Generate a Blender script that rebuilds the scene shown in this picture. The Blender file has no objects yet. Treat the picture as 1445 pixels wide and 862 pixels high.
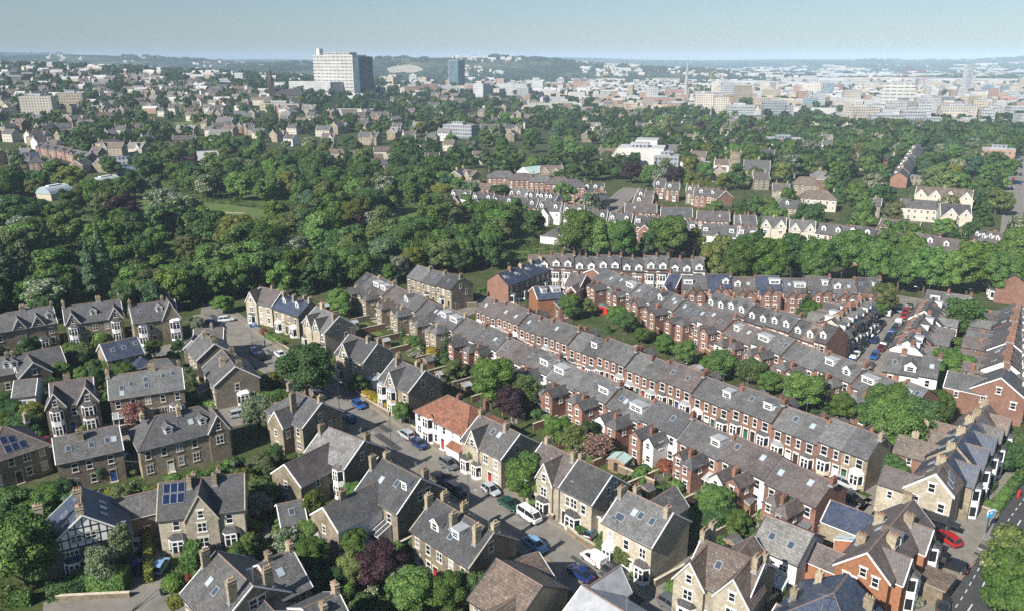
import bpy, math, random
import numpy as np
from mathutils import Vector, Matrix, noise as mnoise
R = math.radians
rng = random.Random(7)
nrg = np.random.default_rng(7)
sc = bpy.context.scene
COL = sc.collection

# ------------------------------------------------------------------ camera
IMW, IMH, FPX, CAMH = 1445.0, 862.0, 1100.0, 70.0
TILT = math.atan((431.0 - 88.0) / FPX)          # looking down by about 17 degrees
cd = bpy.data.cameras.new('camera')
cam = bpy.data.objects.new('camera', cd)
COL.objects.link(cam)
cam.location = (0, 0, CAMH)
cam.rotation_euler = (math.pi / 2 - TILT, 0, 0)
cd.sensor_fit = 'HORIZONTAL'
cd.angle = 2 * math.atan(IMW / 2 / FPX)
cd.clip_start = 1.0
cd.clip_end = 40000.0
sc.camera = cam
CT, ST = math.cos(TILT), math.sin(TILT)

def sstep(a, b, x):
 t = min(1.0, max(0.0, (x - a) / (b - a)))
 return t * t * (3 - 2 * t)

def terrain(x, y):
 """Height of the ground: level where the streets are, hills beyond."""
 d = math.hypot(x, y)
 if d < 420 or y < 200:
  if d < 4800: return 0.0
 h = 0.0
 k = sstep(420, 1000, d)
 h += k * 62 * math.exp(-((x + 1350) / 620) ** 2 / 2 - ((y - 1850) / 650) ** 2 / 2)
 h += k * 12 * math.exp(-((x + 500) / 420) ** 2 / 2 - ((y - 1500) / 420) ** 2 / 2)
 h += k * 88 * math.exp(-((x + 250) / 700) ** 2 / 2 - ((y - 3900) / 420) ** 2 / 2)
 h += k * 105 * math.exp(-((x + 2600) / 900) ** 2 / 2 - ((y - 4600) / 500) ** 2 / 2)
 far = sstep(5000, 9000, d)
 if far > 0:
  a = math.atan2(x, y)
  prof = 92 + 14 * math.sin(a * 9 + 1.2) + 9 * math.sin(a * 21 + .5) + 46 * sstep(-0.15, -0.62, a) + 16 * sstep(.2, .6, a)
  h += far * prof
 if d > 1500:
  h += sstep(1500, 4000, d) * 12 * (mnoise.noise(Vector((x / 900.0, y / 900.0, 3.1))) + .15)
 return max(h, 0.0)

def ray(px, py):
 xr, yu = (px - IMW / 2) / FPX, -(py - IMH / 2) / FPX
 return Vector((xr, CT + yu * ST, -ST + yu * CT))

def at(px, py, z=0.0):
 """The point of the place, z metres above the ground, that the photograph shows at pixel (px, py)."""
 d = ray(px, py)
 t = (CAMH - z) / max(-d.z, 1e-4)
 p = d * t
 if p.length < 400:
  return Vector((p.x, p.y, z))
 s, step = 380.0, 6.0
 while s < 12000:
  q = d * (s / d.length)
  if CAMH + q.z <= terrain(q.x, q.y) + z:
   break
  s += step + s * .004
 q = d * (s / d.length)
 return Vector((q.x, q.y, terrain(q.x, q.y) + z))

def at_dist(px, dist):
 """Ground point in the picture column px at a distance straight ahead."""
 x = (px - IMW / 2) / FPX * (dist * CT + CAMH * ST)
 return Vector((x, dist, terrain(x, dist)))

# crops of the photograph that were measured: origin and enlargement
CROPS = {1: (0, 380, 3.5925), 2: (0, 620, 3.5625), 3: (350, 360, 3.5925), 4: (380, 600, 3.29), 5: (700, 340, 3.315), 6: (740, 580, 3.0575),
         7: (1045, 340, 3.315), 8: (1045, 580, 3.0575), 11: (1225, 560, 6.568), 12: (1225, 680, 4.736), 13: (1225, 400, 5.073),
         14: (240, 740, 6.02), 15: (1000, 720, 6.02), 16: (600, 200, 4.817), 17: (0, 560, 6.568), 18: (640, 720, 6.068),
         21: (0, 50, 3.6125), 22: (350, 50, 3.6125), 23: (700, 50, 3.6125), 24: (1045, 50, 3.6125),
         25: (0, 200, 3.6125), 26: (350, 200, 3.6125), 27: (700, 180, 3.6125), 28: (1045, 180, 3.6125), 0: (0, 0, 1.0)}

def pix(k, x, y):
 o = CROPS[k]
 return o[0] + x / o[2], o[1] + y / o[2]

def P(k, x, y, z=0.0):
 return at(*pix(k, x, y), z)

# ------------------------------------------------------------------ objects
CNT = {}
def link(o):
 COL.objects.link(o)
 return o

def tag(o, label=None, cat=None, group=None, kind=None):
 if label: o['label'] = label
 if cat: o['category'] = cat
 if group: o['group'] = group
 if kind: o['kind'] = kind
 return o

def empty(name, loc, rz=0.0):
 o = bpy.data.objects.new(name, None)
 o.location = loc
 o.rotation_euler = (0, 0, rz)
 o.empty_display_size = 0.5
 return link(o)

def part(parent, name, mesh, loc=(0, 0, 0), rz=0.0, scale=None, color=None):
 o = bpy.data.objects.new(name, mesh)
 o.location = loc
 if rz: o.rotation_euler = (0, 0, rz)
 if scale: o.scale = scale
 if color: o.color = color
 if parent is not None: o.parent = parent
 return link(o)

def copy_tree(o, parent=None):
 c = o.copy()
 COL.objects.link(c)
 c.parent = parent
 for ch in list(o.children):
  copy_tree(ch, c)
 return c

class MB:
 def __init__(s):
  s.v, s.f, s.m = [], [], []
 def poly(s, pts, mi=0):
  n = len(s.v)
  s.v.extend([tuple(p) for p in pts])
  s.f.append(tuple(range(n, n + len(pts))))
  s.m.append(mi)
 def box(s, x0, x1, y0, y1, z0, z1, mi=0, top=None, skip=''):
  a = [(x0, y0, z0), (x1, y0, z0), (x1, y1, z0), (x0, y1, z0), (x0, y0, z1), (x1, y0, z1), (x1, y1, z1), (x0, y1, z1)]
  n = len(s.v)
  s.v.extend(a)
  F = {'b': (0, 3, 2, 1), 't': (4, 5, 6, 7), 'f': (0, 1, 5, 4), 'r': (1, 2, 6, 5), 'k': (2, 3, 7, 6), 'l': (3, 0, 4, 7)}
  for k, f in F.items():
   if k in skip: continue
   s.f.append(tuple(n + i for i in f))
   s.m.append(top if (k == 't' and top is not None) else mi)
 def prism(s, prof, x0, x1, axis='x', mi=0, caps=True, mis=None, smooth=False):
  """Extrude a profile (list of (a, b), counter-clockwise seen from +axis end) along an axis."""
  n = len(s.v)
  k = len(prof)
  for t in (x0, x1):
   for a, b in prof:
    s.v.append((t, a, b) if axis == 'x' else ((a, t, b) if axis == 'y' else (a, b, t)))
  flip = axis == 'y'
  for i in range(k):
   j = (i + 1) % k
   q = (n + i, n + j, n + k + j, n + k + i)
   if not flip: q = q[::-1]
   s.f.append(q)
   s.m.append(mis[i] if mis else mi)
  if caps:
   c0, c1 = tuple(range(n, n + k)), tuple(range(n + k, n + 2 * k))
   s.f.append(c0[::-1] if not flip else c0)
   s.m.append(caps if type(caps) is int and type(caps) is not bool else mi)
   s.f.append(c1 if not flip else c1[::-1])
   s.m.append(caps if type(caps) is int and type(caps) is not bool else mi)
 def cyl(s, cx, cy, z0, z1, r0, r1=None, n=8, mi=0, cap=True):
  r1 = r0 if r1 is None else r1
  b = len(s.v)
  for z, r in ((z0, r0), (z1, r1)):
   for i in range(n):
    a = 2 * math.pi * i / n
    s.v.append((cx + r * math.cos(a), cy + r * math.sin(a), z))
  for i in range(n):
   j = (i + 1) % n
   s.f.append((b + i, b + j, b + n + j, b + n + i))
   s.m.append(mi)
  if cap:
   s.f.append(tuple(b + n + i for i in range(n)))
   s.m.append(mi)
 def tube(s, p0, p1, r0, r1=None, n=6, mi=0):
  p0, p1 = Vector(p0), Vector(p1)
  r1 = r0 if r1 is None else r1
  d = (p1 - p0).normalized()
  u = d.orthogonal().normalized()
  w = d.cross(u)
  b = len(s.v)
  for p, r in ((p0, r0), (p1, r1)):
   for i in range(n):
    a = 2 * math.pi * i / n
    s.v.append(tuple(p + (u * math.cos(a) + w * math.sin(a)) * r))
  for i in range(n):
   j = (i + 1) % n
   s.f.append((b + i, b + j, b + n + j, b + n + i))
   s.m.append(mi)
  s.f.append(tuple(b + n + i for i in range(n))); s.m.append(mi)
  s.f.append(tuple(b + i for i in range(n))[::-1]); s.m.append(mi)
 def mesh(s, name, mats):
  me = bpy.data.meshes.new(name)
  me.from_pydata(s.v, [], s.f)
  for m in mats:
   me.materials.append(M[m] if isinstance(m, str) else m)
  if len(mats) > 1:
   me.polygons.foreach_set('material_index', s.m)
  me.update()
  return me
CACHE = {}

# ------------------------------------------------------------------ materials
M = {}
def newmat(name):
 m = bpy.data.materials.new(name)
 m.use_nodes = True
 nt = m.node_tree
 b = nt.nodes['Principled BSDF']
 M[name] = m
 return m, nt, b

def N(nt, typ, **kw):
 n = nt.nodes.new(typ)
 for k, v in kw.items():
  if k in n.inputs: n.inputs[k].default_value = v
  else: setattr(n, k, v)
 return n

def ramp(nt, src, stops):
 r = nt.nodes.new('ShaderNodeValToRGB')
 e = r.color_ramp.elements
 while len(e) < len(stops): e.new(.5)
 for el, (p, c) in zip(e, stops):
  el.position = p
  el.color = (c[0], c[1], c[2], 1) if not isinstance(c, (int, float)) else (c, c, c, 1)
 nt.links.new(src, r.inputs[0])
 return r.outputs[0]

def mixc(nt, a, b, fac, mode='MIX'):
 n = nt.nodes.new('ShaderNodeMix')
 n.data_type = 'RGBA'
 n.blend_type = mode
 for sock, v in ((n.inputs[6], a), (n.inputs[7], b), (n.inputs[0], fac)):
  if hasattr(v, 'is_linked') or isinstance(v, bpy.types.NodeSocket): nt.links.new(v, sock)
  elif isinstance(v, (int, float)): sock.default_value = v if sock == n.inputs[0] else (v, v, v, 1)
  else: sock.default_value = (v[0], v[1], v[2], 1)
 return n.outputs[2]

def objvar(nt, lo, hi):
 oi = nt.nodes.new('ShaderNodeObjectInfo')
 mr = nt.nodes.new('ShaderNodeMapRange')
 mr.inputs[3].default_value, mr.inputs[4].default_value = lo, hi
 nt.links.new(oi.outputs['Random'], mr.inputs[0])
 return mr.outputs[0]

def coords(nt, scale=(1, 1, 1), kind='Object'):
 tc = nt.nodes.new('ShaderNodeTexCoord')
 mp = nt.nodes.new('ShaderNodeMapping')
 mp.inputs['Scale'].default_value = scale
 nt.links.new(tc.outputs[kind], mp.inputs[0])
 return mp.outputs[0]

def geopos(nt, scale=1.0):
 g = nt.nodes.new('ShaderNodeNewGeometry')
 mp = nt.nodes.new('ShaderNodeMapping')
 mp.inputs['Scale'].default_value = (scale,) * 3
 nt.links.new(g.outputs['Position'], mp.inputs[0])
 return mp.outputs[0]

def noise(nt, vec, scale, detail=3.0, rough=.55):
 n = N(nt, 'ShaderNodeTexNoise', Scale=scale, Detail=detail, Roughness=rough)
 nt.links.new(vec, n.inputs['Vector'])
 return n.outputs['Fac']

def masonry(name, c1, c2, dark, unit=(.45, .16), rough=.9, var=(.8, 1.15), mort=.02, stain=.5):
 m, nt, b = newmat(name)
 pos = geopos(nt)
 # courses are laid on the wall whichever way it faces: run along x+y, height z
 sx = nt.nodes.new('ShaderNodeSeparateXYZ'); nt.links.new(coords(nt), sx.inputs[0])
 ad = N(nt, 'ShaderNodeMath', operation='ADD'); nt.links.new(sx.outputs[0], ad.inputs[0]); nt.links.new(sx.outputs[1], ad.inputs[1])
 cb = nt.nodes.new('ShaderNodeCombineXYZ'); nt.links.new(ad.outputs[0], cb.inputs[0]); nt.links.new(sx.outputs[2], cb.inputs[1])
 br = N(nt, 'ShaderNodeTexBrick', Scale=1.0)
 br.inputs['Brick Width'].default_value, br.inputs['Row Height'].default_value = unit
 br.inputs['Mortar Size'].default_value = mort
 br.inputs['Color1'].default_value = (*c1, 1); br.inputs['Color2'].default_value = (*c2, 1)
 br.inputs['Mortar'].default_value = (*[x * .55 + .05 for x in c1], 1)
 br.inputs['Bias'].default_value = -.1
 nt.links.new(cb.outputs[0], br.inputs['Vector'])
 n1 = noise(nt, pos, .35, 4)
 col = mixc(nt, br.outputs['Color'], dark, ramp(nt, n1, [(.42, 0), (.72, stain)]))
 n2 = noise(nt, pos, 2.2, 4)
 col = mixc(nt, col, ramp(nt, n2, [(.25, .72), (.75, 1.2)]), 1.0, 'MULTIPLY')
 v = objvar(nt, *var)
 col = mixc(nt, col, v, 1.0, 'MULTIPLY')
 nt.links.new(col, b.inputs['Base Color'])
 b.inputs['Roughness'].default_value = rough
 b.inputs['Specular IOR Level'].default_value = .2
 bp = N(nt, 'ShaderNodeBump', Strength=.35, Distance=.02)
 nt.links.new(br.outputs['Fac'], bp.inputs['Height']); bp.invert = True
 nt.links.new(bp.outputs[0], b.inputs['Normal'])
 return m

masonry('sandstone', (.335, .28, .195), (.235, .193, .135), (.095, .08, .06), (.42, .2), stain=.7)
masonry('dark_stone', (.26, .22, .16), (.16, .135, .098), (.065, .057, .047), (.4, .19))
masonry('brick', (.335, .17, .115), (.245, .12, .08), (.13, .065, .048), (.24, .085))
masonry('dark_brick', (.255, .132, .092), (.185, .095, .066), (.1, .056, .042), (.24, .085))
masonry('orange_brick', (.38, .155, .065), (.30, .11, .05), (.2, .09, .05), (.24, .085))
masonry('pale_stone', (.49, .435, .335), (.39, .345, .26), (.22, .185, .13), (.42, .2), stain=.6)
masonry('tan_brick', (.42, .34, .225), (.34, .265, .165), (.2, .16, .11), (.24, .085))

def roofing(name, c, var, course=.26, rough=.55, lichen=0.0, spec=.35):
 m, nt, b = newmat(name)
 oc = coords(nt)
 pos = geopos(nt)
 sx = nt.nodes.new('ShaderNodeSeparateXYZ'); nt.links.new(oc, sx.inputs[0])
 ad = N(nt, 'ShaderNodeMath', operation='ADD'); nt.links.new(sx.outputs[0], ad.inputs[0]); nt.links.new(sx.outputs[1], ad.inputs[1])
 cb = nt.nodes.new('ShaderNodeCombineXYZ'); nt.links.new(ad.outputs[0], cb.inputs[0]); nt.links.new(sx.outputs[2], cb.inputs[1])
 br = N(nt, 'ShaderNodeTexBrick', Scale=1.0)
 br.inputs['Brick Width'].default_value, br.inputs['Row Height'].default_value = course * 1.25, course * .62
 br.inputs['Mortar Size'].default_value = .012
 br.inputs['Color1'].default_value = (*[x * 1.22 for x in c], 1); br.inputs['Color2'].default_value = (*[x * .78 for x in c], 1)
 br.inputs['Mortar'].default_value = (*[x * .45 for x in c], 1)
 nt.links.new(cb.outputs[0], br.inputs['Vector'])
 n1 = noise(nt, pos, .5, 5, .65)
 col = mixc(nt, br.outputs['Color'], ramp(nt, n1, [(.3, .7), (.7, 1.3)]), 1.0, 'MULTIPLY')
 n3 = noise(nt, coords(nt, (3.0, 3.0, .5)), 1.0, 3)
 col = mixc(nt, col, ramp(nt, n3, [(.3, .8), (.7, 1.2)]), 1.0, 'MULTIPLY')
 n4 = noise(nt, pos, .9, 5, .7)
 col = mixc(nt, col, (.105, .105, .062), ramp(nt, n4, [(.52, 0), (.68, .55)]))
 if lichen:
  n2 = noise(nt, pos, 3.4, 2)
  col = mixc(nt, col, (.42, .42, .36), ramp(nt, n2, [(.62, 0), (.7, lichen)]))
 oi = nt.nodes.new('ShaderNodeObjectInfo')
 hs = ramp(nt, oi.outputs['Random'], [(0, (var[0], var[0], var[0] * 1.02)), (.35, (1, 1, 1.03)), (.65, (1.02, .97, .94)), (1, (var[1], var[1], var[1]))])
 col = mixc(nt, col, hs, 1.0, 'MULTIPLY')
 nt.links.new(col, b.inputs['Base Color'])
 b.inputs['Roughness'].default_value = rough
 b.inputs['Specular IOR Level'].default_value = spec
 bp = N(nt, 'ShaderNodeBump', Strength=.5, Distance=.03); bp.invert = True
 nt.links.new(br.outputs['Fac'], bp.inputs['Height'])
 nt.links.new(bp.outputs[0], b.inputs['Normal'])
roofing('slate', (.10, .10, .102), (.58, 1.42), lichen=.25)
roofing('blue_slate', (.05, .066, .105), (.85, 1.15), rough=.42)
roofing('purple_slate', (.118, .10, .096), (.85, 1.15), lichen=.2)
roofing('brown_tile', (.145, .112, .09), (.85, 1.15), .34, lichen=.5)
roofing('red_tile', (.26, .115, .07), (.9, 1.1), .34)
roofing('grey_tile', (.19, .185, .175), (.9, 1.1), .4, lichen=.35)

def plain(name, c, rough=.6, spec=.4, var=None, nz=.15, nscale=1.5, metal=0.0, coat=0.0):
 m, nt, b = newmat(name)
 col = None
 if nz:
  n1 = noise(nt, geopos(nt), nscale, 4)
  col = mixc(nt, c, ramp(nt, n1, [(.3, 1 - nz), (.7, 1 + nz)]), 1.0, 'MULTIPLY')
 if var:
  col = mixc(nt, col if col is not None else c, objvar(nt, *var), 1.0, 'MULTIPLY')
 if col is not None: nt.links.new(col, b.inputs['Base Color'])
 else: b.inputs['Base Color'].default_value = (*c, 1)
 b.inputs['Roughness'].default_value = rough
 b.inputs['Specular IOR Level'].default_value = spec
 b.inputs['Metallic'].default_value = metal
 b.inputs['Coat Weight'].default_value = coat
 return m
plain('render_white', (.72, .70, .66), .85, .2, (.9, 1.05), .1, .6)
plain('render_cream', (.50, .455, .37), .85, .2, None, .1, .6)
plain('white_paint', (.78, .77, .75), .5, .4, None, .06)
plain('stone_trim', (.50, .44, .34), .8, .2, (.85, 1.15), .2, 2)
plain('white_trim', (.66, .63, .58), .7, .3, (.85, 1.1), .12, 2)
plain('chimney_stone', (.31, .26, .18), .9, .2, (.7, 1.2), .3, 2.5)
plain('chimney_brick', (.205, .112, .08), .9, .2, (.8, 1.2), .3, 3)
plain('terracotta', (.30, .16, .105), .8, .2, (.7, 1.2), .2, 3)
plain('buff_pot', (.45, .34, .21), .8, .2, (.7, 1.2), .2, 3)
plain('lead', (.27, .28, .29), .55, .4, None, .2, 3)
plain('felt', (.12, .12, .125), .9, .2, (.8, 1.3), .25, 2)
plain('pale_felt', (.34, .35, .36), .85, .2, None, .2, .8)
plain('ridge_tile', (.17, .12, .10), .8, .2, (.8, 1.3), .2, 2)
plain('gutter', (.045, .045, .05), .5, .4, None, 0)
plain('black_paint', (.02, .02, .022), .45, .4, None, 0)
plain('shopfront', (.03, .032, .035), .5, .4, None, .2, 2)
plain('green_copper', (.36, .50, .46), .7, .3, None, .15)
plain('metal', (.45, .46, .47), .4, .5, None, .1, 2, .6)
plain('dark_metal', (.06, .065, .07), .5, .4, None, 0)
plain('timber', (.23, .15, .09), .85, .2, (.7, 1.3), .3, 3)
plain('grey_timber', (.25, .23, .20), .85, .2, (.7, 1.3), .3, 3)
plain('bark', (.10, .075, .055), .95, .1, None, .3, 4)
plain('tyre', (.012, .012, .013), .8, .2, None, 0)
plain('alloy', (.45, .46, .48), .35, .5, None, 0, 1, .8)
plain('lamp_glass', (.75, .77, .78), .15, .5, None, 0)
plain('tail_red', (.35, .01, .01), .25, .5, None, 0)
plain('plastic_blue', (.02, .12, .48), .45, .4, None, 0)
plain('plastic_black', (.02, .02, .02), .5, .4, None, 0)
plain('yellow_paint', (.72, .52, .03), .6, .3, None, 0)
plain('sign_blue', (.03, .40, .75), .5, .3, None, 0)
plain('sign_white', (.8, .8, .8), .5, .3, None, 0)
plain('lettering', (.8, .8, .78), .6, .3, None, 0)
plain('concrete', (.50, .49, .45), .85, .2, (.85, 1.1), .12, .4)
plain('pale_concrete', (.66, .65, .61), .85, .2, None, .1, .05)
plain('glass', (.014, .018, .022), .08, .7, None, 0)
plain('sky_glass', (.055, .075, .10), .07, 1.0, None, 0)
plain('conservatory_glass', (.35, .42, .45), .12, .8, None, 0)
plain('curtain_glass', (.30, .30, .28), .25, .7, (.25, 1.4), .35, 1.5)
plain('blue_glass', (.05, .11, .16), .12, .8, None, .2, .15)
plain('solar', (.01, .02, .055), .12, .8, None, .2, 4)
plain('purple_paint', (.28, .08, .42), .6, .3, None, 0)
plain('mint_paint', (.45, .62, .52), .6, .3, None, 0)
plain('red_paint', (.45, .03, .02), .4, .4, None, 0)
plain('door_red', (.30, .035, .025), .4, .4, None, 0)
plain('door_blue', (.03, .07, .25), .4, .4, None, 0)
plain('door_green', (.03, .11, .07), .4, .4, None, 0)
plain('door_dark', (.035, .03, .03), .4, .4, None, 0)
masonry('garden_stone', (.27, .215, .14), (.18, .14, .09), (.08, .065, .05), (.35, .15))
masonry('garden_brick', (.25, .11, .065), (.18, .075, .045), (.1, .06, .04), (.24, .085))

# half-timbered gable and car paint take the object's own colour
def paintmat():
 m, nt, b = newmat('car_paint')
 oi = nt.nodes.new('ShaderNodeObjectInfo')
 nt.links.new(oi.outputs['Color'], b.inputs['Base Color'])
 b.inputs['Roughness'].default_value = .28
 b.inputs['Coat Weight'].default_value = .6
 b.inputs['Coat Roughness'].default_value = .08
paintmat()

def surface(name, stops, scale, detail=6, rough=.92, fine=(.75, 1.25), fscale=6.0, blot=None, bump=.3):
 m, nt, b = newmat(name)
 pos = geopos(nt)
 n1 = noise(nt, pos, scale, detail, .62)
 col = ramp(nt, n1, stops)
 n2 = noise(nt, pos, fscale, 3, .7)
 col = mixc(nt, col, ramp(nt, n2, [(.25, fine[0]), (.75, fine[1])]), 1.0, 'MULTIPLY')
 if blot:
  n3 = noise(nt, pos, blot[1], 3)
  col = mixc(nt, col, blot[0], ramp(nt, n3, [(blot[2], 0), (blot[2] + .1, blot[3])]))
 nt.links.new(col, b.inputs['Base Color'])
 b.inputs['Roughness'].default_value = rough
 b.inputs['Specular IOR Level'].default_value = .2
 if bump:
  bp = N(nt, 'ShaderNodeBump', Strength=bump, Distance=.1)
  nt.links.new(n2, bp.inputs['Height'])
  nt.links.new(bp.outputs[0], b.inputs['Normal'])
surface('asphalt', [(.3, (.155, .143, .125)), (.5, (.20, .186, .163)), (.7, (.235, .218, .19))], .35, blot=((.07, .068, .064), .16, .58, .55), fine=(.88, 1.12), bump=.1)
surface('dark_asphalt', [(.3, (.05, .05, .052)), (.7, (.075, .074, .074))], .4, fine=(.85, 1.15), bump=.1)
surface('paving', [(.3, (.17, .155, .13)), (.7, (.25, .23, .195))], .8, fine=(.85, 1.15), bump=.1)
surface('pink_paving', [(.3, (.22, .15, .115)), (.7, (.28, .20, .155))], .8, fine=(.85, 1.15), bump=.1)
surface('kerb_stone', [(.3, (.22, .20, .17)), (.7, (.29, .27, .235))], 1.2, bump=0)
surface('gravel_path', [(.3, (.26, .22, .16)), (.7, (.38, .33, .25))], .9, bump=.1)
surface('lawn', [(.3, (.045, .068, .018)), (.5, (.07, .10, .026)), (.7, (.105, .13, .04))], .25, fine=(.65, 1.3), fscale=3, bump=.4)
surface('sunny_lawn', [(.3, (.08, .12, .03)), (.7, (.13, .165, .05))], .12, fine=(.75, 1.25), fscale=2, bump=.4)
surface('garden_soil', [(.25, (.035, .045, .016)), (.45, (.055, .062, .026)), (.6, (.095, .085, .05)), (.75, (.15, .135, .11))], .16, fine=(.55, 1.4), fscale=1.6, bump=.5)
surface('road_paint', [(.3, (.52, .52, .5)), (.7, (.75, .75, .72))], 2, bump=0)
surface('yellow_line', [(.3, (.42, .30, .05)), (.7, (.55, .40, .08))], 2, bump=0)

def leafmat(name, tint=1.0, blossom=None):
 m, nt, b = newmat(name)
 oi = nt.nodes.new('ShaderNodeObjectInfo')
 g = nt.nodes.new('ShaderNodeNewGeometry')
 r = ramp(nt, g.outputs['Random Per Island'], [(0, (.55, .6, .5)), (.5, (1, 1, 1)), (1, (1.55, 1.42, 1.15))])
 col = mixc(nt, oi.outputs['Color'], r, 1.0, 'MULTIPLY')
 n1 = noise(nt, geopos(nt), .45, 3)
 col = mixc(nt, col, ramp(nt, n1, [(.3, (.78, .85, .8)), (.7, (1.22, 1.14, .95))]), 1.0, 'MULTIPLY')
 if blossom:
  th = ramp(nt, g.outputs['Random Per Island'], [(blossom[1], 0), (blossom[1] + .02, 1)])
  col = mixc(nt, col, blossom[0], th)
 nt.links.new(col, b.inputs['Base Color'])
 b.inputs['Roughness'].default_value = .55
 b.inputs['Specular IOR Level'].default_value = .25
 tr = nt.nodes.new('ShaderNodeBsdfTranslucent')
 nt.links.new(col, tr.inputs[0])
 mx = nt.nodes.new('ShaderNodeMixShader')
 mx.inputs[0].default_value = .3
 nt.links.new(b.outputs[0], mx.inputs[1]); nt.links.new(tr.outputs[0], mx.inputs[2])
 nt.links.new(mx.outputs[0], nt.nodes['Material Output'].inputs[0])
leafmat('leaves')
leafmat('blossom_leaves', blossom=((.42, .40, .33), .62))
leafmat('pink_leaves', blossom=((.40, .22, .20), .35))
# ------------------------------------------------------------------ daylight
SUN_EL = R(36)
TRAVEL = (0.68, 0.73)                       # the way the shadows run over the ground
saz = math.atan2(-TRAVEL[0], -TRAVEL[1])    # where the sun stands, clockwise from +Y
w = bpy.data.worlds.new('World')
sc.world = w
w.use_nodes = True
nt = w.node_tree
sky = nt.nodes.new('ShaderNodeTexSky')
sky.sky_type = 'NISHITA'
sky.sun_disc = False
sky.sun_elevation = SUN_EL
sky.sun_rotation = saz
sky.altitude = 100
sky.air_density = 1.0
sky.dust_density = 0.8
sky.ozone_density = 2.0
bg = nt.nodes['Background']
tn = nt.nodes.new('ShaderNodeMix'); tn.data_type = 'RGBA'; tn.blend_type = 'MULTIPLY'
tn.inputs[0].default_value = 1.0
tn.inputs[7].default_value = (.86, .94, 1.05, 1)
nt.links.new(sky.outputs[0], tn.inputs[6])
nt.links.new(tn.outputs[2], bg.inputs[0])
bg.inputs[1].default_value = .06
sd = bpy.data.lights.new('sun', 'SUN')
so = link(bpy.data.objects.new('sun', sd))
sd.energy = 5.0
sd.angle = R(.5)
sd.color = (1.0, .955, .88)
sv = Vector((TRAVEL[0], TRAVEL[1], 0)).normalized() * math.cos(SUN_EL) + Vector((0, 0, -math.sin(SUN_EL)))
so.rotation_euler = sv.to_track_quat('-Z', 'Y').to_euler()
so.location = (-200, -200, 300)
vs = sc.view_settings
vs.view_transform = 'Standard'
vs.look = 'None'
vs.exposure = 0.66
vs.gamma = 1.0
vs.use_curve_mapping = False
cy = sc.cycles
cy.max_bounces = 6
cy.diffuse_bounces = 3
cy.glossy_bounces = 2
cy.transmission_bounces = 3
cy.volume_bounces = 0
cy.transparent_max_bounces = 4
cy.use_denoising = False
try:
 cy.denoiser = 'OPENIMAGEDENOISE'
 cy.denoising_prefilter = 'ACCURATE'
 cy.denoising_input_passes = 'RGB_ALBEDO_NORMAL'
except Exception: pass
cy.sample_clamp_indirect = 4.0
cy.use_adaptive_sampling = False

# ------------------------------------------------------------------ ground
def ground_mat():
 m, nt, b = newmat('ground')
 pos = geopos(nt)
 near = ramp(nt, noise(nt, pos, .16, 6, .62), [(.28, (.04, .06, .018)), (.48, (.06, .08, .026)), (.6, (.085, .088, .045)), (.75, (.16, .145, .115))])
 fine = ramp(nt, noise(nt, pos, 1.6, 3, .7), [(.25, .55), (.75, 1.4)])
 near = mixc(nt, near, fine, 1.0, 'MULTIPLY')
 # open country further out: fields, woods and built-up streaks
 f1 = noise(nt, pos, .0035, 6, .6)
 fields = ramp(nt, f1, [(.36, (.014, .026, .012)), (.50, (.022, .038, .015)), (.55, (.05, .066, .026)), (.62, (.10, .105, .05)), (.7, (.03, .045, .02))])
 f2 = noise(nt, pos, .02, 4, .7)
 fields = mixc(nt, fields, ramp(nt, f2, [(.35, .6), (.65, 1.25)]), 1.0, 'MULTIPLY')
 sx = nt.nodes.new('ShaderNodeSeparateXYZ'); nt.links.new(pos, sx.inputs[0])
 mr = N(nt, 'ShaderNodeMapRange'); mr.inputs[1].default_value, mr.inputs[2].default_value = 500, 1300
 nt.links.new(sx.outputs[1], mr.inputs[0])
 col = mixc(nt, near, fields, mr.outputs[0])
 nt.links.new(col, b.inputs['Base Color'])
 b.inputs['Roughness'].default_value = .95
 b.inputs['Specular IOR Level'].default_value = .1
ground_mat()

def build_ground():
 radii = [0.0] + list(np.geomspace(12, 400, 26)) + list(np.geomspace(420, 13500, 120))
 NA = 240
 v, f = [(0, 0, 0)], []
 for r in radii[1:]:
  for i in range(NA):
   a = 2 * math.pi * i / NA
   x, y = r * math.sin(a), r * math.cos(a)
   v.append((x, y, terrain(x, y)))
 for i in range(NA):
  f.append((0, 1 + (i + 1) % NA, 1 + i))
 for k in range(len(radii) - 2):
  a, b = 1 + k * NA, 1 + (k + 1) * NA
  for i in range(NA):
   j = (i + 1) % NA
   f.append((a + i, a + j, b + j, b + i))
 me = bpy.data.meshes.new('ground')
 me.from_pydata(v, [], f)
 me.materials.append(M['ground'])
 me.polygons.foreach_set('use_smooth', [True] * len(f))
 me.update()
 tag(part(None, 'ground', me), kind='structure')
build_ground()

def build_haze():
 m = bpy.data.materials.new('haze')
 m.use_nodes = True
 nt = m.node_tree
 nt.nodes.remove(nt.nodes['Principled BSDF'])
 pv = nt.nodes.new('ShaderNodeVolumePrincipled')
 pv.inputs['Color'].default_value = (.62, .82, 1.0, 1)
 pv.inputs['Density'].default_value = HAZE
 pv.inputs['Anisotropy'].default_value = -.25
 nt.links.new(pv.outputs[0], nt.nodes['Material Output'].inputs['Volume'])
 M['haze'] = m
 mb = MB()
 mb.box(-14000, 14000, -14000, 14000, -1.0, 190.0)
 o = part(None, 'haze', mb.mesh('haze', ['haze']))
 tag(o, 'thin bluish summer haze over the far city and hills', 'haze', kind='stuff')
HAZE = 1.15e-4
build_haze()

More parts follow.
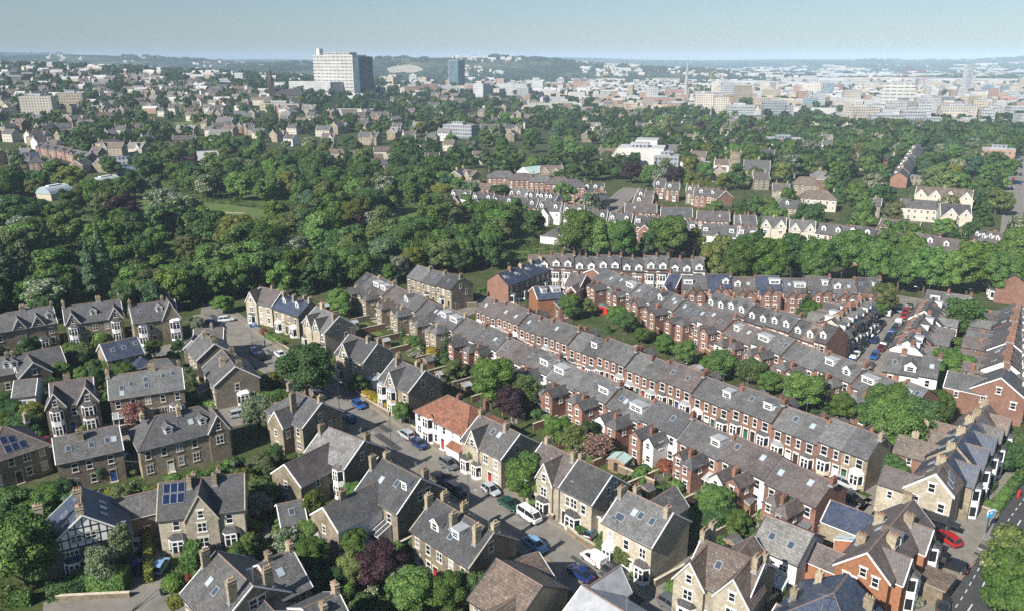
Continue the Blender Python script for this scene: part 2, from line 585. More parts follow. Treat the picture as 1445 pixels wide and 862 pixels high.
# ------------------------------------------------------------------ flat surfaces
ROADS = []     # (p0, p1, half width): kept clear of plants
def strip_mesh(pts, hw, z, mat, name, side=0.0):
 """A ribbon along the polyline, half width hw, its middle moved sideways."""
 pts = [Vector((p[0], p[1], 0)) for p in pts]
 v, f = [], []
 for i, p in enumerate(pts):
  a = pts[max(i - 1, 0)]; b = pts[min(i + 1, len(pts) - 1)]
  d = (b - a).normalized()
  n = Vector((-d.y, d.x, 0))
  for s in (side - hw, side + hw):
   q = p + n * s
   v.append((q.x, q.y, z + terrain(q.x, q.y)))
 for i in range(len(pts) - 1):
  f.append((2 * i + 1, 2 * i, 2 * i + 2, 2 * i + 3))
 me = bpy.data.meshes.new(name)
 me.from_pydata(v, [], f)
 me.materials.append(M[mat]); me.update()
 return me

def smooth_line(pts, n=6):
 pts = [Vector((p[0], p[1])) for p in pts]
 if len(pts) < 3: return pts
 out = []
 for i in range(len(pts) - 1):
  p0, p1, p2, p3 = pts[max(i - 1, 0)], pts[i], pts[i + 1], pts[min(i + 2, len(pts) - 1)]
  for k in range(n):
   t = k / n
   out.append(.5 * ((2 * p1) + (-p0 + p2) * t + (2 * p0 - 5 * p1 + 4 * p2 - p3) * t * t + (-p0 + 3 * p1 - 3 * p2 + p3) * t ** 3))
 out.append(pts[-1])
 return out

def road(pts, hw, pave=(1.8, 1.8), mat='asphalt', z=.016, name='road', kerb=True, pmat='paving'):
 CNT[len(CNT)] = 1
 pts = smooth_line(pts)
 tag(part(None, name, strip_mesh(pts, hw, z, mat, name)), kind='structure')
 for s, wd in ((-1, pave[0]), (1, pave[1])):
  if not wd: continue
  # a raised pavement with a kerb edge: a real step
  pl = []
  for i, p in enumerate(pts):
   a = pts[max(i - 1, 0)]; b = pts[min(i + 1, len(pts) - 1)]
   d = (b - a).normalized()
   pl.append((p, Vector((-d.y, d.x))))
  mb = MB()
  for (p, n), (p2, n2) in zip(pl, pl[1:]):
   q = []
   for pp, nn in ((p, n), (p2, n2)):
    e0, e1, e2 = pp + nn * s * hw, pp + nn * s * (hw + .15), pp + nn * s * (hw + wd)
    q.append((e0, e1, e2))
   zt = .105 + .0021 * (len(CNT) % 9)
   (a0, a1, a2), (b0, b1, b2) = q
   def V(p_, z_): return (p_.x, p_.y, z_ + terrain(p_.x, p_.y))
   F = [([V(a0, 0), V(b0, 0), V(b0, zt), V(a0, zt)], 1), ([V(a0, zt), V(b0, zt), V(b1, zt), V(a1, zt)], 1), ([V(a1, zt), V(b1, zt), V(b2, zt), V(a2, zt)], 0),
                 ([V(a2, zt), V(b2, zt), V(b2, 0), V(a2, 0)], 0)]
   for pts4, mi in F:
    mb.poly(pts4 if s > 0 else pts4[::-1], mi)
  tag(part(None, 'pavement', mb.mesh('pavement', [pmat, 'kerb_stone'])), kind='structure')
 tot = hw + max(pave)
 for a, b in zip(pts, pts[1:]):
  ROADS.append((a, b, tot))
 return pts

def sheet(name, pts, mat, z):
 me = bpy.data.meshes.new(name)
 v = [(p[0], p[1], z + terrain(p[0], p[1])) for p in pts]
 ar = sum(v[i][0] * v[(i + 1) % len(v)][1] - v[(i + 1) % len(v)][0] * v[i][1] for i in range(len(v)))
 if ar < 0: v = v[::-1]
 me.from_pydata(v, [], [tuple(range(len(v)))])
 me.materials.append(M[mat]); me.update()
 return tag(part(None, name, me), kind='structure')

def dashes(pts, off, dash, gap, w_, z, mat, name='road_marking'):
 pts = smooth_line(pts, 10)
 mb = MB()
 acc = 0.0
 for a, b in zip(pts, pts[1:]):
  d = (b - a); L = d.length; d = d.normalized(); n = Vector((-d.y, d.x))
  t = 0.0
  while t < L:
   ph = (acc + t) % (dash + gap)
   step = min((dash if ph < dash else dash + gap) - ph, L - t) + 1e-4
   if ph < dash:
    p, q = a + d * t, a + d * min(t + step, L)
    c = [p + n * (off - w_ / 2), q + n * (off - w_ / 2), q + n * (off + w_ / 2), p + n * (off + w_ / 2)]
    mb.poly([(x.x, x.y, z) for x in c])
   t += step
  acc += L
 return tag(part(None, name, mb.mesh(name, [mat])), kind='structure')

def near_road(x, y, m=0.5):
 p = Vector((x, y))
 for a, b, hw in ROADS:
  d = b - a
  t = max(0, min(1, (p - a).dot(d) / max(d.length_squared, 1e-6)))
  if (p - (a + d * t)).length < hw + m: return True
 return False

FPRINT = []    # (cx, cy, cos, sin, x0, x1, y0, y1) of every building
def blocked(x, y, m=.5):
 for cx, cy_, c, s, x0, x1, y0, y1 in FPRINT:
  dx, dy = x - cx, y - cy_
  if dx * dx + dy * dy > 3600: continue
  lx, ly = dx * c + dy * s, -dx * s + dy * c
  if x0 - m < lx < x1 + m and y0 - m < ly < y1 + m: return True
 return False
# ------------------------------------------------------------------ pieces of houses (shared meshes)
def cached(fn):
 def g(*a):
  k = (fn.__name__,) + tuple(round(x, 2) if isinstance(x, float) else x for x in a)
  if k not in CACHE: CACHE[k] = fn(*a)
  return CACHE[k]
 return g

@cached
def m_window(w_, h, surround='stone_trim', bars=1, glass='glass', lintel=True):
 """Sash window, outside towards -y, sill at z = 0, centre x = 0."""
 mb = MB()
 t = .075
 if lintel:
  mb.box(-w_ / 2 - .16, w_ / 2 + .16, -.06, 0, h, h + .24, 2, skip='k')
  mb.box(-w_ / 2 - .14, w_ / 2 + .14, -.11, 0, -.15, 0, 2, skip='k')
 mb.box(-w_ / 2, w_ / 2, -.02, 0, 0, h, 1, skip='ktblr')
 mb.box(-w_ / 2, -w_ / 2 + t, -.05, 0, 0, h, 0, skip='kb')
 mb.box(w_ / 2 - t, w_ / 2, -.05, 0, 0, h, 0, skip='kb')
 mb.box(-w_ / 2 + t, w_ / 2 - t, -.048, 0, h - t, h, 0, skip='klr')
 mb.box(-w_ / 2 + t, w_ / 2 - t, -.048, 0, 0, t, 0, skip='klr')
 mb.box(-w_ / 2 + t, w_ / 2 - t, -.055, 0, h * .5 - .035, h * .5 + .035, 0, skip='klr')
 for i in range(bars - 1):
  x = -w_ / 2 + w_ * (i + 1) / bars
  mb.box(x - .05, x + .05, -.06, 0, t, h - t, 0, skip='kb')
 # drawn curtains or a blind behind part of the panes
 return mb.mesh('window', ['white_paint', glass, surround])

@cached
def m_door(w_, h, paint, surround='stone_trim'):
 mb = MB()
 mb.box(-w_ / 2 - .15, w_ / 2 + .15, -.06, 0, h, h + .26, 2, skip='k')
 mb.box(-w_ / 2 - .13, -w_ / 2, -.05, 0, 0, h, 2, skip='k')
 mb.box(w_ / 2, w_ / 2 + .13, -.05, 0, 0, h, 2, skip='k')
 mb.box(-w_ / 2, w_ / 2, -.03, 0, 0, h * .8, 0, skip='k')
 mb.box(-w_ / 2, w_ / 2, -.02, 0, h * .8, h, 1, skip='k')
 mb.box(-w_ / 2 - .2, w_ / 2 + .2, -.5, -.06, -.01, .12, 2)
 return mb.mesh('door', [paint, 'glass', surround])

@cached
def m_bay(w_, dep, st, h1, skin, lid, glass='glass', hip=True):
 """Canted bay window, st storeys, against a wall at y = 0, outside towards -y."""
 mb = MB()
 c = min(.55, dep * .75)
 out = [(-w_ / 2, 0), (-w_ / 2 + c, -dep), (w_ / 2 - c, -dep), (w_ / 2, 0)]
 def ring(z0, z1, g, mi):
  for (x0, y0), (x1, y1) in zip(out, out[1:]):
   cx, cy_ = 0, -dep * .4
   s = lambda x, y: (cx + (x - cx) * (1 + g), cy_ + (y - cy_) * (1 + g) if y < 0 else 0)
   a, b = s(x0, y0), s(x1, y1)
   mb.poly([(a[0], a[1], z0), (b[0], b[1], z0), (b[0], b[1], z1), (a[0], a[1], z1)], mi)
 for s in range(st):
  z = s * h1
  ring(z, z + .75, 0, 3)
  ring(z + .75, z + h1 - .45, -.05, 1)
  ring(z + h1 - .45, z + h1, 0, 0)
  mb_s = [(-w_ / 2 + .02, -.04), (-w_ / 2 + c, -dep), (w_ / 2 - c, -dep), (w_ / 2 - .02, -.04), (0, -dep)]
  for (x, y) in mb_s:
   mb.box(x - .09, x + .09, y - .02, y + .12, z + .75, z + h1 - .45, 0, skip='bt')
  mb.box(-w_ / 2 + c, w_ / 2 - c, -dep - .03, -dep + .08, z + h1 * .62, z + h1 * .62 + .08, 0, skip='')
  g = 1.06
  mb.poly([(x * g, y * g, z + .76) for x, y in out][::-1], 0)
  mb.poly([(x * g, y * g, z + .76) for x, y in out], 0)
 zt = st * h1
 o2 = [(x * 1.1, y * 1.12) for x, y in out]
 if hip:
  top = [(-w_ / 4, 0), (w_ / 4, 0)]
  zz = zt + .55
  mb.poly([(*o2[1], zt), (*o2[2], zt), (*top[1], zz), (*top[0], zz)], 2)
  mb.poly([(*o2[0], zt), (*o2[1], zt), (*top[0], zz)], 2)
  mb.poly([(*o2[2], zt), (*o2[3], zt), (*top[1], zz)], 2)
 else:
  mb.poly([(*p, zt + .12) for p in o2], 2)
  for p, q in zip(o2, o2[1:]):
   mb.poly([(*p, zt), (*q, zt), (*q, zt + .12), (*p, zt + .12)], 0)
 mb.poly([(*p, zt) for p in o2][::-1], 0)
 return mb.mesh('bay_window', ['white_paint', glass, lid, skin])

@cached
def m_wall(L, df, db, zef, zeb, zr, mat, hl, hr, base):
 """Walls of a house: ridge along x over y = 0."""
 mb = MB()
 x0, x1 = -L / 2 + .004, L / 2 - .004
 e = .05
 def side(x, hip, flip):
  zz = min(zef, zeb)
  if hip: p = [(x, -df, base), (x, db, base), (x, db, zeb - e), (x, -df, zef - e)]
  else: p = [(x, -df, base), (x, db, base), (x, db, zeb - e), (x, 0, zr - e), (x, -df, zef - e)]
  mb.poly(p if not flip else p[::-1])
 side(x0, hl, True)
 side(x1, hr, False)
 mb.poly([(x0, -df, base), (x1, -df, base), (x1, -df, zef - e), (x0, -df, zef - e)])
 mb.poly([(x1, db, base), (x0, db, base), (x0, db, zeb - e), (x1, db, zeb - e)])
 return mb.mesh('wall', [mat])

@cached
def m_roof(L, df, db, zef, zeb, zr, mat, hl, hr, ov, verge, ridge, gut='gutter'):
 """Roof of a house with a verge overhang ov at the gable ends; hl / hr hipped ends."""
 mb = MB()
 o = .3
 sf, sb = (zr - zef) / df, (zr - zeb) / db
 yf, yb, zf, zb = -(df + o), db + o, zef - o * sf, zeb - o * sb
 x0, x1 = -L / 2 - (o if hl else ov), L / 2 + (o if hr else ov)
 r0 = -L / 2 + df * .9 if hl else x0
 r1 = L / 2 - df * .9 if hr else x1
 t = .16
 if r0 > r1: r0 = r1 = (r0 + r1) / 2
 mb.poly([(x0, yf, zf + t), (x1, yf, zf + t), (r1, 0, zr + t), (r0, 0, zr + t)], 0)
 mb.poly([(x1, yb, zb + t), (x0, yb, zb + t), (r0, 0, zr + t), (r1, 0, zr + t)], 0)
 if hl: mb.poly([(x0, yb, zb + t), (x0, yf, zf + t), (r0, 0, zr + t)], 0)
 if hr: mb.poly([(x1, yf, zf + t), (x1, yb, zb + t), (r1, 0, zr + t)], 0)
 # eaves boards and gutters
 mb.poly([(x0, yf, zf), (x1, yf, zf), (x1, yf, zf + t), (x0, yf, zf + t)], 1)
 mb.poly([(x1, yb, zb), (x0, yb, zb), (x0, yb, zb + t), (x1, yb, zb + t)], 1)
 mb.box(x0, x1, yf - .11, yf - .003, zf + .02, zf + t - .02, 3)
 mb.box(x0, x1, yb + .003, yb + .11, zb + .02, zb + t - .02, 3)
 # underside
 mb.poly([(x1, yf, zf), (x0, yf, zf), (x0 if hl else r0, -df + .02, zef - .02), (x1 if hr else r1, -df + .02, zef - .02)], 1)
 mb.poly([(x0, yb, zb), (x1, yb, zb), (x1 if hr else r1, db - .02, zeb - .02), (x0 if hl else r0, db - .02, zeb - .02)], 1)
 for x, hip, s in ((x0, hl, -1), (x1, hr, 1)):
  if hip:
   mb.poly([(x, yf, zf), (x, yb, zb), (x, yb, zb + t), (x, yf, zf + t)][::s], 1)
  elif ov > .02:
   b = .04
   X = x + s * b
   hgt = t + .1
   for ya, za, yc, zc in ((yf, zf, 0, zr), (yb, zb, 0, zr)):
    p = [(X, ya, za - .08), (X, yc, zc - .08), (X, yc, zc + hgt - .06), (X, ya, za + hgt - .06)]
    mb.poly(p, 1)
    q = [(x - s * .1, ya, za + hgt - .06), (X, ya, za + hgt - .06), (X, yc, zc + hgt - .06), (x - s * .1, yc, zc + hgt - .06)]
    mb.poly(q, 1)
    mb.poly([(x - s * ov, ya, za - .02), (X, ya, za - .02), (X, yc, zc - .02), (x - s * ov, yc, zc - .02)], 1)
 # ridge tiles
 mb.poly([(r0, -.16, zr + t - .06), (r1, -.16, zr + t - .06), (r1, 0, zr + t + .07), (r0, 0, zr + t + .07)], 2)
 mb.poly([(r1, .16, zr + t - .06), (r0, .16, zr + t - .06), (r0, 0, zr + t + .07), (r1, 0, zr + t + .07)], 2)
 for c, rr, hip in (((x0, yf, zf), r0, hl), ((x0, yb, zb), r0, hl), ((x1, yf, zf), r1, hr), ((x1, yb, zb), r1, hr)):
  if hip: mb.tube((c[0], c[1], c[2] + t), (rr, 0, zr + t), .09, .09, 5, 2)
 return mb.mesh('roof', [mat, verge, ridge, gut])

@cached
def m_chimney(w_, d, h, mat, pots, pot):
 mb = MB()
 mb.box(-w_ / 2, w_ / 2, -d / 2, d / 2, 0, h, 0)
 mb.box(-w_ / 2 - .07, w_ / 2 + .07, -d / 2 - .07, d / 2 + .07, h - .42, h - .25, 0)
 mb.box(-w_ / 2 - .05, w_ / 2 + .05, -d / 2 - .05, d / 2 + .05, h, h + .1, 0)
 k = max(pots, 1)
 for i in range(pots):
  x = (i - (k - 1) / 2) * min(.36, (w_ - .1) / k) if w_ >= d else 0
  y = (i - (k - 1) / 2) * min(.36, (d - .1) / k) if d > w_ else 0
  mb.cyl(x, y, h + .1, h + .1 + .42 - .1 * (i % 2), .12, .10, 7, 1)
 mb.box(-w_ / 2 - .12, w_ / 2 + .12, -d / 2 - .12, d / 2 + .12, -.2, .05, 2)
 return mb.mesh('chimney', [mat, pot, 'lead'])

@cached
def m_gable_wing(w_, y0, y1, ze, zr, mat, apex_w):
 """Walls of a wing whose ridge runs along y; its gable end stands at y0 (outside towards -y)."""
 mb = MB()
 e = .05
 a, b = -w_ / 2, w_ / 2
 mb.poly([(a, y0, -.3), (b, y0, -.3), (b, y0, ze - e), (0, y0, zr - e), (a, y0, ze - e)], 0)
 mb.poly([(a, y1, -.3), (a, y0, -.3), (a, y0, ze - e), (a, y1, ze - e)], 0)
 mb.poly([(b, y0, -.3), (b, y1, -.3), (b, y1, ze - e), (b, y0, ze - e)], 0)
 mb.poly([(b, y1, -.3), (a, y1, -.3), (a, y1, ze - e), (0, y1, zr - e), (b, y1, ze - e)], 0)
 return mb.mesh('wing', [mat])

@cached
def m_wing_roof(w_, y0, y1, ze, zr, mat, verge, ov, hip):
 mb = MB()
 o, t = .22, .14
 s = (zr - ze) / (w_ / 2)
 a, b, z = -w_ / 2 - o, w_ / 2 + o, ze - o * s
 yo = y0 - ov
 yr = y0 + w_ * .45 if hip else yo
 mb.poly([(a, y1, z + t), (a, yo, z + t), (0, yr, zr + t), (0, y1, zr + t)], 0)
 mb.poly([(b, yo, z + t), (b, y1, z + t), (0, y1, zr + t), (0, yr, zr + t)], 0)
 mb.poly([(a, y1, z), (a, yo, z), (a, yo, z + t), (a, y1, z + t)], 1)
 mb.poly([(b, yo, z), (b, y1, z), (b, y1, z + t), (b, yo, z + t)], 1)
 if hip:
  mb.poly([(a, yo, z + t), (b, yo, z + t), (0, yr, zr + t)], 0)
  mb.poly([(a, yo, z), (b, yo, z), (b, yo, z + t), (a, yo, z + t)], 1)
 else:
  g = t + .08
  for xx in (a, b):
   mb.poly([(xx, yo - .03, z - .1), (0, yo - .03, zr - .1), (0, yo - .03, zr + g - .03), (xx, yo - .03, z + g - .03)][::(1 if xx < 0 else -1)], 1)
   mb.poly([(xx, yo - .03, z + g - .03), (0, yo - .03, zr + g - .03), (0, yo + .1, zr + g - .03), (xx, yo + .1, z + g - .03)], 1)
   mb.poly([(xx, yo, z), (0, yo, zr), (0, y0 + .02, zr), (xx, y0 + .02, z)], 1)
 mb.poly([(-.14, yr, zr + t - .05), (-.14, y1, zr + t - .05), (0, y1, zr + t + .06), (0, yr, zr + t + .06)], 2)
 mb.poly([(.14, yr, zr + t - .05), (.14, y1, zr + t - .05), (0, y1, zr + t + .06), (0, yr, zr + t + .06)], 2)
 return mb.mesh('wing_roof', [mat, verge, 'ridge_tile'])

@cached
def m_dormer(w_, h, dep, skin, mat, verge):
 """Gabled dormer, front at y = 0 looking to -y, going back dep."""
 mb = MB()
 a, b, r = -w_ / 2, w_ / 2, w_ * .42
 mb.poly([(a, 0, -.4), (b, 0, -.4), (b, 0, h), (0, 0, h + r), (a, 0, h)], 0)
 mb.poly([(a, dep, -.4), (a, 0, -.4), (a, 0, h), (a, dep, h)], 0)
 mb.poly([(b, 0, -.4), (b, dep, -.4), (b, dep, h), (b, 0, h)], 0)
 o, t = .16, .1
 z = h - o * r / (w_ / 2)
 for s in (-1, 1):
  x = s * (w_ / 2 + o)
  mb.poly([(x, dep + .8, z + t), (x, -o, z + t), (0, -o, h + r + t), (0, dep + .8, h + r + t)], 1)
  mb.poly([(x, -o, z - .1), (0, -o, h + r - .1), (0, -o, h + r + t), (x, -o, z + t)], 2)
  mb.poly([(x, -o, z), (x, dep, z), (x, dep, z + t), (x, -o, z + t)], 2)
 return mb.mesh('dormer', [skin, mat, verge])

@cached
def m_boxdormer(w_, h, dep, skin, lid):
 mb = MB()
 mb.box(-w_ / 2, w_ / 2, 0, dep, -.5, h, 0, skip='bk')
 mb.box(-w_ / 2 - .12, w_ / 2 + .12, -.16, dep + .3, h, h + .14, 2, top=1)
 return mb.mesh('dormer', [skin, lid, 'white_paint'])

@cached
def m_skylight(w_, h, g):
 mb = MB()
 mb.box(-w_ / 2 - .08, w_ / 2 + .08, -h / 2 - .08, h / 2 + .08, -.02, .09, 1)
 mb.box(-w_ / 2 + .03, w_ / 2 - .03, -h / 2 + .03, h / 2 - .03, .09, .102, 0)
 return mb.mesh('skylight', [g, 'lead'])

@cached
def m_solar(w_, h):
 mb = MB()
 mb.box(-w_ / 2, w_ / 2, -h / 2, h / 2, .04, .12, 1)
 mb.box(-w_ / 2 + .05, w_ / 2 - .05, -h / 2 + .05, h / 2 - .05, .12, .13, 0)
 return mb.mesh('solar_panel', ['solar', 'metal'])

@cached
def m_leanto(w_, dep, z0, z1, skin, lid, glazed):
 """Lean-to against a wall at y = 0, outside towards -y."""
 mb = MB()
 a, b = -w_ / 2, w_ / 2
 sk = 0
 mb.poly([(a, -dep, -.2), (b, -dep, -.2), (b, -dep, z0), (a, -dep, z0)], 0)
 mb.poly([(a, 0, -.2), (a, -dep, -.2), (a, -dep, z0), (a, 0, z1)], 0)
 mb.poly([(b, -dep, -.2), (b, 0, -.2), (b, 0, z1), (b, -dep, z0)], 0)
 mb.poly([(a - .15, -dep - .2, z0), (b + .15, -dep - .2, z0), (b + .15, 0, z1 + .12), (a - .15, 0, z1 + .12)], 1)
 mb.poly([(a - .15, -dep - .2, z0 - .12), (b + .15, -dep - .2, z0 - .12), (b + .15, -dep - .2, z0), (a - .15, -dep - .2, z0)], 2)
 for x in (a - .15, b + .15):
  mb.poly([(x, -dep - .2, z0 - .12), (x, 0, z1), (x, 0, z1 + .12), (x, -dep - .2, z0)], 2)
 if glazed:
  n = max(2, int(w_ / .8))
  for i in range(n + 1):
   x = a + w_ * i / n
   mb.box(x - .05, x + .05, -dep - .04, -dep, .7, z0 - .12, 2)
   p = .1
   mb.poly([(x - .05, -dep - .2, z0 + .04), (x + .05, -dep - .2, z0 + .04), (x + .05, 0, z1 + .16), (x - .05, 0, z1 + .16)], 2)
  for i in range(n):
   x = a + w_ * (i + .5) / n
   mb.box(x - w_ / n / 2 + .06, x + w_ / n / 2 - .06, -dep - .02, -dep, .75, z0 - .2, 3)
 return mb.mesh('conservatory' if glazed else 'lean_to', [skin, lid, 'white_paint', 'glass'])

ANCH = []       # (x, y, short name) of the things that labels may name
LABELS = []     # things whose label is finished at the end

WIN = {'sandstone': 'stone_trim', 'dark_stone': 'stone_trim', 'brick': 'white_trim', 'dark_brick': 'white_trim', 'orange_brick': 'white_trim',
       'render_white': 'white_paint', 'render_cream': 'white_paint', 'tan_brick': 'white_trim', 'pale_stone': 'white_trim', 'pale_concrete': 'white_paint', 'concrete': 'white_paint'}
CHM = {'sandstone': ('chimney_stone', 'buff_pot'), 'dark_stone': ('chimney_stone', 'terracotta'), 'tan_brick': ('chimney_stone', 'terracotta'), 'orange_brick': ('chimney_stone', 'terracotta'), 'pale_stone': ('chimney_stone', 'terracotta'), 'render_cream': ('chimney_stone', 'terracotta')}

def house(A, B, zr, ze, df, db=None, wall='sandstone', roof='slate', feats=(), label=None, short=None, name='house', cat='house', group=None,
          hl=False, hr=False, zeb=None, verge='white_paint', ov=.22, auto='FB', surround=None, ends='', vary=0.0, glass='glass', storeys=2, pitchw=2.7):
 """A house under the ridge A-B (points of the place). Local frame: x along the ridge, -y the side that faces the camera when A is left of B."""
 db = db or df
 zeb = zeb if zeb is not None else zr - (zr - ze) * db / df
 A, B = Vector((A[0], A[1], 0)), Vector((B[0], B[1], 0))
 c = (A + B) / 2
 d = B - A
 L = d.length
 rz = math.atan2(d.y, d.x)
 gz = terrain(c.x, c.y)
 zr -= vary * 0
 root = empty(name, (c.x, c.y, gz + vary), rz)
 tag(root, label, cat, group)
 ca, sa = math.cos(rz), math.sin(rz)
 FPRINT.append((c.x, c.y, ca, sa, -L / 2, L / 2, -df, db))
 if short: ANCH.append((c.x, c.y, short))
 if c.y < 220: FPRINT.append((c.x, c.y, ca, sa, -L / 2, L / 2, -df - 3.6, 0))
 surround = surround or WIN.get(wall, 'stone_trim')
 chm, pot = CHM.get(wall, ('chimney_brick', 'terracotta'))
 part(root, 'wall', m_wall(L, df, db, ze, zeb, zr, wall, hl, hr, -.4))
 rf = part(root, 'roof', m_roof(L, df, db, ze, zeb, zr, roof, hl, hr, ov, verge, 'ridge_tile'))
 sf, sb = (zr - ze) / df, (zr - zeb) / db
 busy = {'F': [], 'B': []}
 hg = rng.random()
 def side_xf(side):
  """outward wall frame of a side: function (u, z, out) -> loc, and rotation"""
  if side == 'F': return (lambda u, z, o=0: (u, -df - o, z)), 0.0, L
  if side == 'B': return (lambda u, z, o=0: (-u, db + o, z)), math.pi, L
  if side == 'L': return (lambda u, z, o=0: (-L / 2 - o, -u - (df - db) / 2, z)), -math.pi / 2, df + db
  return (lambda u, z, o=0: (L / 2 + o, u - (df - db) / 2, z)), math.pi / 2, df + db
 for ft in feats:
  k = ft[0]
  if k == 'ch':           # chimney: fraction along, offset across, height over the ridge, pots, width, depth
   _, t, yo, h, *rest = ft
   pots = rest[0] if rest else 2
   cw, cdp = (rest[1], rest[2]) if len(rest) > 2 else (.62, 1.1)
   zb_ = zr - abs(yo) * (sf if yo < 0 else sb)
   h -= .35 + .35 * min(abs(yo), 2.0)
   part(root, 'chimney', m_chimney(cw, cdp, max(.7, zr + h - zb_), chm, pots, pot), ((t - .5) * L, yo, zb_))
  elif k == 'fg':         # cross gable to the front or back: t, width, projection, apex height, side, windows
   _, t, gw, proj, za, *rest = ft
   side = rest[0] if rest else 'F'
   wins = rest[1] if len(rest) > 1 else 1
   gz_e = za - gw / 2 * .95 if len(rest) < 3 else rest[2]
   s_, dd = (sf, df) if side == 'F' else (sb, db)
   y1 = -(zr - za) / s_ - .0
   y0 = -(dd + proj)
   u = (t - .5) * L
   rot = 0 if side == 'F' else math.pi
   loc = (u, 0, 0) if side == 'F' else (u, 0, 0)
   gw_o = part(root, 'wing', m_gable_wing(gw, y0, min(y1 + .6, -.3), gz_e, za, wall, 0), loc, rot)
   rfm = roof
   part(gw_o, 'wing_roof', m_wing_roof(gw, y0, min(y1 + .9, -.05), gz_e, za, rfm, verge, .2, False))
   if wins:
    part(gw_o, 'window', m_window(.85, 1.25, surround, 1, glass), (0, y0, gz_e + .1))
    if wins > 1:
     part(gw_o, 'window', m_window(1.3, 1.5, surround, 2, glass), (0, y0, 3.4))
    if wins > 2:
     part(gw_o, 'window', m_window(1.5, 1.6, surround, 2, glass), (0, y0, .8))
   busy[side].append((u - gw / 2, u + gw / 2, 0, 99))
   FPRINT.append((c.x, c.y, ca, sa, u - gw / 2, u + gw / 2, y0 if side == 'F' else 0, 0 if side == 'F' else -y0))
  elif k == 'dm':         # gabled dormer: t, fraction down the slope, width, side, skin
   _, t, s, dw, *rest = ft
   side = rest[0] if rest else 'F'
   skin = rest[1] if len(rest) > 1 else 'white_paint'
   s_, dd = (sf, df) if side == 'F' else (sb, db)
   y = -dd * s
   z = zr - dd * s * s_ + .1
   u = (t - .5) * L
   dep = min((1.25 + dw * .3) / s_, dd * s)
   dm = part(root, 'dormer', m_dormer(dw, 1.25, dep, skin, roof, 'white_paint'), (u, y if side == 'F' else -y, z), 0 if side == 'F' else math.pi)
   part(dm, 'window', m_window(dw * .62, 1.05, 'white_paint', 1, glass, False), (0, 0, .12))
  elif k == 'bd':         # flat-roofed dormer: t, fraction, width, side, skin
   _, t, s, dw, *rest = ft
   side = rest[0] if rest else 'F'
   skin = rest[1] if len(rest) > 1 else 'white_paint'
   s_, dd = (sf, df) if side == 'F' else (sb, db)
   y = -dd * s
   z = zr - dd * s * s_ + .1
   u = (t - .5) * L
   hh = min(1.35, dd * s * s_ - .15)
   dep = hh / s_
   dm = part(root, 'dormer', m_boxdormer(dw, hh, dep, skin, 'pale_felt' if rng.random() < .5 else 'felt'), (u, y if side == 'F' else -y, z), 0 if side == 'F' else math.pi)
   nn = max(1, int(dw / 1.1))
   part(dm, 'window', m_window(dw * .8, hh * .62, 'white_paint', nn, glass, False), (0, 0, .22))
  elif k in ('sk', 'solar'):
   _, t, s, *rest = ft
   side = rest[0] if rest else 'F'
   s_, dd = (sf, df) if side == 'F' else (sb, db)
   y = -dd * s
   z = zr - dd * s * s_ + .165
   u = (t - .5) * L
   me = m_skylight(.78, 1.05, 'sky_glass' if rng.random() < .6 else 'conservatory_glass') if k == 'sk' else m_solar(1.0, 1.55)
   o = part(root, 'skylight' if k == 'sk' else 'solar_panel', me, (u, y if side == 'F' else -y, z))
   o.rotation_euler = (math.atan(s_), 0, 0) if side == 'F' else (-math.atan(s_), 0, 0)
  elif k == 'bay':        # t, storeys, width, side, skin, lid
   _, t, st, bw, *rest = ft
   side = rest[0] if rest else 'F'
   skin = rest[1] if len(rest) > 1 else wall
   lid = rest[2] if len(rest) > 2 else roof
   out = rest[3] if len(rest) > 3 else 0.0
   xf, rot, LL = side_xf(side)
   u = (t - .5) * LL
   part(root, 'bay_window', m_bay(bw, .95, st, 2.85, skin, lid, glass), xf(u, 0, out), rot)
   if side in busy: busy[side].append((u - bw / 2, u + bw / 2, 0, 2.9 * st))
  elif k == 'win':        # side, t, sill height, width, height, bars
   _, side, t, z, ww, wh, *rest = ft
   xf, rot, LL = side_xf(side)
   part(root, 'window', m_window(ww, wh, surround, rest[0] if rest else 1, glass), xf((t - .5) * LL, z), rot)
  elif k == 'door':
   _, side, t, paint = ft
   xf, rot, LL = side_xf(side)
   u = (t - .5) * LL
   part(root, 'door', m_door(.95, 2.3, paint, surround), xf(u, .05), rot)
   if side in busy: busy[side].append((u - .6, u + .6, 0, 2.7))
  elif k == 'wing':       # t, width, length, eaves, ridge, side, hipped, wall, roof
   _, t, ww, ln, we, wr, *rest = ft
   side = rest[0] if rest else 'B'
   hip = rest[1] if len(rest) > 1 else False
   wm = rest[2] if len(rest) > 2 else wall
   wrf = rest[3] if len(rest) > 3 else roof
   u = (t - .5) * L
   dd = df if side == 'F' else db
   s_ = sf if side == 'F' else sb
   back = -(zr - wr) / s_ - .02 if wr > (ze if side == 'F' else zeb) else -dd
   rot = 0 if side == 'F' else math.pi
   wo = part(root, 'wing', m_gable_wing(ww, -(dd + ln), -dd + .3, we, we + .05 if hip else wr, wm, 0), (u, 0, 0), rot)
   part(wo, 'wing_roof', m_wing_roof(ww, -(dd + ln), min(back + .3, -.1), we, wr, wrf, verge, .08, hip))
   sr = WIN.get(wm, 'white_trim')
   if ww > 2.2:
    part(wo, 'window', m_window(.85, 1.2, sr, 1, glass), (-.1, -(dd + ln), 3.3 if we > 4.4 else 1.0))
    if we > 4.4: part(wo, 'window', m_window(1.0, 1.2, sr, 1, glass), (.1, -(dd + ln), .9))
   for sx_ in (-1, 1):
    o = part(wo, 'window', m_window(.8, 1.25, sr, 1, glass), (sx_ * ww / 2, -(dd + ln * .5), 3.3 if we > 4.4 else 1.0))
    o.rotation_euler = (0, 0, math.pi / 2 * sx_)
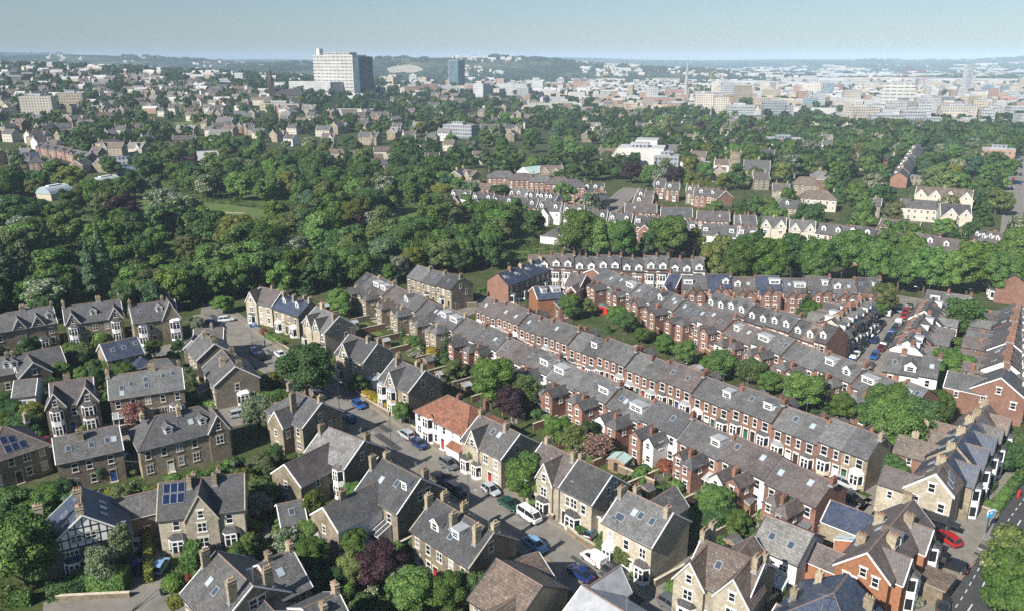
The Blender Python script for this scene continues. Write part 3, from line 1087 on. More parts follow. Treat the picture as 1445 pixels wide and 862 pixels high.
   busy[side].append((u - ww / 2 - .2, u + ww / 2 + .2, 0, we) if side == 'F' else (-u - ww / 2 - .2, -u + ww / 2 + .2, 0, we))
   FPRINT.append((c.x, c.y, ca, sa, u - ww / 2, u + ww / 2, -(dd + ln) if side == 'F' else 0, 0 if side == 'F' else dd + ln))
  elif k == 'lean':       # t, width, depth, low, high, side, skin, lid, glazed
   _, t, ww, dep, z0, z1, side, skin, lid, glz = ft
   xf, rot, LL = side_xf(side)
   u = (t - .5) * LL
   part(root, 'conservatory' if glz else 'lean_to', m_leanto(ww, dep, z0, z1, skin, lid, glz), xf(u, 0), rot)
   if side in busy: busy[side].append((u - ww / 2, u + ww / 2, 0, z1))
   if side == 'F': FPRINT.append((c.x, c.y, ca, sa, u - ww / 2, u + ww / 2, -df - dep, 0))
  elif k == 'party':      # coping of a party wall standing over the roof at an end
   _, t = ft
   mb = MB()
   for ya, za, s in ((-df - .2, ze - .2 * sf, 1), (db + .2, zeb - .2 * sb, -1)):
    for dx in (-.16, .16): pass
    mb.poly([(-.16, ya, za + .3), (.16, ya, za + .3), (.16, 0, zr + .3), (-.16, 0, zr + .3)][::s], 0)
    mb.poly([(-.16, ya, za), (-.16, ya, za + .3), (-.16, 0, zr + .3), (-.16, 0, zr)][::s], 0)
    mb.poly([(.16, ya, za), (.16, ya, za + .3), (.16, 0, zr + .3), (.16, 0, zr)][::-s], 0)
   part(root, 'coping', mb.mesh('coping', [surround]), ((t - .5) * L, 0, 0))
 if rng.random() < .55 and (c.x ** 2 + c.y ** 2) < 300 ** 2:
  if 'aerial' not in CACHE:
   mb = MB(); mb.tube((0, 0, -.6), (0, 0, 1.7), .03, .025, 5); mb.tube((-.6, 0, 1.6), (.6, 0, 1.6), .022, .022, 4)
   for q in range(7): mb.tube((-.6 + q * .2, -.28 + .02 * q, 1.6), (-.6 + q * .2, .28 - .02 * q, 1.6), .014, .014, 3)
   CACHE['aerial'] = mb.mesh('aerial', ['metal'])
  part(root, 'aerial', CACHE['aerial'], (L * rng.choice([-.4, .4, .45]), rng.uniform(-.4, .4), zr + .5), rng.uniform(0, 3))
 # ordinary windows in the rest of the long walls
 for side in auto:
  if side not in 'FB': continue
  xf, rot, LL = side_xf(side)
  n = max(1, int(round(LL / pitchw)))
  top = ze if side == 'F' else zeb
  for fl in range(storeys):
   z = ((1.0, 3.7, 6.5) if top < 6.45 or storeys > 2 else (1.4, 4.5))[fl]
   if z + 1.6 > top: z = top - 1.75
   if fl and z < 2.9: continue
   for i in range(n):
    u = (i + .5 - n / 2) * LL / n
    if any(b0 - .5 < u < b1 + .5 and b2 - .3 < z + .8 < b3 + .3 for b0, b1, b2, b3 in busy[side]): continue
    ww = .95 if (i + fl) % 3 else 1.1
    part(root, 'window', m_window(ww, 1.55, surround, 1 if ww < 1 else 2, glass if (i * 7 + fl * 3 + int(hg * 10)) % 3 else 'curtain_glass'), xf(u, z), rot)
 for side in ends:
  xf, rot, LL = side_xf(side)
  part(root, 'window', m_window(.8, 1.3, surround, 1, glass), xf(-.6, zr - 3.3), rot)
  part(root, 'window', m_window(.8, 1.4, surround, 1, glass), xf(1.6, 3.5), rot)
 return root
# ------------------------------------------------------------------ plants
def cards(centers, normals, size, flat=.0):
 """Leaf clumps: one slightly folded quad each."""
 n = len(centers)
 nm = normals / np.maximum(np.linalg.norm(normals, axis=1, keepdims=True), 1e-6)
 rv = nrg.normal(size=(n, 3))
 u = np.cross(nm, rv); u /= np.maximum(np.linalg.norm(u, axis=1, keepdims=True), 1e-6)
 v = np.cross(nm, u)
 s = size * nrg.uniform(.6, 1.3, (n, 1))
 a = nrg.uniform(.6, 1.1, (n, 1))
 q = np.stack([centers - u * s * .5 - v * s * .12, centers - v * s * a * .55 + nm * s * .08, centers + u * s * .5 + v * s * .1, centers + v * s * a * .5 - nm * s * .1], 1)
 return q.reshape(-1, 3)

def quads_mesh(name, V, mat, extra=None):
 me = bpy.data.meshes.new(name)
 n = len(V)
 V = V.astype(np.float32)
 nf = n // 4
 if extra is not None:
  ev, ef = extra
  tv = np.concatenate([V, np.asarray(ev, np.float32)])
 else:
  tv, ef = V, []
 me.vertices.add(len(tv))
 me.vertices.foreach_set('co', tv.ravel())
 loops = np.concatenate([np.arange(n), np.asarray([i + n for f in ef for i in f], int)]) if ef else np.arange(n)
 me.loops.add(len(loops))
 me.loops.foreach_set('vertex_index', loops.astype(np.int32))
 starts = np.concatenate([np.arange(nf) * 4, n + np.arange(len(ef)) * 3]) if ef else np.arange(nf) * 4
 me.polygons.add(nf + len(ef))
 me.polygons.foreach_set('loop_start', starts.astype(np.int32))
 me.materials.append(M[mat])
 me.update(calc_edges=True)
 return me

def ico(sub=1):
 import bmesh
 bm = bmesh.new()
 bmesh.ops.create_icosphere(bm, subdivisions=sub, radius=1)
 v = np.array([x.co[:] for x in bm.verts]); f = [[y.index for y in x.verts] for x in bm.faces]
 bm.free()
 return v, f
ICV, ICF = ico(2)

def crown_mesh(name, lobes, n, size, mat='leaves', core=.78, jit=.38):
 """lobes: (x, y, z, rx, rz)"""
 L = np.array(lobes, float)
 wgt = L[:, 3] * np.maximum(L[:, 3], L[:, 4]); wgt /= wgt.sum()
 idx = nrg.choice(len(L), int(n * 1.6), p=wgt)
 d = nrg.normal(size=(len(idx), 3)); d /= np.linalg.norm(d, axis=1, keepdims=True)
 d[:, 2] = np.where(d[:, 2] < -.45, -d[:, 2], d[:, 2])
 sc_ = np.stack([L[idx, 3], L[idx, 3], L[idx, 4]], 1)
 rr = nrg.uniform(.72, 1.08, (len(idx), 1))
 c = L[idx, :3] + d * sc_ * rr
 keep = np.ones(len(idx), bool)
 for j in range(len(L)):
  q = (c - L[j, :3]) / np.array([L[j, 3], L[j, 3], L[j, 4]])
  keep &= ~((np.linalg.norm(q, axis=1) < .68) & (idx != j))
 c, d = c[keep][:n], d[keep][:n]
 V = cards(c, d + nrg.normal(scale=jit, size=c.shape) + np.array([0, 0, .25]), size)
 ev, ef = [], []
 if core:
  for j in range(len(L)):
   o = len(ev)
   nz = 1 + nrg.normal(scale=.07, size=(len(ICV), 1))
   ev.extend((L[j, :3] + ICV * np.array([L[j, 3], L[j, 3], L[j, 4]]) * core * nz).tolist())
   ef.extend([[a + o for a in f] for f in ICF])
 return quads_mesh(name, V, mat, (ev, ef) if core else None)

def lobes_round(h, r, trunk, k, seed, flat=1.0):
 g = random.Random(seed)
 out = []
 zc, hz = (h + trunk) / 2, (h - trunk) / 2
 out.append((0, 0, zc, r * .72, hz * .8))
 for i in range(k):
  a = i * 2.39996 + g.uniform(-.4, .4)
  t = (i + .5) / k
  z = trunk + hz * .35 + (h - trunk) * .78 * t * flat
  q = (z - zc) / hz
  rad = r * math.sqrt(max(.08, 1 - q * q * .85)) * g.uniform(.52, .78)
  rl = r * g.uniform(.26, .44)
  out.append((rad * math.cos(a), rad * math.sin(a), min(z, h - rl * .7), rl, rl * g.uniform(.75, 1.0)))
 out.append((g.uniform(-.15, .15) * r, g.uniform(-.15, .15) * r, h - r * .3, r * .4, r * .34))
 return out

def lobes_column(h, r, trunk, k, seed):
 g = random.Random(seed)
 out = []
 for i in range(k):
  t = i / (k - 1)
  z = trunk + (h - trunk) * (.08 + .86 * t)
  prof = min(1, (1 - t) * 1.6 + .12) * (0.6 + .4 * min(1, t * 4))
  a = i * 2.4
  out.append((math.cos(a) * r * .3 * prof, math.sin(a) * r * .3 * prof, z, r * prof * g.uniform(.6, .8), (h - trunk) / k * 1.5))
 return out

def lobes_cone(h, r, trunk, k, seed):
 g = random.Random(seed)
 out = []
 for i in range(k):
  t = i / k
  z = trunk + (h - trunk) * (t * .98)
  rr = r * (1 - t) ** .85
  for j in range(max(1, int(5 * (1 - t)))):
   a = j * 2 * math.pi / max(1, int(5 * (1 - t))) + i * 1.1
   out.append((math.cos(a) * rr * .55, math.sin(a) * rr * .55, z + g.uniform(-.2, .2), max(.25, rr * .5), (h - trunk) / k * .75))
 out.append((0, 0, h - .4, .25, .8))
 return out

def trunk_mesh(h, r, trunk, seed, limbs=4):
 g = random.Random(seed)
 mb = MB()
 mb.tube((0, 0, -.2), (0.05, .05, trunk * .6), r * .055 + .12, r * .045 + .08, 8)
 mb.tube((.05, .05, trunk * .6), (.0, .1, h * .7), r * .045 + .08, .06, 7)
 for i in range(limbs):
  a = i * 2 * math.pi / limbs + g.uniform(-.4, .4)
  z = trunk * g.uniform(.7, 1.15)
  mb.tube((0, 0, z), (math.cos(a) * r * .55, math.sin(a) * r * .55, z + (h - trunk) * g.uniform(.3, .55)), r * .025 + .05, .04, 5)
 return mb.mesh('trunk', ['bark'])

# prototypes: name -> list of (crown mesh, trunk mesh), made for a nominal height
PROTO = {}
def make_protos():
 def reg(k, crown, trunk, h, r): PROTO.setdefault(k, []).append((crown, trunk, h, r))
 for i in range(4):      # fine broadleaf: 12 m high, 5 m radius
  h, r, t = 12.0, (5.0, 4.6, 5.3, 4.8)[i], 2.2
  reg('fine', crown_mesh('crown', lobes_round(h, r, t, 17 + i * 2, 10 + i), 9500, .40), trunk_mesh(h, r, t, i), h, r)
 for i in range(4):
  h, r, t = 12.0, (5.0, 4.4, 5.6, 4.8)[i], 2.0
  reg('mid', crown_mesh('crown', lobes_round(h, r, t, 13 + i * 3, 30 + i), 3600, .62), trunk_mesh(h, r, t, 10 + i), h, r)
 for i in range(4):      # uneven, one-sided crowns
  h, r, t = 12.0, 5.0, 1.8
  lb = lobes_round(h, r, t, 9 + i * 2, 130 + i)
  q = random.Random(140 + i)
  lb = [(x * q.uniform(.7, 1.25) + .5 * (i % 2), y * q.uniform(.7, 1.25) - .4, z * q.uniform(.8, 1.12), a * q.uniform(.7, 1.25), b * q.uniform(.8, 1.3)) for x, y, z, a, b in lb[1:]] + [(0, 0, 5.5, 3.0, 4.0)]
  reg('mid', crown_mesh('crown', lb, 3600, .6, jit=.5), trunk_mesh(h, r, t, 15 + i), h, r)
 for i in range(3):      # light, loose crowns such as ash and birch
  h, r, t = 12.0, 4.2, 2.5
  reg('loose', crown_mesh('crown', lobes_round(h, r, t, 20, 50 + i), 4200, .42, core=.45, jit=.9), trunk_mesh(h, r, t, 20 + i, 6), h, r)
 for i in range(3):
  h, r, t = 20.0, 2.3, 1.2
  reg('poplar', crown_mesh('crown', lobes_column(h, r, t, 15, 60 + i), 4200, .5), trunk_mesh(h, r, t, 30 + i), h, r)
 for i in range(3):
  h, r, t = 14.0, 3.4, 1.0
  reg('conifer', crown_mesh('crown', lobes_cone(h, r, t, 12, 70 + i), 4200, .45, jit=.4), trunk_mesh(h, r * .6, t, 40 + i, 2), h, r)
 for i in range(3):
  h, r, t = 12.0, 5.0, 2.0
  reg('blossom', crown_mesh('crown', lobes_round(h, r, t, 16, 80 + i), 4200, .58, 'blossom_leaves'), trunk_mesh(h, r, t, 50 + i), h, r)
 h, r, t = 6.0, 3.2, 1.2
 reg('pink', crown_mesh('crown', lobes_round(h, r, t, 12, 91), 3600, .3, 'pink_leaves', core=.4, jit=.9), trunk_mesh(h, r, t, 60), h, r)
 for i in range(2):      # weeping: lobes that hang low
  h, r, t = 9.0, 4.0, .6
  lb = lobes_round(h, r, 1.0, 18, 95 + i)
  lb += [(math.cos(a) * r * .8, math.sin(a) * r * .8, 2.6, .9, 2.2) for a in np.arange(0, 6.28, .7)]
  reg('willow', crown_mesh('crown', lb, 4500, .4, jit=.7), trunk_mesh(h, r, t, 66), h, r)
 for i in range(3):
  h, r = 2.0, 1.3
  g = random.Random(100 + i)
  lb = [(g.uniform(-.6, .6), g.uniform(-.6, .6), g.uniform(.5, 1.25), g.uniform(.55, .8), g.uniform(.5, .7)) for _ in range(7)]
  reg('shrub', crown_mesh('shrub', lb, 900, .26), None, h, r)
 h, r = 2.0, 1.0         # clipped ball
 reg('ball', crown_mesh('shrub', [(0, 0, 1.0, 1.0, 1.0)], 1100, .2, core=.9, jit=.3), None, h, r)
 h, r = 2.0, 1.2
 reg('flowering', crown_mesh('shrub', [(-.4, 0, .8, .75, .7), (.45, .2, .9, .7, .7), (0, -.4, 1.1, .7, .8)], 900, .24, 'blossom_leaves'), None, h, r)
make_protos()

GREENS = {'green': (.055, .098, .026), 'dark green': (.034, .066, .022), 'bright green': (.078, .135, .028), 'yellow-green': (.125, .145, .03), 'olive': (.068, .088, .03),
          'grey-green': (.085, .11, .07), 'brown-green': (.062, .072, .03), 'dark purple': (.026, .014, .018), 'yellow': (.26, .21, .028), 'blue-green': (.05, .088, .05),
          'red-brown': (.11, .04, .022), 'pale green': (.12, .155, .065), 'deep green': (.026, .052, .018)}
GREENS = {k: tuple(x * f_ * (2.1 if max(v) < .13 else 1.2) for x, f_ in zip(v, (.95, .97, 1.1))) for k, v in GREENS.items()}
TREES = []
def tree(kind, x, y, h, r=None, colour='green', name='broadleaf_tree', cat='tree', label=None, group=None, base=None, sub=None):
 lst = PROTO[kind]
 cm, tm, ph, pr = lst[rng.randrange(len(lst)) if sub is None else sub % len(lst)]
 z = terrain(x, y) if base is None else base
 sh = h / ph
 sr = (r / pr) if r else sh
 col = GREENS[colour]
 k = rng.uniform(.8, 1.2)
 col = (col[0] * k * rng.uniform(.92, 1.1), col[1] * k, col[2] * k * rng.uniform(.9, 1.1), 1)
 if tm is None:
  o = part(None, name, cm, (x, y, z), rng.uniform(0, 6.28), (sr, sr, sh), col)
 else:
  o = empty(name, (x, y, z), rng.uniform(0, 6.28))
  q_ = rng.uniform(.86, 1.16)
  o.scale = (sr * q_, sr / q_, sh)
  part(o, 'trunk', tm)
  part(o, 'crown', cm, color=col)
 tag(o, label, cat, group)
 TREES.append((x, y, (r or pr * sr)))
 if label is None:
  LABELS.append((o, kind, colour, h, x, y))
 return o

def tree_free(x, y, r, f=.62):
 for tx, ty, tr in TREES:
  if abs(tx - x) < 14 and (tx - x) ** 2 + (ty - y) ** 2 < ((tr + r) * f) ** 2: return False
 return True

def hedge(p0, p1, w_, h, colour='green', label=None, short=None, group=None):
 p0, p1 = Vector((p0[0], p0[1])), Vector((p1[0], p1[1]))
 c = (p0 + p1) / 2
 d = p1 - p0
 L = d.length
 n = int(max(150, (L * (w_ + 2 * h) + 2 * w_ * h) * 26))
 f = nrg.choice(5, n, p=np.array([L * w_, L * h, L * h, w_ * h, w_ * h]) / (L * w_ + 2 * L * h + 2 * w_ * h))
 x = nrg.uniform(-L / 2, L / 2, n); y = nrg.uniform(-w_ / 2, w_ / 2, n); z = nrg.uniform(0, h, n)
 nm = np.zeros((n, 3))
 z[f == 0] = h; nm[f == 0] = (0, 0, 1)
 y[f == 1] = -w_ / 2; nm[f == 1] = (0, -1, 0)
 y[f == 2] = w_ / 2; nm[f == 2] = (0, 1, 0)
 x[f == 3] = -L / 2; nm[f == 3] = (-1, 0, 0)
 x[f == 4] = L / 2; nm[f == 4] = (1, 0, 0)
 c3 = np.stack([x, y, z], 1) + nrg.normal(scale=.05, size=(n, 3))
 c3[:, 2] += .06 * np.sin(c3[:, 0] * 1.7) * (c3[:, 2] > h * .8)
 V = cards(c3, nm + nrg.normal(scale=.35, size=(n, 3)), .3)
 a, b, e = L / 2 - .08, w_ / 2 - .08, h - .08
 ev = [(-a, -b, -.1), (a, -b, -.1), (a, b, -.1), (-a, b, -.1), (-a, -b, e), (a, -b, e), (a, b, e), (-a, b, e)]
 q = [(0, 1, 5, 4), (1, 2, 6, 5), (2, 3, 7, 6), (3, 0, 4, 7), (4, 5, 6, 7)]
 ef = [t for s in q for t in ((s[0], s[1], s[2]), (s[0], s[2], s[3]))]
 me = quads_mesh('hedge', V, 'leaves', (ev, ef))
 col = GREENS[colour]
 o = part(None, 'hedge', me, (c.x, c.y, 0), math.atan2(d.y, d.x), None, (*col, 1))
 tag(o, label, 'hedge', group)
 FPRINT.append((c.x, c.y, math.cos(o.rotation_euler[2]), math.sin(o.rotation_euler[2]), -L / 2, L / 2, -w_ / 2, w_ / 2))
 if label is None: LABELS.append((o, 'hedge', colour, h, c.x, c.y))
 return o

def garden_wall(p0, p1, h=1.1, mat='garden_stone', t=.3, label=None, name='garden_wall', cap='stone_trim', group=None):
 p0, p1 = Vector((p0[0], p0[1])), Vector((p1[0], p1[1]))
 c = (p0 + p1) / 2
 d = p1 - p0
 L = d.length
 mb = MB()
 mb.box(-L / 2, L / 2, -t / 2, t / 2, -.2, h, 0, skip='b')
 mb.box(-L / 2 - .03, L / 2 + .03, -t / 2 - .05, t / 2 + .05, h + .002, h + .1, 1)
 o = part(None, name, mb.mesh(name, [mat, cap]), (c.x, c.y, 0), math.atan2(d.y, d.x))
 tag(o, label, 'wall', group)
 if label is None: LABELS.append((o, 'wall', mat, h, c.x, c.y))
 return o

def timber_fence(p0, p1, h=1.7, mat='timber', label=None):
 p0, p1 = Vector((p0[0], p0[1])), Vector((p1[0], p1[1]))
 c = (p0 + p1) / 2
 d = p1 - p0
 L = d.length
 root = empty('timber_fence', (c.x, c.y, 0), math.atan2(d.y, d.x))
 mb = MB()
 n = max(1, int(L / .16))
 for i in range(n):
  x = -L / 2 + L * i / n
  mb.box(x + .005, x + L / n - .005, -.02, .02 + .012 * (i % 2), .06, h + .02 * (i % 3), 0, skip='b')
 part(root, 'panel', mb.mesh('panel', [mat]))
 mb = MB()
 mb.box(-.06, .06, -.06, .06, -.3, h + .12)
 if 'fencepost' not in CACHE: CACHE['fencepost' + mat] = mb.mesh('post', [mat])
 for i in range(int(L / 2) + 1):
  part(root, 'post', CACHE['fencepost' + mat], (-L / 2 + min(L, i * 2.0), -.09, 0))
 tag(root, label, 'fence')
 if label is None: LABELS.append((root, 'fence', mat, h, c.x, c.y))
 return root

def plant_mass(name, pts_list, n_per, size, label, colours_mat='leaves', col=(.06, .085, .03), hh=.5):
 """Ground cover nobody could count: one object."""
 P_ = np.array(pts_list)
 n = len(P_)
 c = np.repeat(P_, n_per, axis=0)
 hgt = np.repeat(nrg.uniform(.3, 1.3, n) * hh, n_per)
 off = nrg.normal(scale=.38, size=(n * n_per, 3))
 c = c + off * np.stack([np.ones_like(hgt), np.ones_like(hgt), np.zeros_like(hgt)], 1)
 c[:, 2] += np.abs(nrg.normal(scale=.5, size=n * n_per)) * hgt
 V = cards(c, nrg.normal(scale=.5, size=c.shape) + np.array([0, 0, .8]), size)
 o = part(None, name, quads_mesh(name, V, colours_mat), color=(*col, 1))
 return tag(o, label, name.replace('_', ' '), kind='stuff')
# ------------------------------------------------------------------ vehicles and small things
def car_parts(kind):
 """(body, glass, wheel radius, wheel x positions, half track, length)"""
 S = {  # lower hull: x, half width, z low, z top ; cabin: x, half width low, half width top, z top
  'hatchback': dict(L=4.0, hull=[(-2.0, .70, .38, .72), (-1.9, .80, .24, .86), (-1.2, .86, .2, .92), (0, .87, .18, .92), (.9, .86, .2, .90), (1.6, .80, .22, .82), (1.98, .66, .34, .62)],
                          cab=[(-1.85, .80, .70, .92, .94), (-1.6, .82, .62, .90, 1.40), (-.6, .83, .62, .92, 1.48), (.25, .82, .60, .92, 1.42), (1.0, .80, .74, .90, .92)]),
  'saloon': dict(L=4.6, hull=[(-2.3, .70, .4, .74), (-2.15, .82, .26, .92), (-1.3, .88, .2, .95), (0, .89, .18, .93), (1.0, .88, .2, .90), (1.85, .82, .22, .82), (2.28, .68, .34, .62)],
                       cab=[(-1.65, .80, .72, .94, .96), (-1.0, .82, .62, .93, 1.38), (-.2, .83, .62, .93, 1.43), (.45, .82, .60, .92, 1.36), (1.2, .80, .74, .90, .91)]),
  'estate': dict(L=4.5, hull=[(-2.25, .72, .4, .8), (-2.15, .82, .26, .95), (-1.3, .88, .2, .98), (0, .89, .2, .96), (1.0, .88, .2, .94), (1.8, .82, .24, .86), (2.24, .68, .36, .66)],
                       cab=[(-2.12, .80, .72, .95, .98), (-1.9, .82, .64, .95, 1.5), (-.6, .83, .64, .96, 1.58), (.4, .82, .62, .95, 1.52), (1.2, .80, .74, .93, .95)]),
  'van': dict(L=4.4, hull=[(-2.2, .78, .4, 1.0), (-2.1, .84, .28, 1.1), (-1.0, .88, .22, 1.12), (0, .88, .22, 1.10), (1.1, .87, .22, 1.04), (1.75, .82, .24, .94), (2.18, .68, .36, .72)],
     cab=[(-2.15, .82, .76, 1.08, 1.70), (-1.9, .84, .76, 1.1, 1.84), (-.2, .84, .76, 1.1, 1.86), (.5, .82, .70, 1.08, 1.74), (1.3, .80, .74, 1.02, 1.04)]),
  'camper': dict(L=4.6, hull=[(-2.3, .80, .4, 1.15), (-2.2, .86, .3, 1.2), (-1.0, .88, .26, 1.2), (0, .88, .26, 1.2), (1.2, .88, .26, 1.2), (2.1, .84, .3, 1.18), (2.3, .76, .4, 1.1)],
                       cab=[(-2.28, .82, .70, 1.18, 1.7), (-2.05, .84, .68, 1.2, 1.92), (-.2, .84, .70, 1.2, 2.0), (1.6, .84, .68, 1.2, 1.92), (2.15, .82, .70, 1.18, 1.3)]),
 }[kind]
 mb = MB()
 ring = []
 for x, hw, z0, z1 in S['hull']:
  zm = z0 + (z1 - z0) * .62
  pr = [(-hw * .9, z0), (-hw, z0 + .12), (-hw * 1.02, zm), (-hw * .93, z1), (hw * .93, z1), (hw * 1.02, zm), (hw, z0 + .12), (hw * .9, z0)]
  ring.append([(x, y, z) for y, z in pr])
 b = len(mb.v)
 for r_ in ring: mb.v.extend(r_)
 k = 8
 for i in range(len(ring) - 1):
  for j in range(k):
   q = (b + i * k + j, b + i * k + (j + 1) % k, b + (i + 1) * k + (j + 1) % k, b + (i + 1) * k + j)
   mb.f.append(q); mb.m.append(1 if j in (0, 6, 7) else 0)
 mb.f.append(tuple(b + j for j in range(k))[::-1]); mb.m.append(0)
 mb.f.append(tuple(b + (len(ring) - 1) * k + j for j in range(k))); mb.m.append(0)
 # roof panel and pillars
 cab = S['cab']
 gl = MB()
 for (xa, la, ta, z0a, z1a), (xb, lb, tb, z0b, z1b) in zip(cab, cab[1:]):
  steep = abs(z1b - z1a) > .25
  top = [(xa, -ta, z1a), (xb, -tb, z1b), (xb, tb, z1b), (xa, ta, z1a)]
  if steep:
   gl.poly(top)
   for s in (-1, 1):
    mb.tube((xa, s * ta, z1a), (xb, s * tb, z1b), .045, .045, 4, 0)
  else:
   mb.poly([(x, y, z + .012) for x, y, z in top], 0)
  solid = kind == 'van' and xb < .3
  for s in (-1, 1):
   q = [(xa, s * la, z0a - .03), (xb, s * lb, z0b - .03), (xb, s * tb, z1b), (xa, s * ta, z1a)]
   (mb if solid else gl).poly(q if s < 0 else q[::-1], 0)
   if not steep: mb.tube((xa, s * ta, z1a), (xb, s * tb, z1b), .04, .04, 4, 0)
  if not steep and kind != 'van':
   for s in (-1, 1):
    mb.tube((xa, s * la * 1.005, z0a), (xa, s * ta * 1.01, z1a), .05, .045, 4, 0)
 x, l, t, z0, z1 = cab[0]
 (mb if kind == 'van' else gl).poly([(x, l, z0 - .03), (x, -l, z0 - .03), (x, -t, z1), (x, t, z1)], 0)
 if kind == 'camper':
  gl.poly([(cab[-1][0] + .02, -.74, 1.2), (cab[-1][0] + .02, .74, 1.2), (cab[-2][0] + .03, .66, 1.9), (cab[-2][0] + .03, -.66, 1.9)])
  mb.box(-1.5, .6, -.6, .6, 1.95, 2.08, 2)
 mb.box(-S['L'] / 2 - .03, -S['L'] / 2 + .1, -.62, .62, .34, .5, 1)
 mb.box(S['L'] / 2 - .1, S['L'] / 2 + .03, -.62, .62, .34, .48, 1)
 for s in (-1, 1):
  mb.box(cab[-1][0] - .35, cab[-1][0] - .2, s * .9 - .09, s * .9 + .09, cab[-1][3], cab[-1][3] + .14, 0)
 body = mb.mesh('body', ['car_paint', 'plastic_black', 'white_paint'])
 glass = gl.mesh('window_glass', ['glass'])
 lights = MB(); tails = MB()
 xf, hw = S['hull'][-1][0], S['hull'][-1][1]
 z = S['hull'][-1][3]
 lights.box(-.14, .03, -.16, .16, -.09, .07)
 tails.box(-.04, .12, -.1, .1, -.16, .14)
 wh = MB()
 r_ = .31
 n = 14
 for sgn in (0,):
  ra = [(r_ * math.cos(2 * math.pi * i / n), r_ * math.sin(2 * math.pi * i / n)) for i in range(n)]
  wh.prism([(a, b_) for a, b_ in ra], -.1, .1, 'y', 0)
 tyre = wh.mesh('tyre', ['tyre'])
 rm = MB()
 rm.prism([(a * .62, b_ * .62) for a, b_ in ra], -.112, .112, 'y', 0)
 rim = rm.mesh('rim', ['alloy'])
 return dict(body=body, glass=glass, lamp=lights.mesh('headlight', ['lamp_glass']), tail=tails.mesh('tail_light', ['tail_red']), tyre=tyre, rim=rim, L=S['L'],
    wx=(S['L'] * .31, -S['L'] * .31), tr=.78, r=r_, fz=z, hw=hw, tz=S['hull'][1][3])

CARS = {}
def car(kind, p, heading, colour, label, group=None, full=True, name=None):
 if kind not in CARS: CARS[kind] = car_parts(kind)
 c = CARS[kind]
 nm = name or {'van': 'parked_van', 'camper': 'camper_van'}.get(kind, 'parked_car')
 root = empty(nm, (p[0], p[1], terrain(p[0], p[1]) + .016), heading)
 tag(root, label, {'van': 'van', 'camper': 'camper van'}.get(kind, 'car'), group)
 part(root, 'body', c['body'], color=(*colour, 1))
 part(root, 'window_glass', c['glass'])
 for s in (-1, 1):
  for x in c['wx']:
   wo = part(root, 'wheel', c['tyre'], (x, s * c['tr'], c['r']))
   if full: part(wo, 'rim', c['rim'])
  if full:
   part(root, 'headlight', c['lamp'], (c['L'] / 2 - .1, s * (c['hw'] - .12), c['fz'] - .08))
   part(root, 'tail_light', c['tail'], (-c['L'] / 2 + .02, s * .66, c['tz'] - .12))
 FPRINT.append((p[0], p[1], math.cos(heading), math.sin(heading), -2.2, 2.2, -.9, .9))
 return root

PAINT = {'white': (.72, .73, .74), 'silver': (.40, .42, .44), 'black': (.012, .012, .014), 'dark blue': (.012, .03, .12), 'blue': (.02, .085, .30), 'light blue': (.20, .36, .55),
         'red': (.36, .018, .018), 'grey': (.11, .12, .13), 'dark green': (.012, .06, .045), 'dark red': (.13, .012, .016), 'dark grey': (.04, .042, .046), 'teal': (.02, .12, .16)}

def street_lamp(p, heading, h=7.0, label=None):
 root = empty('street_lamp', (p[0], p[1], .12), heading)
 if 'lamp' not in CACHE:
  mb = MB(); mb.cyl(0, 0, -.3, 1.3, .09, .08, 8); mb.cyl(0, 0, 1.3, 7.0, .055, .04, 8)
  a = MB(); a.tube((0, 0, 6.95), (.9, 0, 7.25), .035, .03, 6)
  b = MB(); b.prism([(-.1, 0), (.1, 0), (.07, .1), (-.07, .1)], .8, 1.45, 'x', 0)
  CACHE['lamp'] = (mb.mesh('pole', ['dark_metal']), a.mesh('arm', ['dark_metal']), b.mesh('lamp_head', ['metal']))
 a, b, c = CACHE['lamp']
 part(root, 'pole', a); part(root, 'arm', b); part(root, 'lamp_head', c, (0, 0, 7.2))
 tag(root, label, 'street lamp')
 if label is None: LABELS.append((root, 'lamp', '', h, p[0], p[1]))
 return root

def wheelie_bin(p, heading, col='blue', label=None):
 k = 'bin' + col
 if k not in CACHE:
  mb = MB()
  b = len(mb.v)
  for z, s in ((.1, .8), (.95, 1.0)):
   mb.v.extend([(-.28 * s, -.33 * s, z), (.28 * s, -.33 * s, z), (.28 * s, .33 * s, z), (-.28 * s, .33 * s, z)])
  for i in range(4):
   j = (i + 1) % 4
   mb.f.append((b + i, b + j, b + 4 + j, b + 4 + i)); mb.m.append(0)
  lid = MB(); lid.prism([(-.37, .95), (.36, .95), (.3, 1.03), (-.33, 1.09)], -.31, .31, 'x', 0)
  wh = MB(); wh.tube((-.3, .28, .1), (.3, .28, .1), .1, .1, 8)
  mt = {'blue': 'plastic_blue', 'black': 'plastic_black'}[col]
  CACHE[k] = (mb.mesh('bin_body', [mt]), lid.mesh('lid', [mt]), wh.mesh('wheel', ['tyre']))
 a, b, c = CACHE[k]
 root = empty('wheelie_bin', (p[0], p[1], terrain(p[0], p[1]) + .01), heading)
 part(root, 'bin_body', a); part(root, 'lid', b); part(root, 'wheel', c)
 tag(root, label, 'wheelie bin')
 if label is None: LABELS.append((root, 'bin', col, 1, p[0], p[1]))
 return root

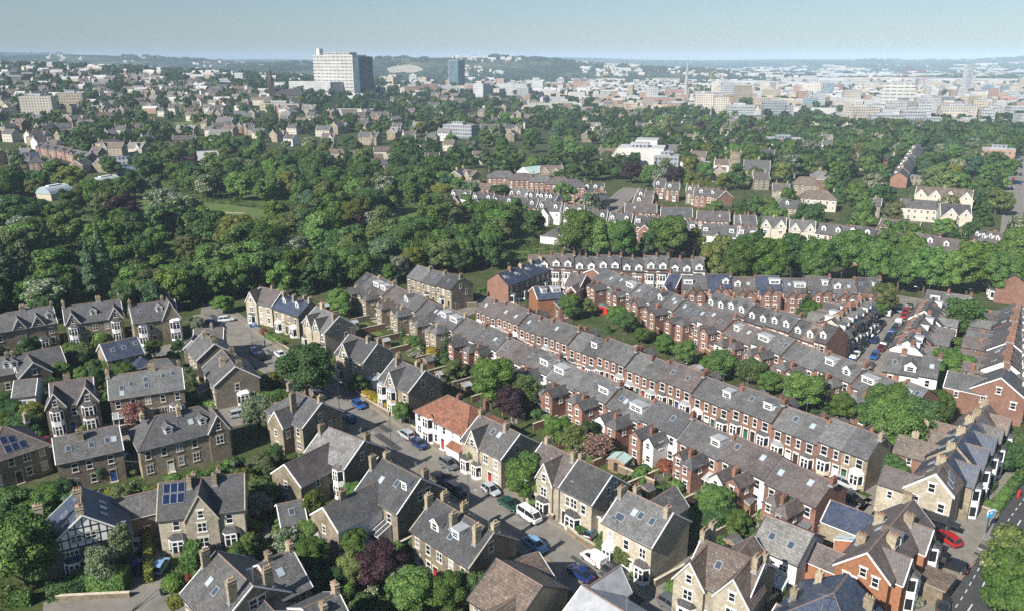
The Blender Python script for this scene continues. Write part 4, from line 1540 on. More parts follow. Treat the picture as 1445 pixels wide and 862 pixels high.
def shed(p, heading, w_, d, ze, zr, mat, roofm, label, door='door_dark', name='garden_shed', win=True):
 root = empty(name, (p[0], p[1], 0), heading)
 part(root, 'wall', m_gable_wing(w_, -d / 2, d / 2, ze, zr, mat, 0))
 part(root, 'roof', m_wing_roof(w_, -d / 2, d / 2, ze, zr, roofm, 'white_paint' if mat == 'mint_paint' else 'grey_timber', .15, False))
 part(root, 'door', m_door(.8, min(1.8, ze - .3), door, mat), (0, -d / 2, 0))
 if win: part(root, 'window', m_window(.7, .6, mat, 1, 'glass', False), (-w_ / 2, 0, 1.0), -math.pi / 2)
 tag(root, label, 'shed')
 FPRINT.append((p[0], p[1], math.cos(heading), math.sin(heading), -w_ / 2, w_ / 2, -d / 2, d / 2))
 return root

def text_mesh(s, size, mat, name='lettering'):
 cu = bpy.data.curves.new(name, 'FONT')
 cu.body = s; cu.size = size; cu.extrude = .01; cu.align_x = 'CENTER'; cu.align_y = 'CENTER'
 o = bpy.data.objects.new(name, cu)
 COL.objects.link(o)
 dg = bpy.context.evaluated_depsgraph_get()
 me = bpy.data.meshes.new_from_object(o.evaluated_get(dg))
 bpy.data.objects.remove(o)
 me.materials.clear(); me.materials.append(M[mat])
 return me
# ------------------------------------------------------------------ the near houses, measured ridge by ridge
ORD = ['first', 'second', 'third', 'fourth', 'fifth', 'sixth', 'seventh', 'eighth', 'ninth', 'tenth', 'eleventh', 'twelfth', 'thirteenth', 'fourteenth', 'fifteenth', 'sixteenth',
       'seventeenth', 'eighteenth', 'nineteenth', 'twentieth']
for t_, n_ in (('twenty', 20), ('thirty', 30), ('forty', 40), ('fifty', 50), ('sixty', 60), ('seventy', 70), ('eighty', 80), ('ninety', 90)):
 if n_ > 20: ORD.append({30: 'thirtieth', 40: 'fortieth', 50: 'fiftieth', 60: 'sixtieth', 70: 'seventieth', 80: 'eightieth', 90: 'ninetieth'}[n_])
 for u_ in ORD[:9]: ORD.append(t_ + '-' + u_)

def H(k, ax, ay, bx, by, zr, ze, df, db=None, hl=False, hr=False, **kw):
 A, B = P(k, ax, ay, zr + .2), P(k, bx, by, zr + .2)
 d = (B - A).normalized()
 if hl: A = A - d * df * .9
 if hr: B = B + d * df * .9
 return house(A, B, zr, ze, df, db, hl=hl, hr=hr, **kw)

# --- stone villas along the wood
H(1, -130, 243, 262, 181, 9.6, 6.2, 4.3, wall='sandstone', short='the three-gabled stone villa by the frame edge',
  label='long stone villa with two wall gables and two white bays, westmost of the wood-side three', feats=[
  ('fg', .51, 2.6, .1, 8.9, 'F', 1, 6.6), ('fg', .755, 2.6, .1, 8.9, 'F', 1, 6.6), ('dm', .93, .75, 1.5), ('ch', .61, 0, 1.6, 3, 1.3, .6), ('ch', .25, 0, 1.6, 3, 1.3, .6), ('ch', .995, 0, 1.3, 2),
  ('bay', .53, 1, 2.6), ('bay', .80, 1, 2.6), ('bay', .15, 1, 2.6), ('door', 'F', .66, 'door_dark')])
H(1, 318, 187, 606, 150, 9.8, 6.3, 4.3, wall='sandstone', short='the twin-gabled stone villa by the wood',
  label='stone villa by the wood with a gable over a white bay at each end', feats=[
  ('fg', .13, 3.2, .25, 9.1, 'F', 1, 6.4), ('fg', .87, 3.2, .25, 9.1, 'F', 1, 6.4), ('dm', .5, .7, 1.5), ('ch', .01, 0, 1.7, 3), ('ch', .62, 0, 1.7, 3, 1.2, .6), ('ch', .99, 0, 1.7, 3),
  ('bay', .13, 2, 2.4, 'F', 'white_paint', 'slate', .25), ('bay', .87, 2, 2.4, 'F', 'white_paint', 'slate', .25), ('door', 'F', .38, 'door_dark'), ('door', 'F', .68, 'door_dark')])
H(1, 655, 182, 880, 150, 9.8, 6.3, 4.3, wall='sandstone', short='the turreted stone villa by the wood',
  label='stone villa by the wood with a peaked cross roof and two tall white bays', feats=[
  ('fg', .84, 4.4, .2, 10.6, 'F', 0, 6.2), ('dm', .62, .6, 1.5), ('ch', .01, 0, 1.6, 3), ('ch', .74, .2, 1.5, 3), ('sk', .2, .4),
  ('bay', .2, 2, 2.4, 'F', 'white_paint', 'slate'), ('bay', .92, 2, 2.8, 'F', 'white_paint', 'white_paint', .2), ('door', 'F', .42, 'door_dark')])
H(1, 60, 432, 300, 384, 7.4, 4.6, 4.0, wall='dark_stone', short='the low stone house with one gable',
  label='low grey stone house with a broad front gable near the garden trees', feats=[
  ('fg', .3, 6.2, 3.2, 7.2, 'F', 1, 4.3), ('ch', .02, 0, 1.3, 2), ('dm', -.02, .7, 1.4)])
H(1, -120, 462, 50, 432, 7.4, 4.6, 4.0, wall='dark_stone', label='low stone house cut by the frame beside the broad gabled one', feats=[('ch', .9, 0, 1.2, 2), ('dm', .85, .7, 1.5)])
H(1, 508, 375, 690, 337, 8.0, 5.2, 4.2, wall='sandstone', roof='blue_slate', short='the blue-roofed stone house', hr=False,
  label='stone house with a dark blue slate roof and three roof windows', feats=[
  ('sk', .25, .5), ('sk', .55, .5), ('sk', .9, .4), ('wing', .88, 4.6, 3.6, 3.0, 4.6, 'F', True), ('lean', .52, 3.6, 1.8, 2.3, 3.4, 'F', 'white_paint', 'slate', True)])
H(1, 780, 452, 850, 448, 4.4, 2.8, 2.8, hl=True, hr=True, wall='dark_stone', roof='slate', auto='', name='garage_building', cat='garage', label='small hipped slate outhouse beside the blue-roofed stone house')
H(1, 546, 536, 916, 484, 9.3, 5.9, 4.3, wall='dark_stone', short='the four-windowed stone pair',
  label='plain stone house pair with seven small roof windows behind a pink blossom tree', feats=[
  ('ch', .0, -.1, 1.7, 3), ('ch', .6, -.1, 1.7, 3, 1.2, .6), ('ch', .975, .1, 1.5, 2), ('sk', .17, .62), ('sk', .17, .85), ('sk', .3, .5), ('sk', .5, .4), ('sk', .5, .66), ('sk', .74, .35), ('sk', .88, .3),
  ('bay', .87, 1, 2.8, 'F', 'white_paint', 'slate'), ('lean', .12, 3.0, 1.3, 2.2, 2.9, 'F', 'white_paint', 'lead', True), ('door', 'F', .6, 'door_green'), ('win', 'F', .45, 1.0, 1.1, 1.6)])
H(1, 252, 572, 466, 540, 9.4, 6.0, 4.4, wall='dark_stone', roof='purple_slate', short='the blue-bayed villa',
  label='stone villa with two cross gables and a tall blue-white bay window', feats=[
  ('fg', .1, 3.4, .6, 9.0, 'F', 1, 6.2), ('fg', .85, 3.6, .3, 9.2, 'F', 1, 6.2), ('ch', .4, .6, 1.6, 3, 1.2, .6), ('bay', .1, 2, 2.3, 'F', 'white_paint', 'slate', .6), ('bay', .85, 2, 2.6, 'F', 'dark_stone', 'slate', .3), ('door', 'F', .42, 'door_blue')])
H(1, 75, 560, 186, 548, 6.4, 4.2, 3.6, wall='render_white', label='small white rendered house with a dark slate roof', short='the small white house', feats=[('lean', .3, 2.6, 1.5, 2.2, 3, 'F', 'sky_glass', 'sky_glass', True)])
H(1, 985, 300, 1130, 290, 7.8, 5.2, 3.8, wall='sandstone', label='tan stone house at the corner of the square with a small roof window', short='the corner house by the square', feats=[('ch', .6, .2, 1.5, 2), ('sk', .1, .5), ('wing', .02, 4.2, 2.0, 5.0, 7.0, 'F', False)])
H(1, 1035, 312, 1086, 372, 8.8, 5.6, 4.2, wall='sandstone', short='the tan gabled house by the square',
  label='tan stone gable-ended house facing the square behind its twin', auto='FB', ends='', feats=[('ch', .3, -.6, 1.5, 2), ('ch', .65, .4, 1.4, 2), ('ch', .95, .1, 1.3, 2)])
H(1, 1128, 400, 1192, 486, 9.0, 5.6, 4.6, wall='dark_stone', short='the brown gabled house with the white bay',
  label='brown stone gable-ended house with a white bay and paired roof windows', auto='FB', feats=[('ch', .6, -1.6, 1.6, 2), ('ch', .93, 1.0, 1.5, 3), ('ch', .15, 1.5, 1.4, 3), ('sk', .5, .35, 'F'), ('sk', .6, .35, 'F'),
  ('bay', .62, 1, 2.8, 'R', 'white_paint', 'white_paint'), ('win', 'R', .5, 3.6, 1.0, 1.5), ('win', 'R', .82, 1.0, .8, 1.4), ('lean', .35, 3.2, 2.2, 2.2, 2.9, 'F', 'dark_stone', 'felt', True)])
H(1, 790, 738, 1005, 688, 9.4, 5.8, 4.6, hl=True, hr=True, wall='sandstone', short='the hipped stone house with two dormers',
  label='stone house with a hipped slate roof and two small white dormers', feats=[('fg', .86, 3.6, .4, 9.0, 'F', 2, 6.0), ('dm', .34, .72, 1.4), ('dm', .72, .7, 1.3), ('ch', .5, -.6, 1.7, 2), ('ch', .12, .2, 1.4, 2), ('sk', .42, .5), ('sk', .6, .5), ('door', 'F', .3, 'white_paint')])
H(17, 490, 372, 1090, 250, 8.6, 5.7, 4.2, wall='dark_stone', short='the plain grey-roofed stone cottage pair',
  label='plain stone cottage pair with a wide grey roof and four roof windows', auto='B', feats=[('ch', .4, -1.2, 1.9, 2, 1.0, .7), ('sk', .2, .55), ('sk', .55, .6), ('sk', .8, .55), ('sk', .9, .55),
  ('win', 'F', .25, 3.5, .95, 1.6), ('win', 'F', .47, 3.5, .95, 1.6), ('win', 'F', .8, 3.6, .95, 1.6), ('win', 'F', .5, .9, .95, 1.5), ('win', 'F', .12, .9, .95, 1.5), ('door', 'F', .8, 'door_blue'),
  ('lean', .35, 3.4, 2.2, 2.2, 2.9, 'R', 'sky_glass', 'sky_glass', True)])
H(17, 20, 268, 40, 262, 9.0, 5.4, 5.2, hl=True, hr=True, wall='sandstone', roof='purple_slate', short='the house with blue solar panels',
  label='stone house with a purple slate roof carrying blue solar panels, cut by the frame', feats=[('ch', .9, 1.0, 1.6, 2), ('solar', .40, .45), ('solar', .52, .50), ('solar', .40, .76), ('solar', .52, .76), ('solar', .64, .76), ('door', 'F', .45, 'door_dark')])
# --- the bottom left corner
_ht = H(2, 405, 235, 412, 372, 9.4, 4.6, 6.0, 5.6, wall='dark_stone', roof='blue_slate', short='the half-timbered house', verge='white_paint', auto='B',
  label='black and white half-timbered gabled house behind the big round tree', feats=[('ch', .95, -.2, 1.7, 3, .9, .9), ('ch', .3, -.4, 1.6, 3), ('ch', .75, -5.2, 3.0, 2), ('sk', .3, .45, 'B'), ('sk', .5, .45, 'B'), ('sk', .72, .45, 'B'), ('sk', .45, .4, 'F'), ('sk', .8, .4, 'F'),
  ('wing', .1, 5.0, 4.5, 4.2, 6.6, 'B', False, 'dark_stone', 'slate'),
  ('win', 'R', .34, 3.0, 1.7, 1.2, 3), ('win', 'R', .56, 3.0, 1.7, 1.2, 3), ('win', 'R', .41, 5.4, 1.4, 1.1, 2), ('win', 'R', .57, 5.4, 1.4, 1.1, 2), ('win', 'R', .86, 3.3, .8, 1.4), ('bay', .56, 1, 2.4, 'R'), ('bay', .34, 1, 2.4, 'R')])
H(2, 802, 214, 1222, 164, 9.5, 6.0, 4.5, wall='pale_stone', short='the pale stone villa with the tall gable',
  label='pale stone villa with a tall narrow central gable, six solar panels and two bays', verge='stone_trim', auto='B', feats=[('fg', .5, 4.6, .5, 9.5, 'F', 3, 5.6), ('ch', .36, -.9, 1.6, 2), ('ch', .66, -.9, 1.6, 2), ('ch', .7, .6, 1.5, 3), ('ch', .4, .6, 1.3, 2),
  ('solar', .09, .2), ('solar', .175, .2), ('solar', .26, .2), ('solar', .09, .5), ('solar', .175, .5), ('solar', .26, .5),
  ('bay', .2, 1, 2.7, 'F', 'pale_stone', 'slate'), ('bay', .82, 1, 2.7, 'F', 'pale_stone', 'slate'), ('win', 'F', .2, 3.9, 1.0, 1.6), ('win', 'F', .82, 3.9, 1.0, 1.6)])
# --- houses along the far side of the main street
H(3, 62, 160, 172, 182, 9.2, 6.0, 4.2, wall='pale_stone', roof='purple_slate', short='the white-verged gable house at the square',
  label='stone house with a white-verged front gable and purple roof at the head of the square', feats=[('fg', .12, 4.2, .5, 9.0, 'F', 2, 6.0), ('ch', .55, .3, 1.5, 3), ('bay', .12, 1, 2.4, 'F', 'white_paint', 'slate', .5)])
H(3, 186, 198, 314, 238, 9.0, 6.2, 4.0, wall='sandstone', roof='blue_slate', short='the twin-dormered stone house',
  label='stone house with a dark roof, two white dormers and four chimneys', verge='gutter', feats=[('dm', .25, .55, 1.3), ('dm', .75, .55, 1.3), ('ch', .1, -.8, 1.7, 3), ('ch', .5, -.8, 1.7, 3), ('ch', .7, .9, 1.6, 3), ('ch', .98, .2, 1.6, 3), ('bay', .2, 1, 2.5, 'F', 'white_paint', 'white_paint'), ('bay', .8, 1, 2.5, 'F', 'white_paint', 'white_paint'), ('door', 'F', .5, 'door_dark')])
H(3, 348, 256, 462, 304, 9.6, 6.3, 4.4, wall='pale_stone', short='the stone house with twin sharp gables', ends='R',
  label='stone house with two sharp front gables side by side near the big sycamore', feats=[('fg', .3, 3.2, .3, 9.0, 'F', 1, 5.9), ('fg', .68, 3.2, .3, 9.0, 'F', 1, 5.9), ('ch', .25, .0, 1.7, 3, 1.2, .6), ('ch', .97, -1.2, 1.5, 2), ('bay', .12, 1, 2.2), ('bay', .9, 1, 2.2), ('door', 'F', .5, 'door_dark')])
H(3, 515, 397, 655, 443, 9.4, 6.1, 4.4, wall='pale_stone', short='the stone house with a grey end gable', ends='R',
  label='stone house with one front gable and a dark windowed end above a white porch roof', feats=[('fg', .36, 3.6, .3, 9.2, 'F', 1, 5.7), ('ch', .72, -.2, 1.6, 2), ('ch', .96, .9, 1.5, 2), ('bay', .15, 1, 2.3, 'F', 'white_paint', 'slate'), ('bay', .86, 1, 2.3, 'F', 'white_paint', 'slate'), ('door', 'F', .5, 'door_dark'), ('lean', .25, 3.4, 2.4, 2.2, 2.6, 'R', 'render_white', 'pale_felt', False)])
H(3, 745, 518, 896, 580, 9.6, 6.2, 4.5, wall='sandstone', short='the balconied stone house by the yellow hedge', ends='R',
  label='stone house with a narrow white gable and stacked bays behind the yellow hedge', feats=[('fg', .46, 3.0, .4, 9.2, 'F', 1, 6.4), ('ch', .22, -.9, 1.7, 3), ('ch', .05, .6, 1.6, 3), ('ch', .7, .6, 1.6, 3), ('ch', .97, .0, 1.7, 2), ('bay', .14, 2, 2.4, 'F', 'white_paint', 'lead'), ('bay', .52, 2, 2.4, 'F', 'stone_trim', 'lead', .4), ('door', 'F', .72, 'door_dark')])
H(0, 632, 556, 664, 571, 8.4, 5.2, 4.8, hl=True, hr=True, wall='render_white', roof='red_tile', short='the red-tiled white house',
  label='white rendered house with a hipped red tile roof', feats=[('ch', .48, .4, 1.4, 2), ('ch', .85, 2.2, 2.2, 2), ('bay', .28, 2, 2.6, 'F', 'render_white', 'red_tile'), ('lean', .85, 3.6, 1.4, 2.3, 3.0, 'F', 'render_white', 'red_tile', False), ('door', 'F', .55, 'door_red')])
H(6, -190, 12, -20, 92, 9.2, 6.0, 4.4, wall='pale_stone', short='the cream house with an arched door', ends='R',
  label='cream stone house with a small front gable and a reddish door', feats=[('fg', .3, 3.2, .3, 8.8, 'F', 1, 5.8), ('ch', .72, -.4, 1.6, 2), ('ch', .02, .2, 1.5, 2), ('sk', .5, .35), ('sk', .66, .35), ('bay', .12, 1, 2.4, 'F', 'white_paint', 'slate'), ('bay', .4, 1, 2.2, 'F', 'white_paint', 'slate'), ('door', 'F', .72, 'door_red')])
H(6, 82, 130, 232, 200, 9.4, 6.1, 4.4, wall='pale_stone', roof='purple_slate', short='the stone house with a purple roof',
  label='stone house with a purple-brown roof and white front gable, joined to a grey-roofed one', feats=[('fg', .62, 3.6, .4, 9.2, 'F', 2, 6.0), ('ch', .95, -.5, 1.8, 3), ('ch', .1, .3, 1.6, 2), ('sk', .5, .45), ('bay', .62, 1, 2.6, 'F', 'white_paint', 'slate', .4), ('door', 'F', .28, 'door_dark')])
H(6, 238, 204, 376, 270, 9.4, 6.1, 4.4, wall='pale_stone', short='the stone house with a grey end wall', ends='R',
  label='grey-roofed stone house with a broad dark end wall and white corner bay', feats=[('ch', .02, .4, 1.5, 2), ('bay', .45, 1, 3.0, 'F', 'white_paint', 'slate'), ('door', 'F', .15, 'door_dark'), ('win', 'R', .62, 6.6, .7, 1.1), ('win', 'F', .45, 3.8, 1.3, 1.6, 2)])
H(6, 430, 332, 640, 432, 9.6, 6.2, 4.6, wall='pale_stone', short='the stone pair with five roof windows',
  label='stone house pair with five roof windows and a long blank end wall', feats=[('ch', .03, -.9, 1.6, 2), ('ch', .95, -.6, 1.5, 2), ('ch', .2, .8, 1.6, 3), ('sk', .2, .72), ('sk', .27, .72), ('sk', .42, .45), ('sk', .55, .45), ('sk', .78, .45),
  ('wing', .3, 5.0, 5.0, 5.0, 7.4, 'B'), ('bay', .17, 1, 2.5, 'F', 'white_paint', 'white_paint'), ('bay', .85, 1, 2.5, 'F', 'white_paint', 'slate'), ('door', 'F', .44, 'white_paint'), ('door', 'F', .58, 'white_paint')])
H(6, 330, 452, 372, 440, 3.6, 2.7, 2.2, wall='render_cream', auto='', name='garage_building', cat='garage', label='small cream garage with a white door beside the five-roof-window pair', feats=[('win', 'F', .5, .1, 1.9, 2.0)])
H(6, 770, 548, 1032, 650, 9.2, 6.0, 4.8, wall='pale_stone', roof='brown_tile', short='the brown-tiled house with twin gables', verge='white_paint',
  label='pale stone house with a brown tile roof and two front gables at the bottom edge', feats=[('fg', .1, 4.2, .6, 9.0, 'F', 3, 5.9), ('fg', .8, 4.6, .6, 9.2, 'F', 3, 5.9), ('ch', .0, .2, 1.8, 4), ('ch', .02, 2.5, 2.4, 3), ('ch', .93, -1.0, 2.0, 3), ('ch', .99, .7, 1.6, 2),
  ('wing', .5, 5.0, 2.6, 5.0, 7.6, 'B', False, 'render_white'), ('bay', .1, 1, 2.6, 'F', 'white_paint', 'slate', .6), ('bay', .8, 1, 2.6, 'F', 'white_paint', 'slate', .6), ('sk', .4, .45), ('door', 'F', .42, 'door_dark'), ('door', 'F', .55, 'door_dark')])
H(15, 500, 35, 888, 190, 8.2, 5.6, 4.4, wall='render_white', roof='grey_tile', short='the plain white house', verge='gutter', surround='render_white',
  label='plain white rendered house with a grey tile roof and glazed porch', auto='', feats=[('sk', .3, .55), ('sk', .72, .58), ('lean', .58, 3.6, 1.6, 2.2, 2.9, 'F', 'white_paint', 'conservatory_glass', True), ('win', 'F', .12, 3.7, 1.2, 1.0, 2), ('win', 'F', .46, 3.7, 1.2, 1.0, 2), ('win', 'F', .72, 3.7, 1.2, 1.0, 2), ('win', 'F', .2, .8, 1.2, 1.0, 2), ('door', 'F', .9, 'door_dark')])
# --- near side of the main street
H(3, 250, 690, 372, 742, 9.2, 5.8, 4.6, hl=True, wall='sandstone', short='the hipped stone house by the sycamore',
  label='stone house with a half-hipped slate roof beside the big sycamore', ends='R', feats=[('ch', .1, .4, 1.6, 2), ('ch', .96, .2, 1.6, 2), ('ch', .62, -3.2, 2.8, 2), ('wing', .55, 4.4, 2.2, 5.6, 8.2, 'F')])
H(4, 258, -4, 438, 66, 9.0, 5.8, 4.6, wall='dark_stone', roof='grey_tile', short='the brown-walled house with a lower wing', ends='R',
  label='dark stone house with a grey roof and a lower wing ending in a tan gable', feats=[('ch', .05, -1.2, 1.6, 2), ('ch', .98, .9, 1.5, 2), ('wing', .35, 7.4, 7.0, 4.8, 7.6, 'F', False, 'sandstone', 'purple_slate'), ('bay', .86, 2, 2.2, 'F', 'white_paint', 'slate')])
_wh = H(4, 512, 142, 702, 240, 9.6, 5.8, 4.8, wall='dark_stone', short='the tall stone house with a white wing', ends='',
  label='tall stone house with a white-walled rear wing and a dark end gable', auto='B', feats=[('ch', .03, -1.6, 1.9, 2), ('ch', .1, .7, 1.6, 2), ('ch', .97, 1.2, 1.6, 3), ('sk', .34, .5), ('sk', .66, .4), ('bd', .86, .45, 1.2),
  ('wing', .3, 6.8, 8.2, 5.0, 7.6, 'F', False, 'sandstone', 'slate'), ('win', 'R', .48, 6.0, 1.0, 1.4), ('win', 'R', .64, 6.0, 1.0, 1.4), ('lean', .72, 2.6, 2.6, 2.4, 3.2, 'F', 'white_paint', 'slate', True), ('win', 'F', .8, 3.4, 1.0, 1.5), ('ch', .3, -9.5, 0.3, 2)])
H(4, 770, 332, 1040, 490, 9.2, 6.0, 4.5, wall='sandstone', short='the row of three stone cottages',
  label='row-like stone house backing onto the street with two white dormers and five chimneys', verge='stone_trim', feats=[('dm', .3, .72, 1.7), ('bd', .62, .62, 1.5), ('ch', .0, -1.2, 1.9, 2), ('ch', .1, .8, 1.7, 3), ('ch', .46, .7, 1.9, 3), ('ch', .5, -1.8, 2.0, 2), ('ch', .9, -1.9, 2.3, 3), ('ch', .98, .6, 1.7, 2), ('sk', .55, .62),
  ('door', 'F', .42, 'door_red'), ('door', 'F', .78, 'white_paint'), ('win', 'R', .45, 6.4, .9, 1.5)])
H(18, 375, 408, 755, 635, 8.8, 5.6, 5.0, wall='tan_brick', roof='brown_tile', short='the speckled brown-tiled house', verge='gutter',
  label='newer tan brick house with a lichen-speckled brown tile roof', feats=[('wing', .72, 6.4, 2.0, 5.0, 7.4, 'F', False, 'tan_brick', 'brown_tile')])
H(18, 560, 440, 720, 350, 6.0, 3.6, 3.2, 3.2, wall='dark_stone', roof='brown_tile', auto='', name='garage_building', cat='garage', label='small gabled annexe with a brown tile roof beside the street')
H(18, 1110, 640, 1500, 880, 7.2, 4.6, 4.6, wall='dark_stone', roof='pale_felt', short='the pale-roofed hall', verge='white_paint', auto='', label='building with a broad pale grey roof at the bottom edge of the street', feats=[('fg', .04, 4.0, 2.2, 7.0, 'B', 0, 4.2)])
H(14, 395, 222, 700, 505, 9.2, 5.6, 5.0, 4.6, wall='sandstone', short='the dark stone house at the bottom edge', ends='',
  label='stone house with a long slate slope and two roof windows at the bottom edge', feats=[('ch', .02, -1.6, 2.1, 2), ('ch', .9, -2.2, 2.4, 3), ('ch', .96, 2.2, 2.2, 3), ('sk', .3, .5), ('sk', .52, .55), ('bay', .25, 1, 2.6, 'F', 'white_paint', 'slate'), ('win', 'R', .5, 5.9, 1.1, 1.4), ('win', 'R', .62, 5.9, 1.1, 1.4)])
H(14, 760, 330, 1030, 210, 8.2, 5.2, 4.6, wall='dark_stone', short='the slate wing behind the bottom house', ends='R',
  label='dark stone house with one square roof window and two chimneys, near the grey shed', feats=[('ch', .3, .2, 1.5, 2), ('ch', .97, .2, 1.6, 2), ('sk', .42, .4)])
H(14, 780, 610, 880, 720, 6.4, 4.4, 3.4, wall='dark_stone', label='low slate roof tucked between the bottom-edge stone houses', feats=[('ch', .05, -1.2, 1.6, 3)], auto='')
H(14, 1130, 700, 1420, 570, 8.2, 5.4, 4.6, wall='dark_stone', short='the slate house at the very bottom', label='stone house with a plain slate roof cut by the bottom edge of the view', feats=[('ch', .97, .2, 1.8, 2), ('ch', .45, -1.2, 1.2, 1)])
H(4, 38, 362, 150, 338, 5.4, 3.4, 3.0, wall='dark_stone', name='outbuilding', cat='outbuilding', label='small slate-roofed stone outbuilding beside the weeping tree', auto='', feats=[('sk', .5, .5), ('win', 'F', .5, .9, .8, .9)])

_w = [c for c in _wh.children if c.name.startswith('wing')][0]
mb = MB(); mb.box(3.402, 3.425, -12.98, -4.85, -.2, 4.85, 0)
part(_w, 'rendered_wall', mb.mesh('rendered_wall', ['render_white']))
def timbering(o, L, df, db, ze, zr):
 """Black beams on white panels over the gable end at +x."""
 x = L / 2
 mb = MB()
 mb.poly([(x + .01, -df * .93, ze + .0), (x + .01, db * .93, ze + .0), (x + .01, .0, zr - .35)], 0)
 def top(y): return zr - .3 - (abs(y) / (df if y < 0 else db)) * (zr - ze)
 n = 12
 for i in range(1, n):
  y = -df + (df + db) * i / n
  if top(y) - ze > .3: mb.box(x + .012, x + .036, y - .08, y + .08, ze, top(y) - .02, 1)
 for z in (ze, ze + 1.5, ze + 2.9):
  f = max(0, (zr - .35 - z) / (zr - ze))
  mb.box(x + .012, x + .04, -df * f * .97, db * f * .97, z - .1, z + .1, 1)
 part(o, 'timbering', mb.mesh('timbering', ['white_paint', 'black_paint']))
_L = (P(2, 412, 372, 9.6) - P(2, 405, 235, 9.6)).length
timbering(_ht, _L, 6.0, 5.6, 4.6, 9.4)
# ------------------------------------------------------------------ terraced rows: every house a thing of its own
def row(A, B, n, zr, ze, df, db, feat, wall, roof, what, rowname, group, end='wooded', short=None, i0=0, name='terraced_house', zeb=None, **kw):
 """n houses from A to B; feat(i, g) gives the features of house i, wall(i, g) and roof(i, g) its materials."""
 out = []
 for i in range(n):
  g = random.Random(hash((rowname, i)) % 99991 if False else (sum(map(ord, rowname)) * 131 + i * 977))
  a, b = A.lerp(B, i / n), A.lerp(B, (i + 1) / n)
  wl, rf = wall(i, g), roof(i, g)
  lab = '%s, %s from the %s end of %s' % (what(i, g, wl) if callable(what) else what, ORD[i + i0], end, rowname)
  o = house(a, b, zr, ze, df, db, wall=wl, roof=rf, feats=feat(i, g), label=lab, name=name, group=group, ov=.0, verge='gutter', zeb=zeb,
                  short=('the %s house of %s' % (ORD[i + i0], rowname)) if short else None, vary=random.Random(len(rowname) * 77 + i // 2).uniform(-.12, .16) + (.5 if (i // 2) % 2 else -.1), **kw)
  out.append(o)
 return out

def pick(*a):
 return lambda i, g: g.choices(a[0], a[1])[0] if len(a) > 1 else g.choice(a[0])

def pairpick(opts, wts, seed):
 def f(i, g):
  return random.Random(seed * 1000 + i // 2).choices(opts, wts)[0]
 return f
COLW = {'brick': 'red brick', 'dark_brick': 'dark brick', 'orange_brick': 'orange brick', 'sandstone': 'stone', 'dark_stone': 'dark stone', 'render_white': 'white rendered', 'render_cream': 'cream rendered', 'tan_brick': 'tan brick', 'pale_stone': 'pale stone'}
def plainwhat(i, g, wl): return COLW[wl] + ' house'

# row with white bays, seen from the front
def f_front(i, g):
 f = [('bay', .34 if i % 2 == 0 else .66, 1, 2.5, 'F', g.choice(['white_paint', 'white_paint', 'brick', 'stone_trim']), g.choice(['slate', 'lead', 'white_paint'])), ('door', 'F', .83 if i % 2 == 0 else .17, g.choice(['door_dark', 'door_dark', 'door_red', 'door_blue', 'door_green', 'white_paint', 'door_dark'])),
         ('win', 'F', .3 if i % 2 == 0 else .7, 3.45, 1.2, 1.7, 1), ('win', 'F', .78 if i % 2 == 0 else .22, 3.5, .85, 1.6, 1)]
 if i % 2 and g.random() < .92: f.append(('ch', 1.0, -.5, g.uniform(1.0, 1.4), g.choice([2, 3, 4, 4]), .6, g.choice([.9, 1.3])))
 else: f.append(('ch', 1.0, -.8, 1.0, 2, .6, .7)) if g.random() < .35 else None
 f.append(('wing', .72 if i % 2 == 0 else .28, 2.6, 4.2, 4.8, 6.0, 'B', False))
 if i % 2 == 0: f.append(('ch', 1.0, 6.2, -1.2, 3, .6, .9))
 if g.random() < .7: f.append(('sk', g.uniform(.3, .7), g.uniform(.35, .65)))
 if g.random() < .10: f.append(('bd', .5, .6, 1.8))
 return [x for x in f if x]

# a row seen from behind: paired wings towards the camera
def f_rear(i, g, p_box=.3, wl=None):
 u = .70 if i % 2 == 0 else .30
 wm = g.choices(['brick', 'dark_brick', 'render_white'], [5, 3, 1.3])[0] if wl is None else wl
 e_ = g.uniform(-.3, .3)
 f = [('wing', u, 2.7 + e_, g.choice([3.2, 4.0, 4.6]), 4.8 + e_, 6.0 + e_, 'F', g.random() < .35, wm), ('win', 'F', 1 - u, 3.6, 1.0, 1.6, 1), ('win', 'F', 1 - u - .02, .9, 1.1, 1.6, 1)]
 if i % 2 and g.random() < .9: f.append(('ch', 1.0, -.3, g.uniform(1.0, 1.4), g.choice([2, 3, 4, 4]), .6, g.choice([.9, 1.3])))
 if i % 2 == 0 and g.random() < .75: f.append(('ch', 1.0, -5.8, -1.3, 3, .6, .9))
 r = g.random()
 if r < p_box * .3: f.append(('dm', .5, .75, 1.7))
 elif r < p_box: f.append(('bd', g.uniform(.4, .6), g.uniform(.6, .72), g.uniform(1.5, 3.2)))
 elif r < p_box + .5:
  f.append(('sk', g.uniform(.25, .45), g.uniform(.35, .6)))
  if g.random() < .4: f.append(('sk', g.uniform(.6, .8), g.uniform(.35, .6)))
 if g.random() < .35: f.append(('lean', 1 - u, 2.0, g.choice([1.6, 2.4]), 2.1, 2.7, 'F', g.choice(['render_white', 'brick', 'white_paint']), g.choice(['felt', 'slate', 'conservatory_glass', 'pale_felt']), g.random() < .3))
 return [x for x in f if x]

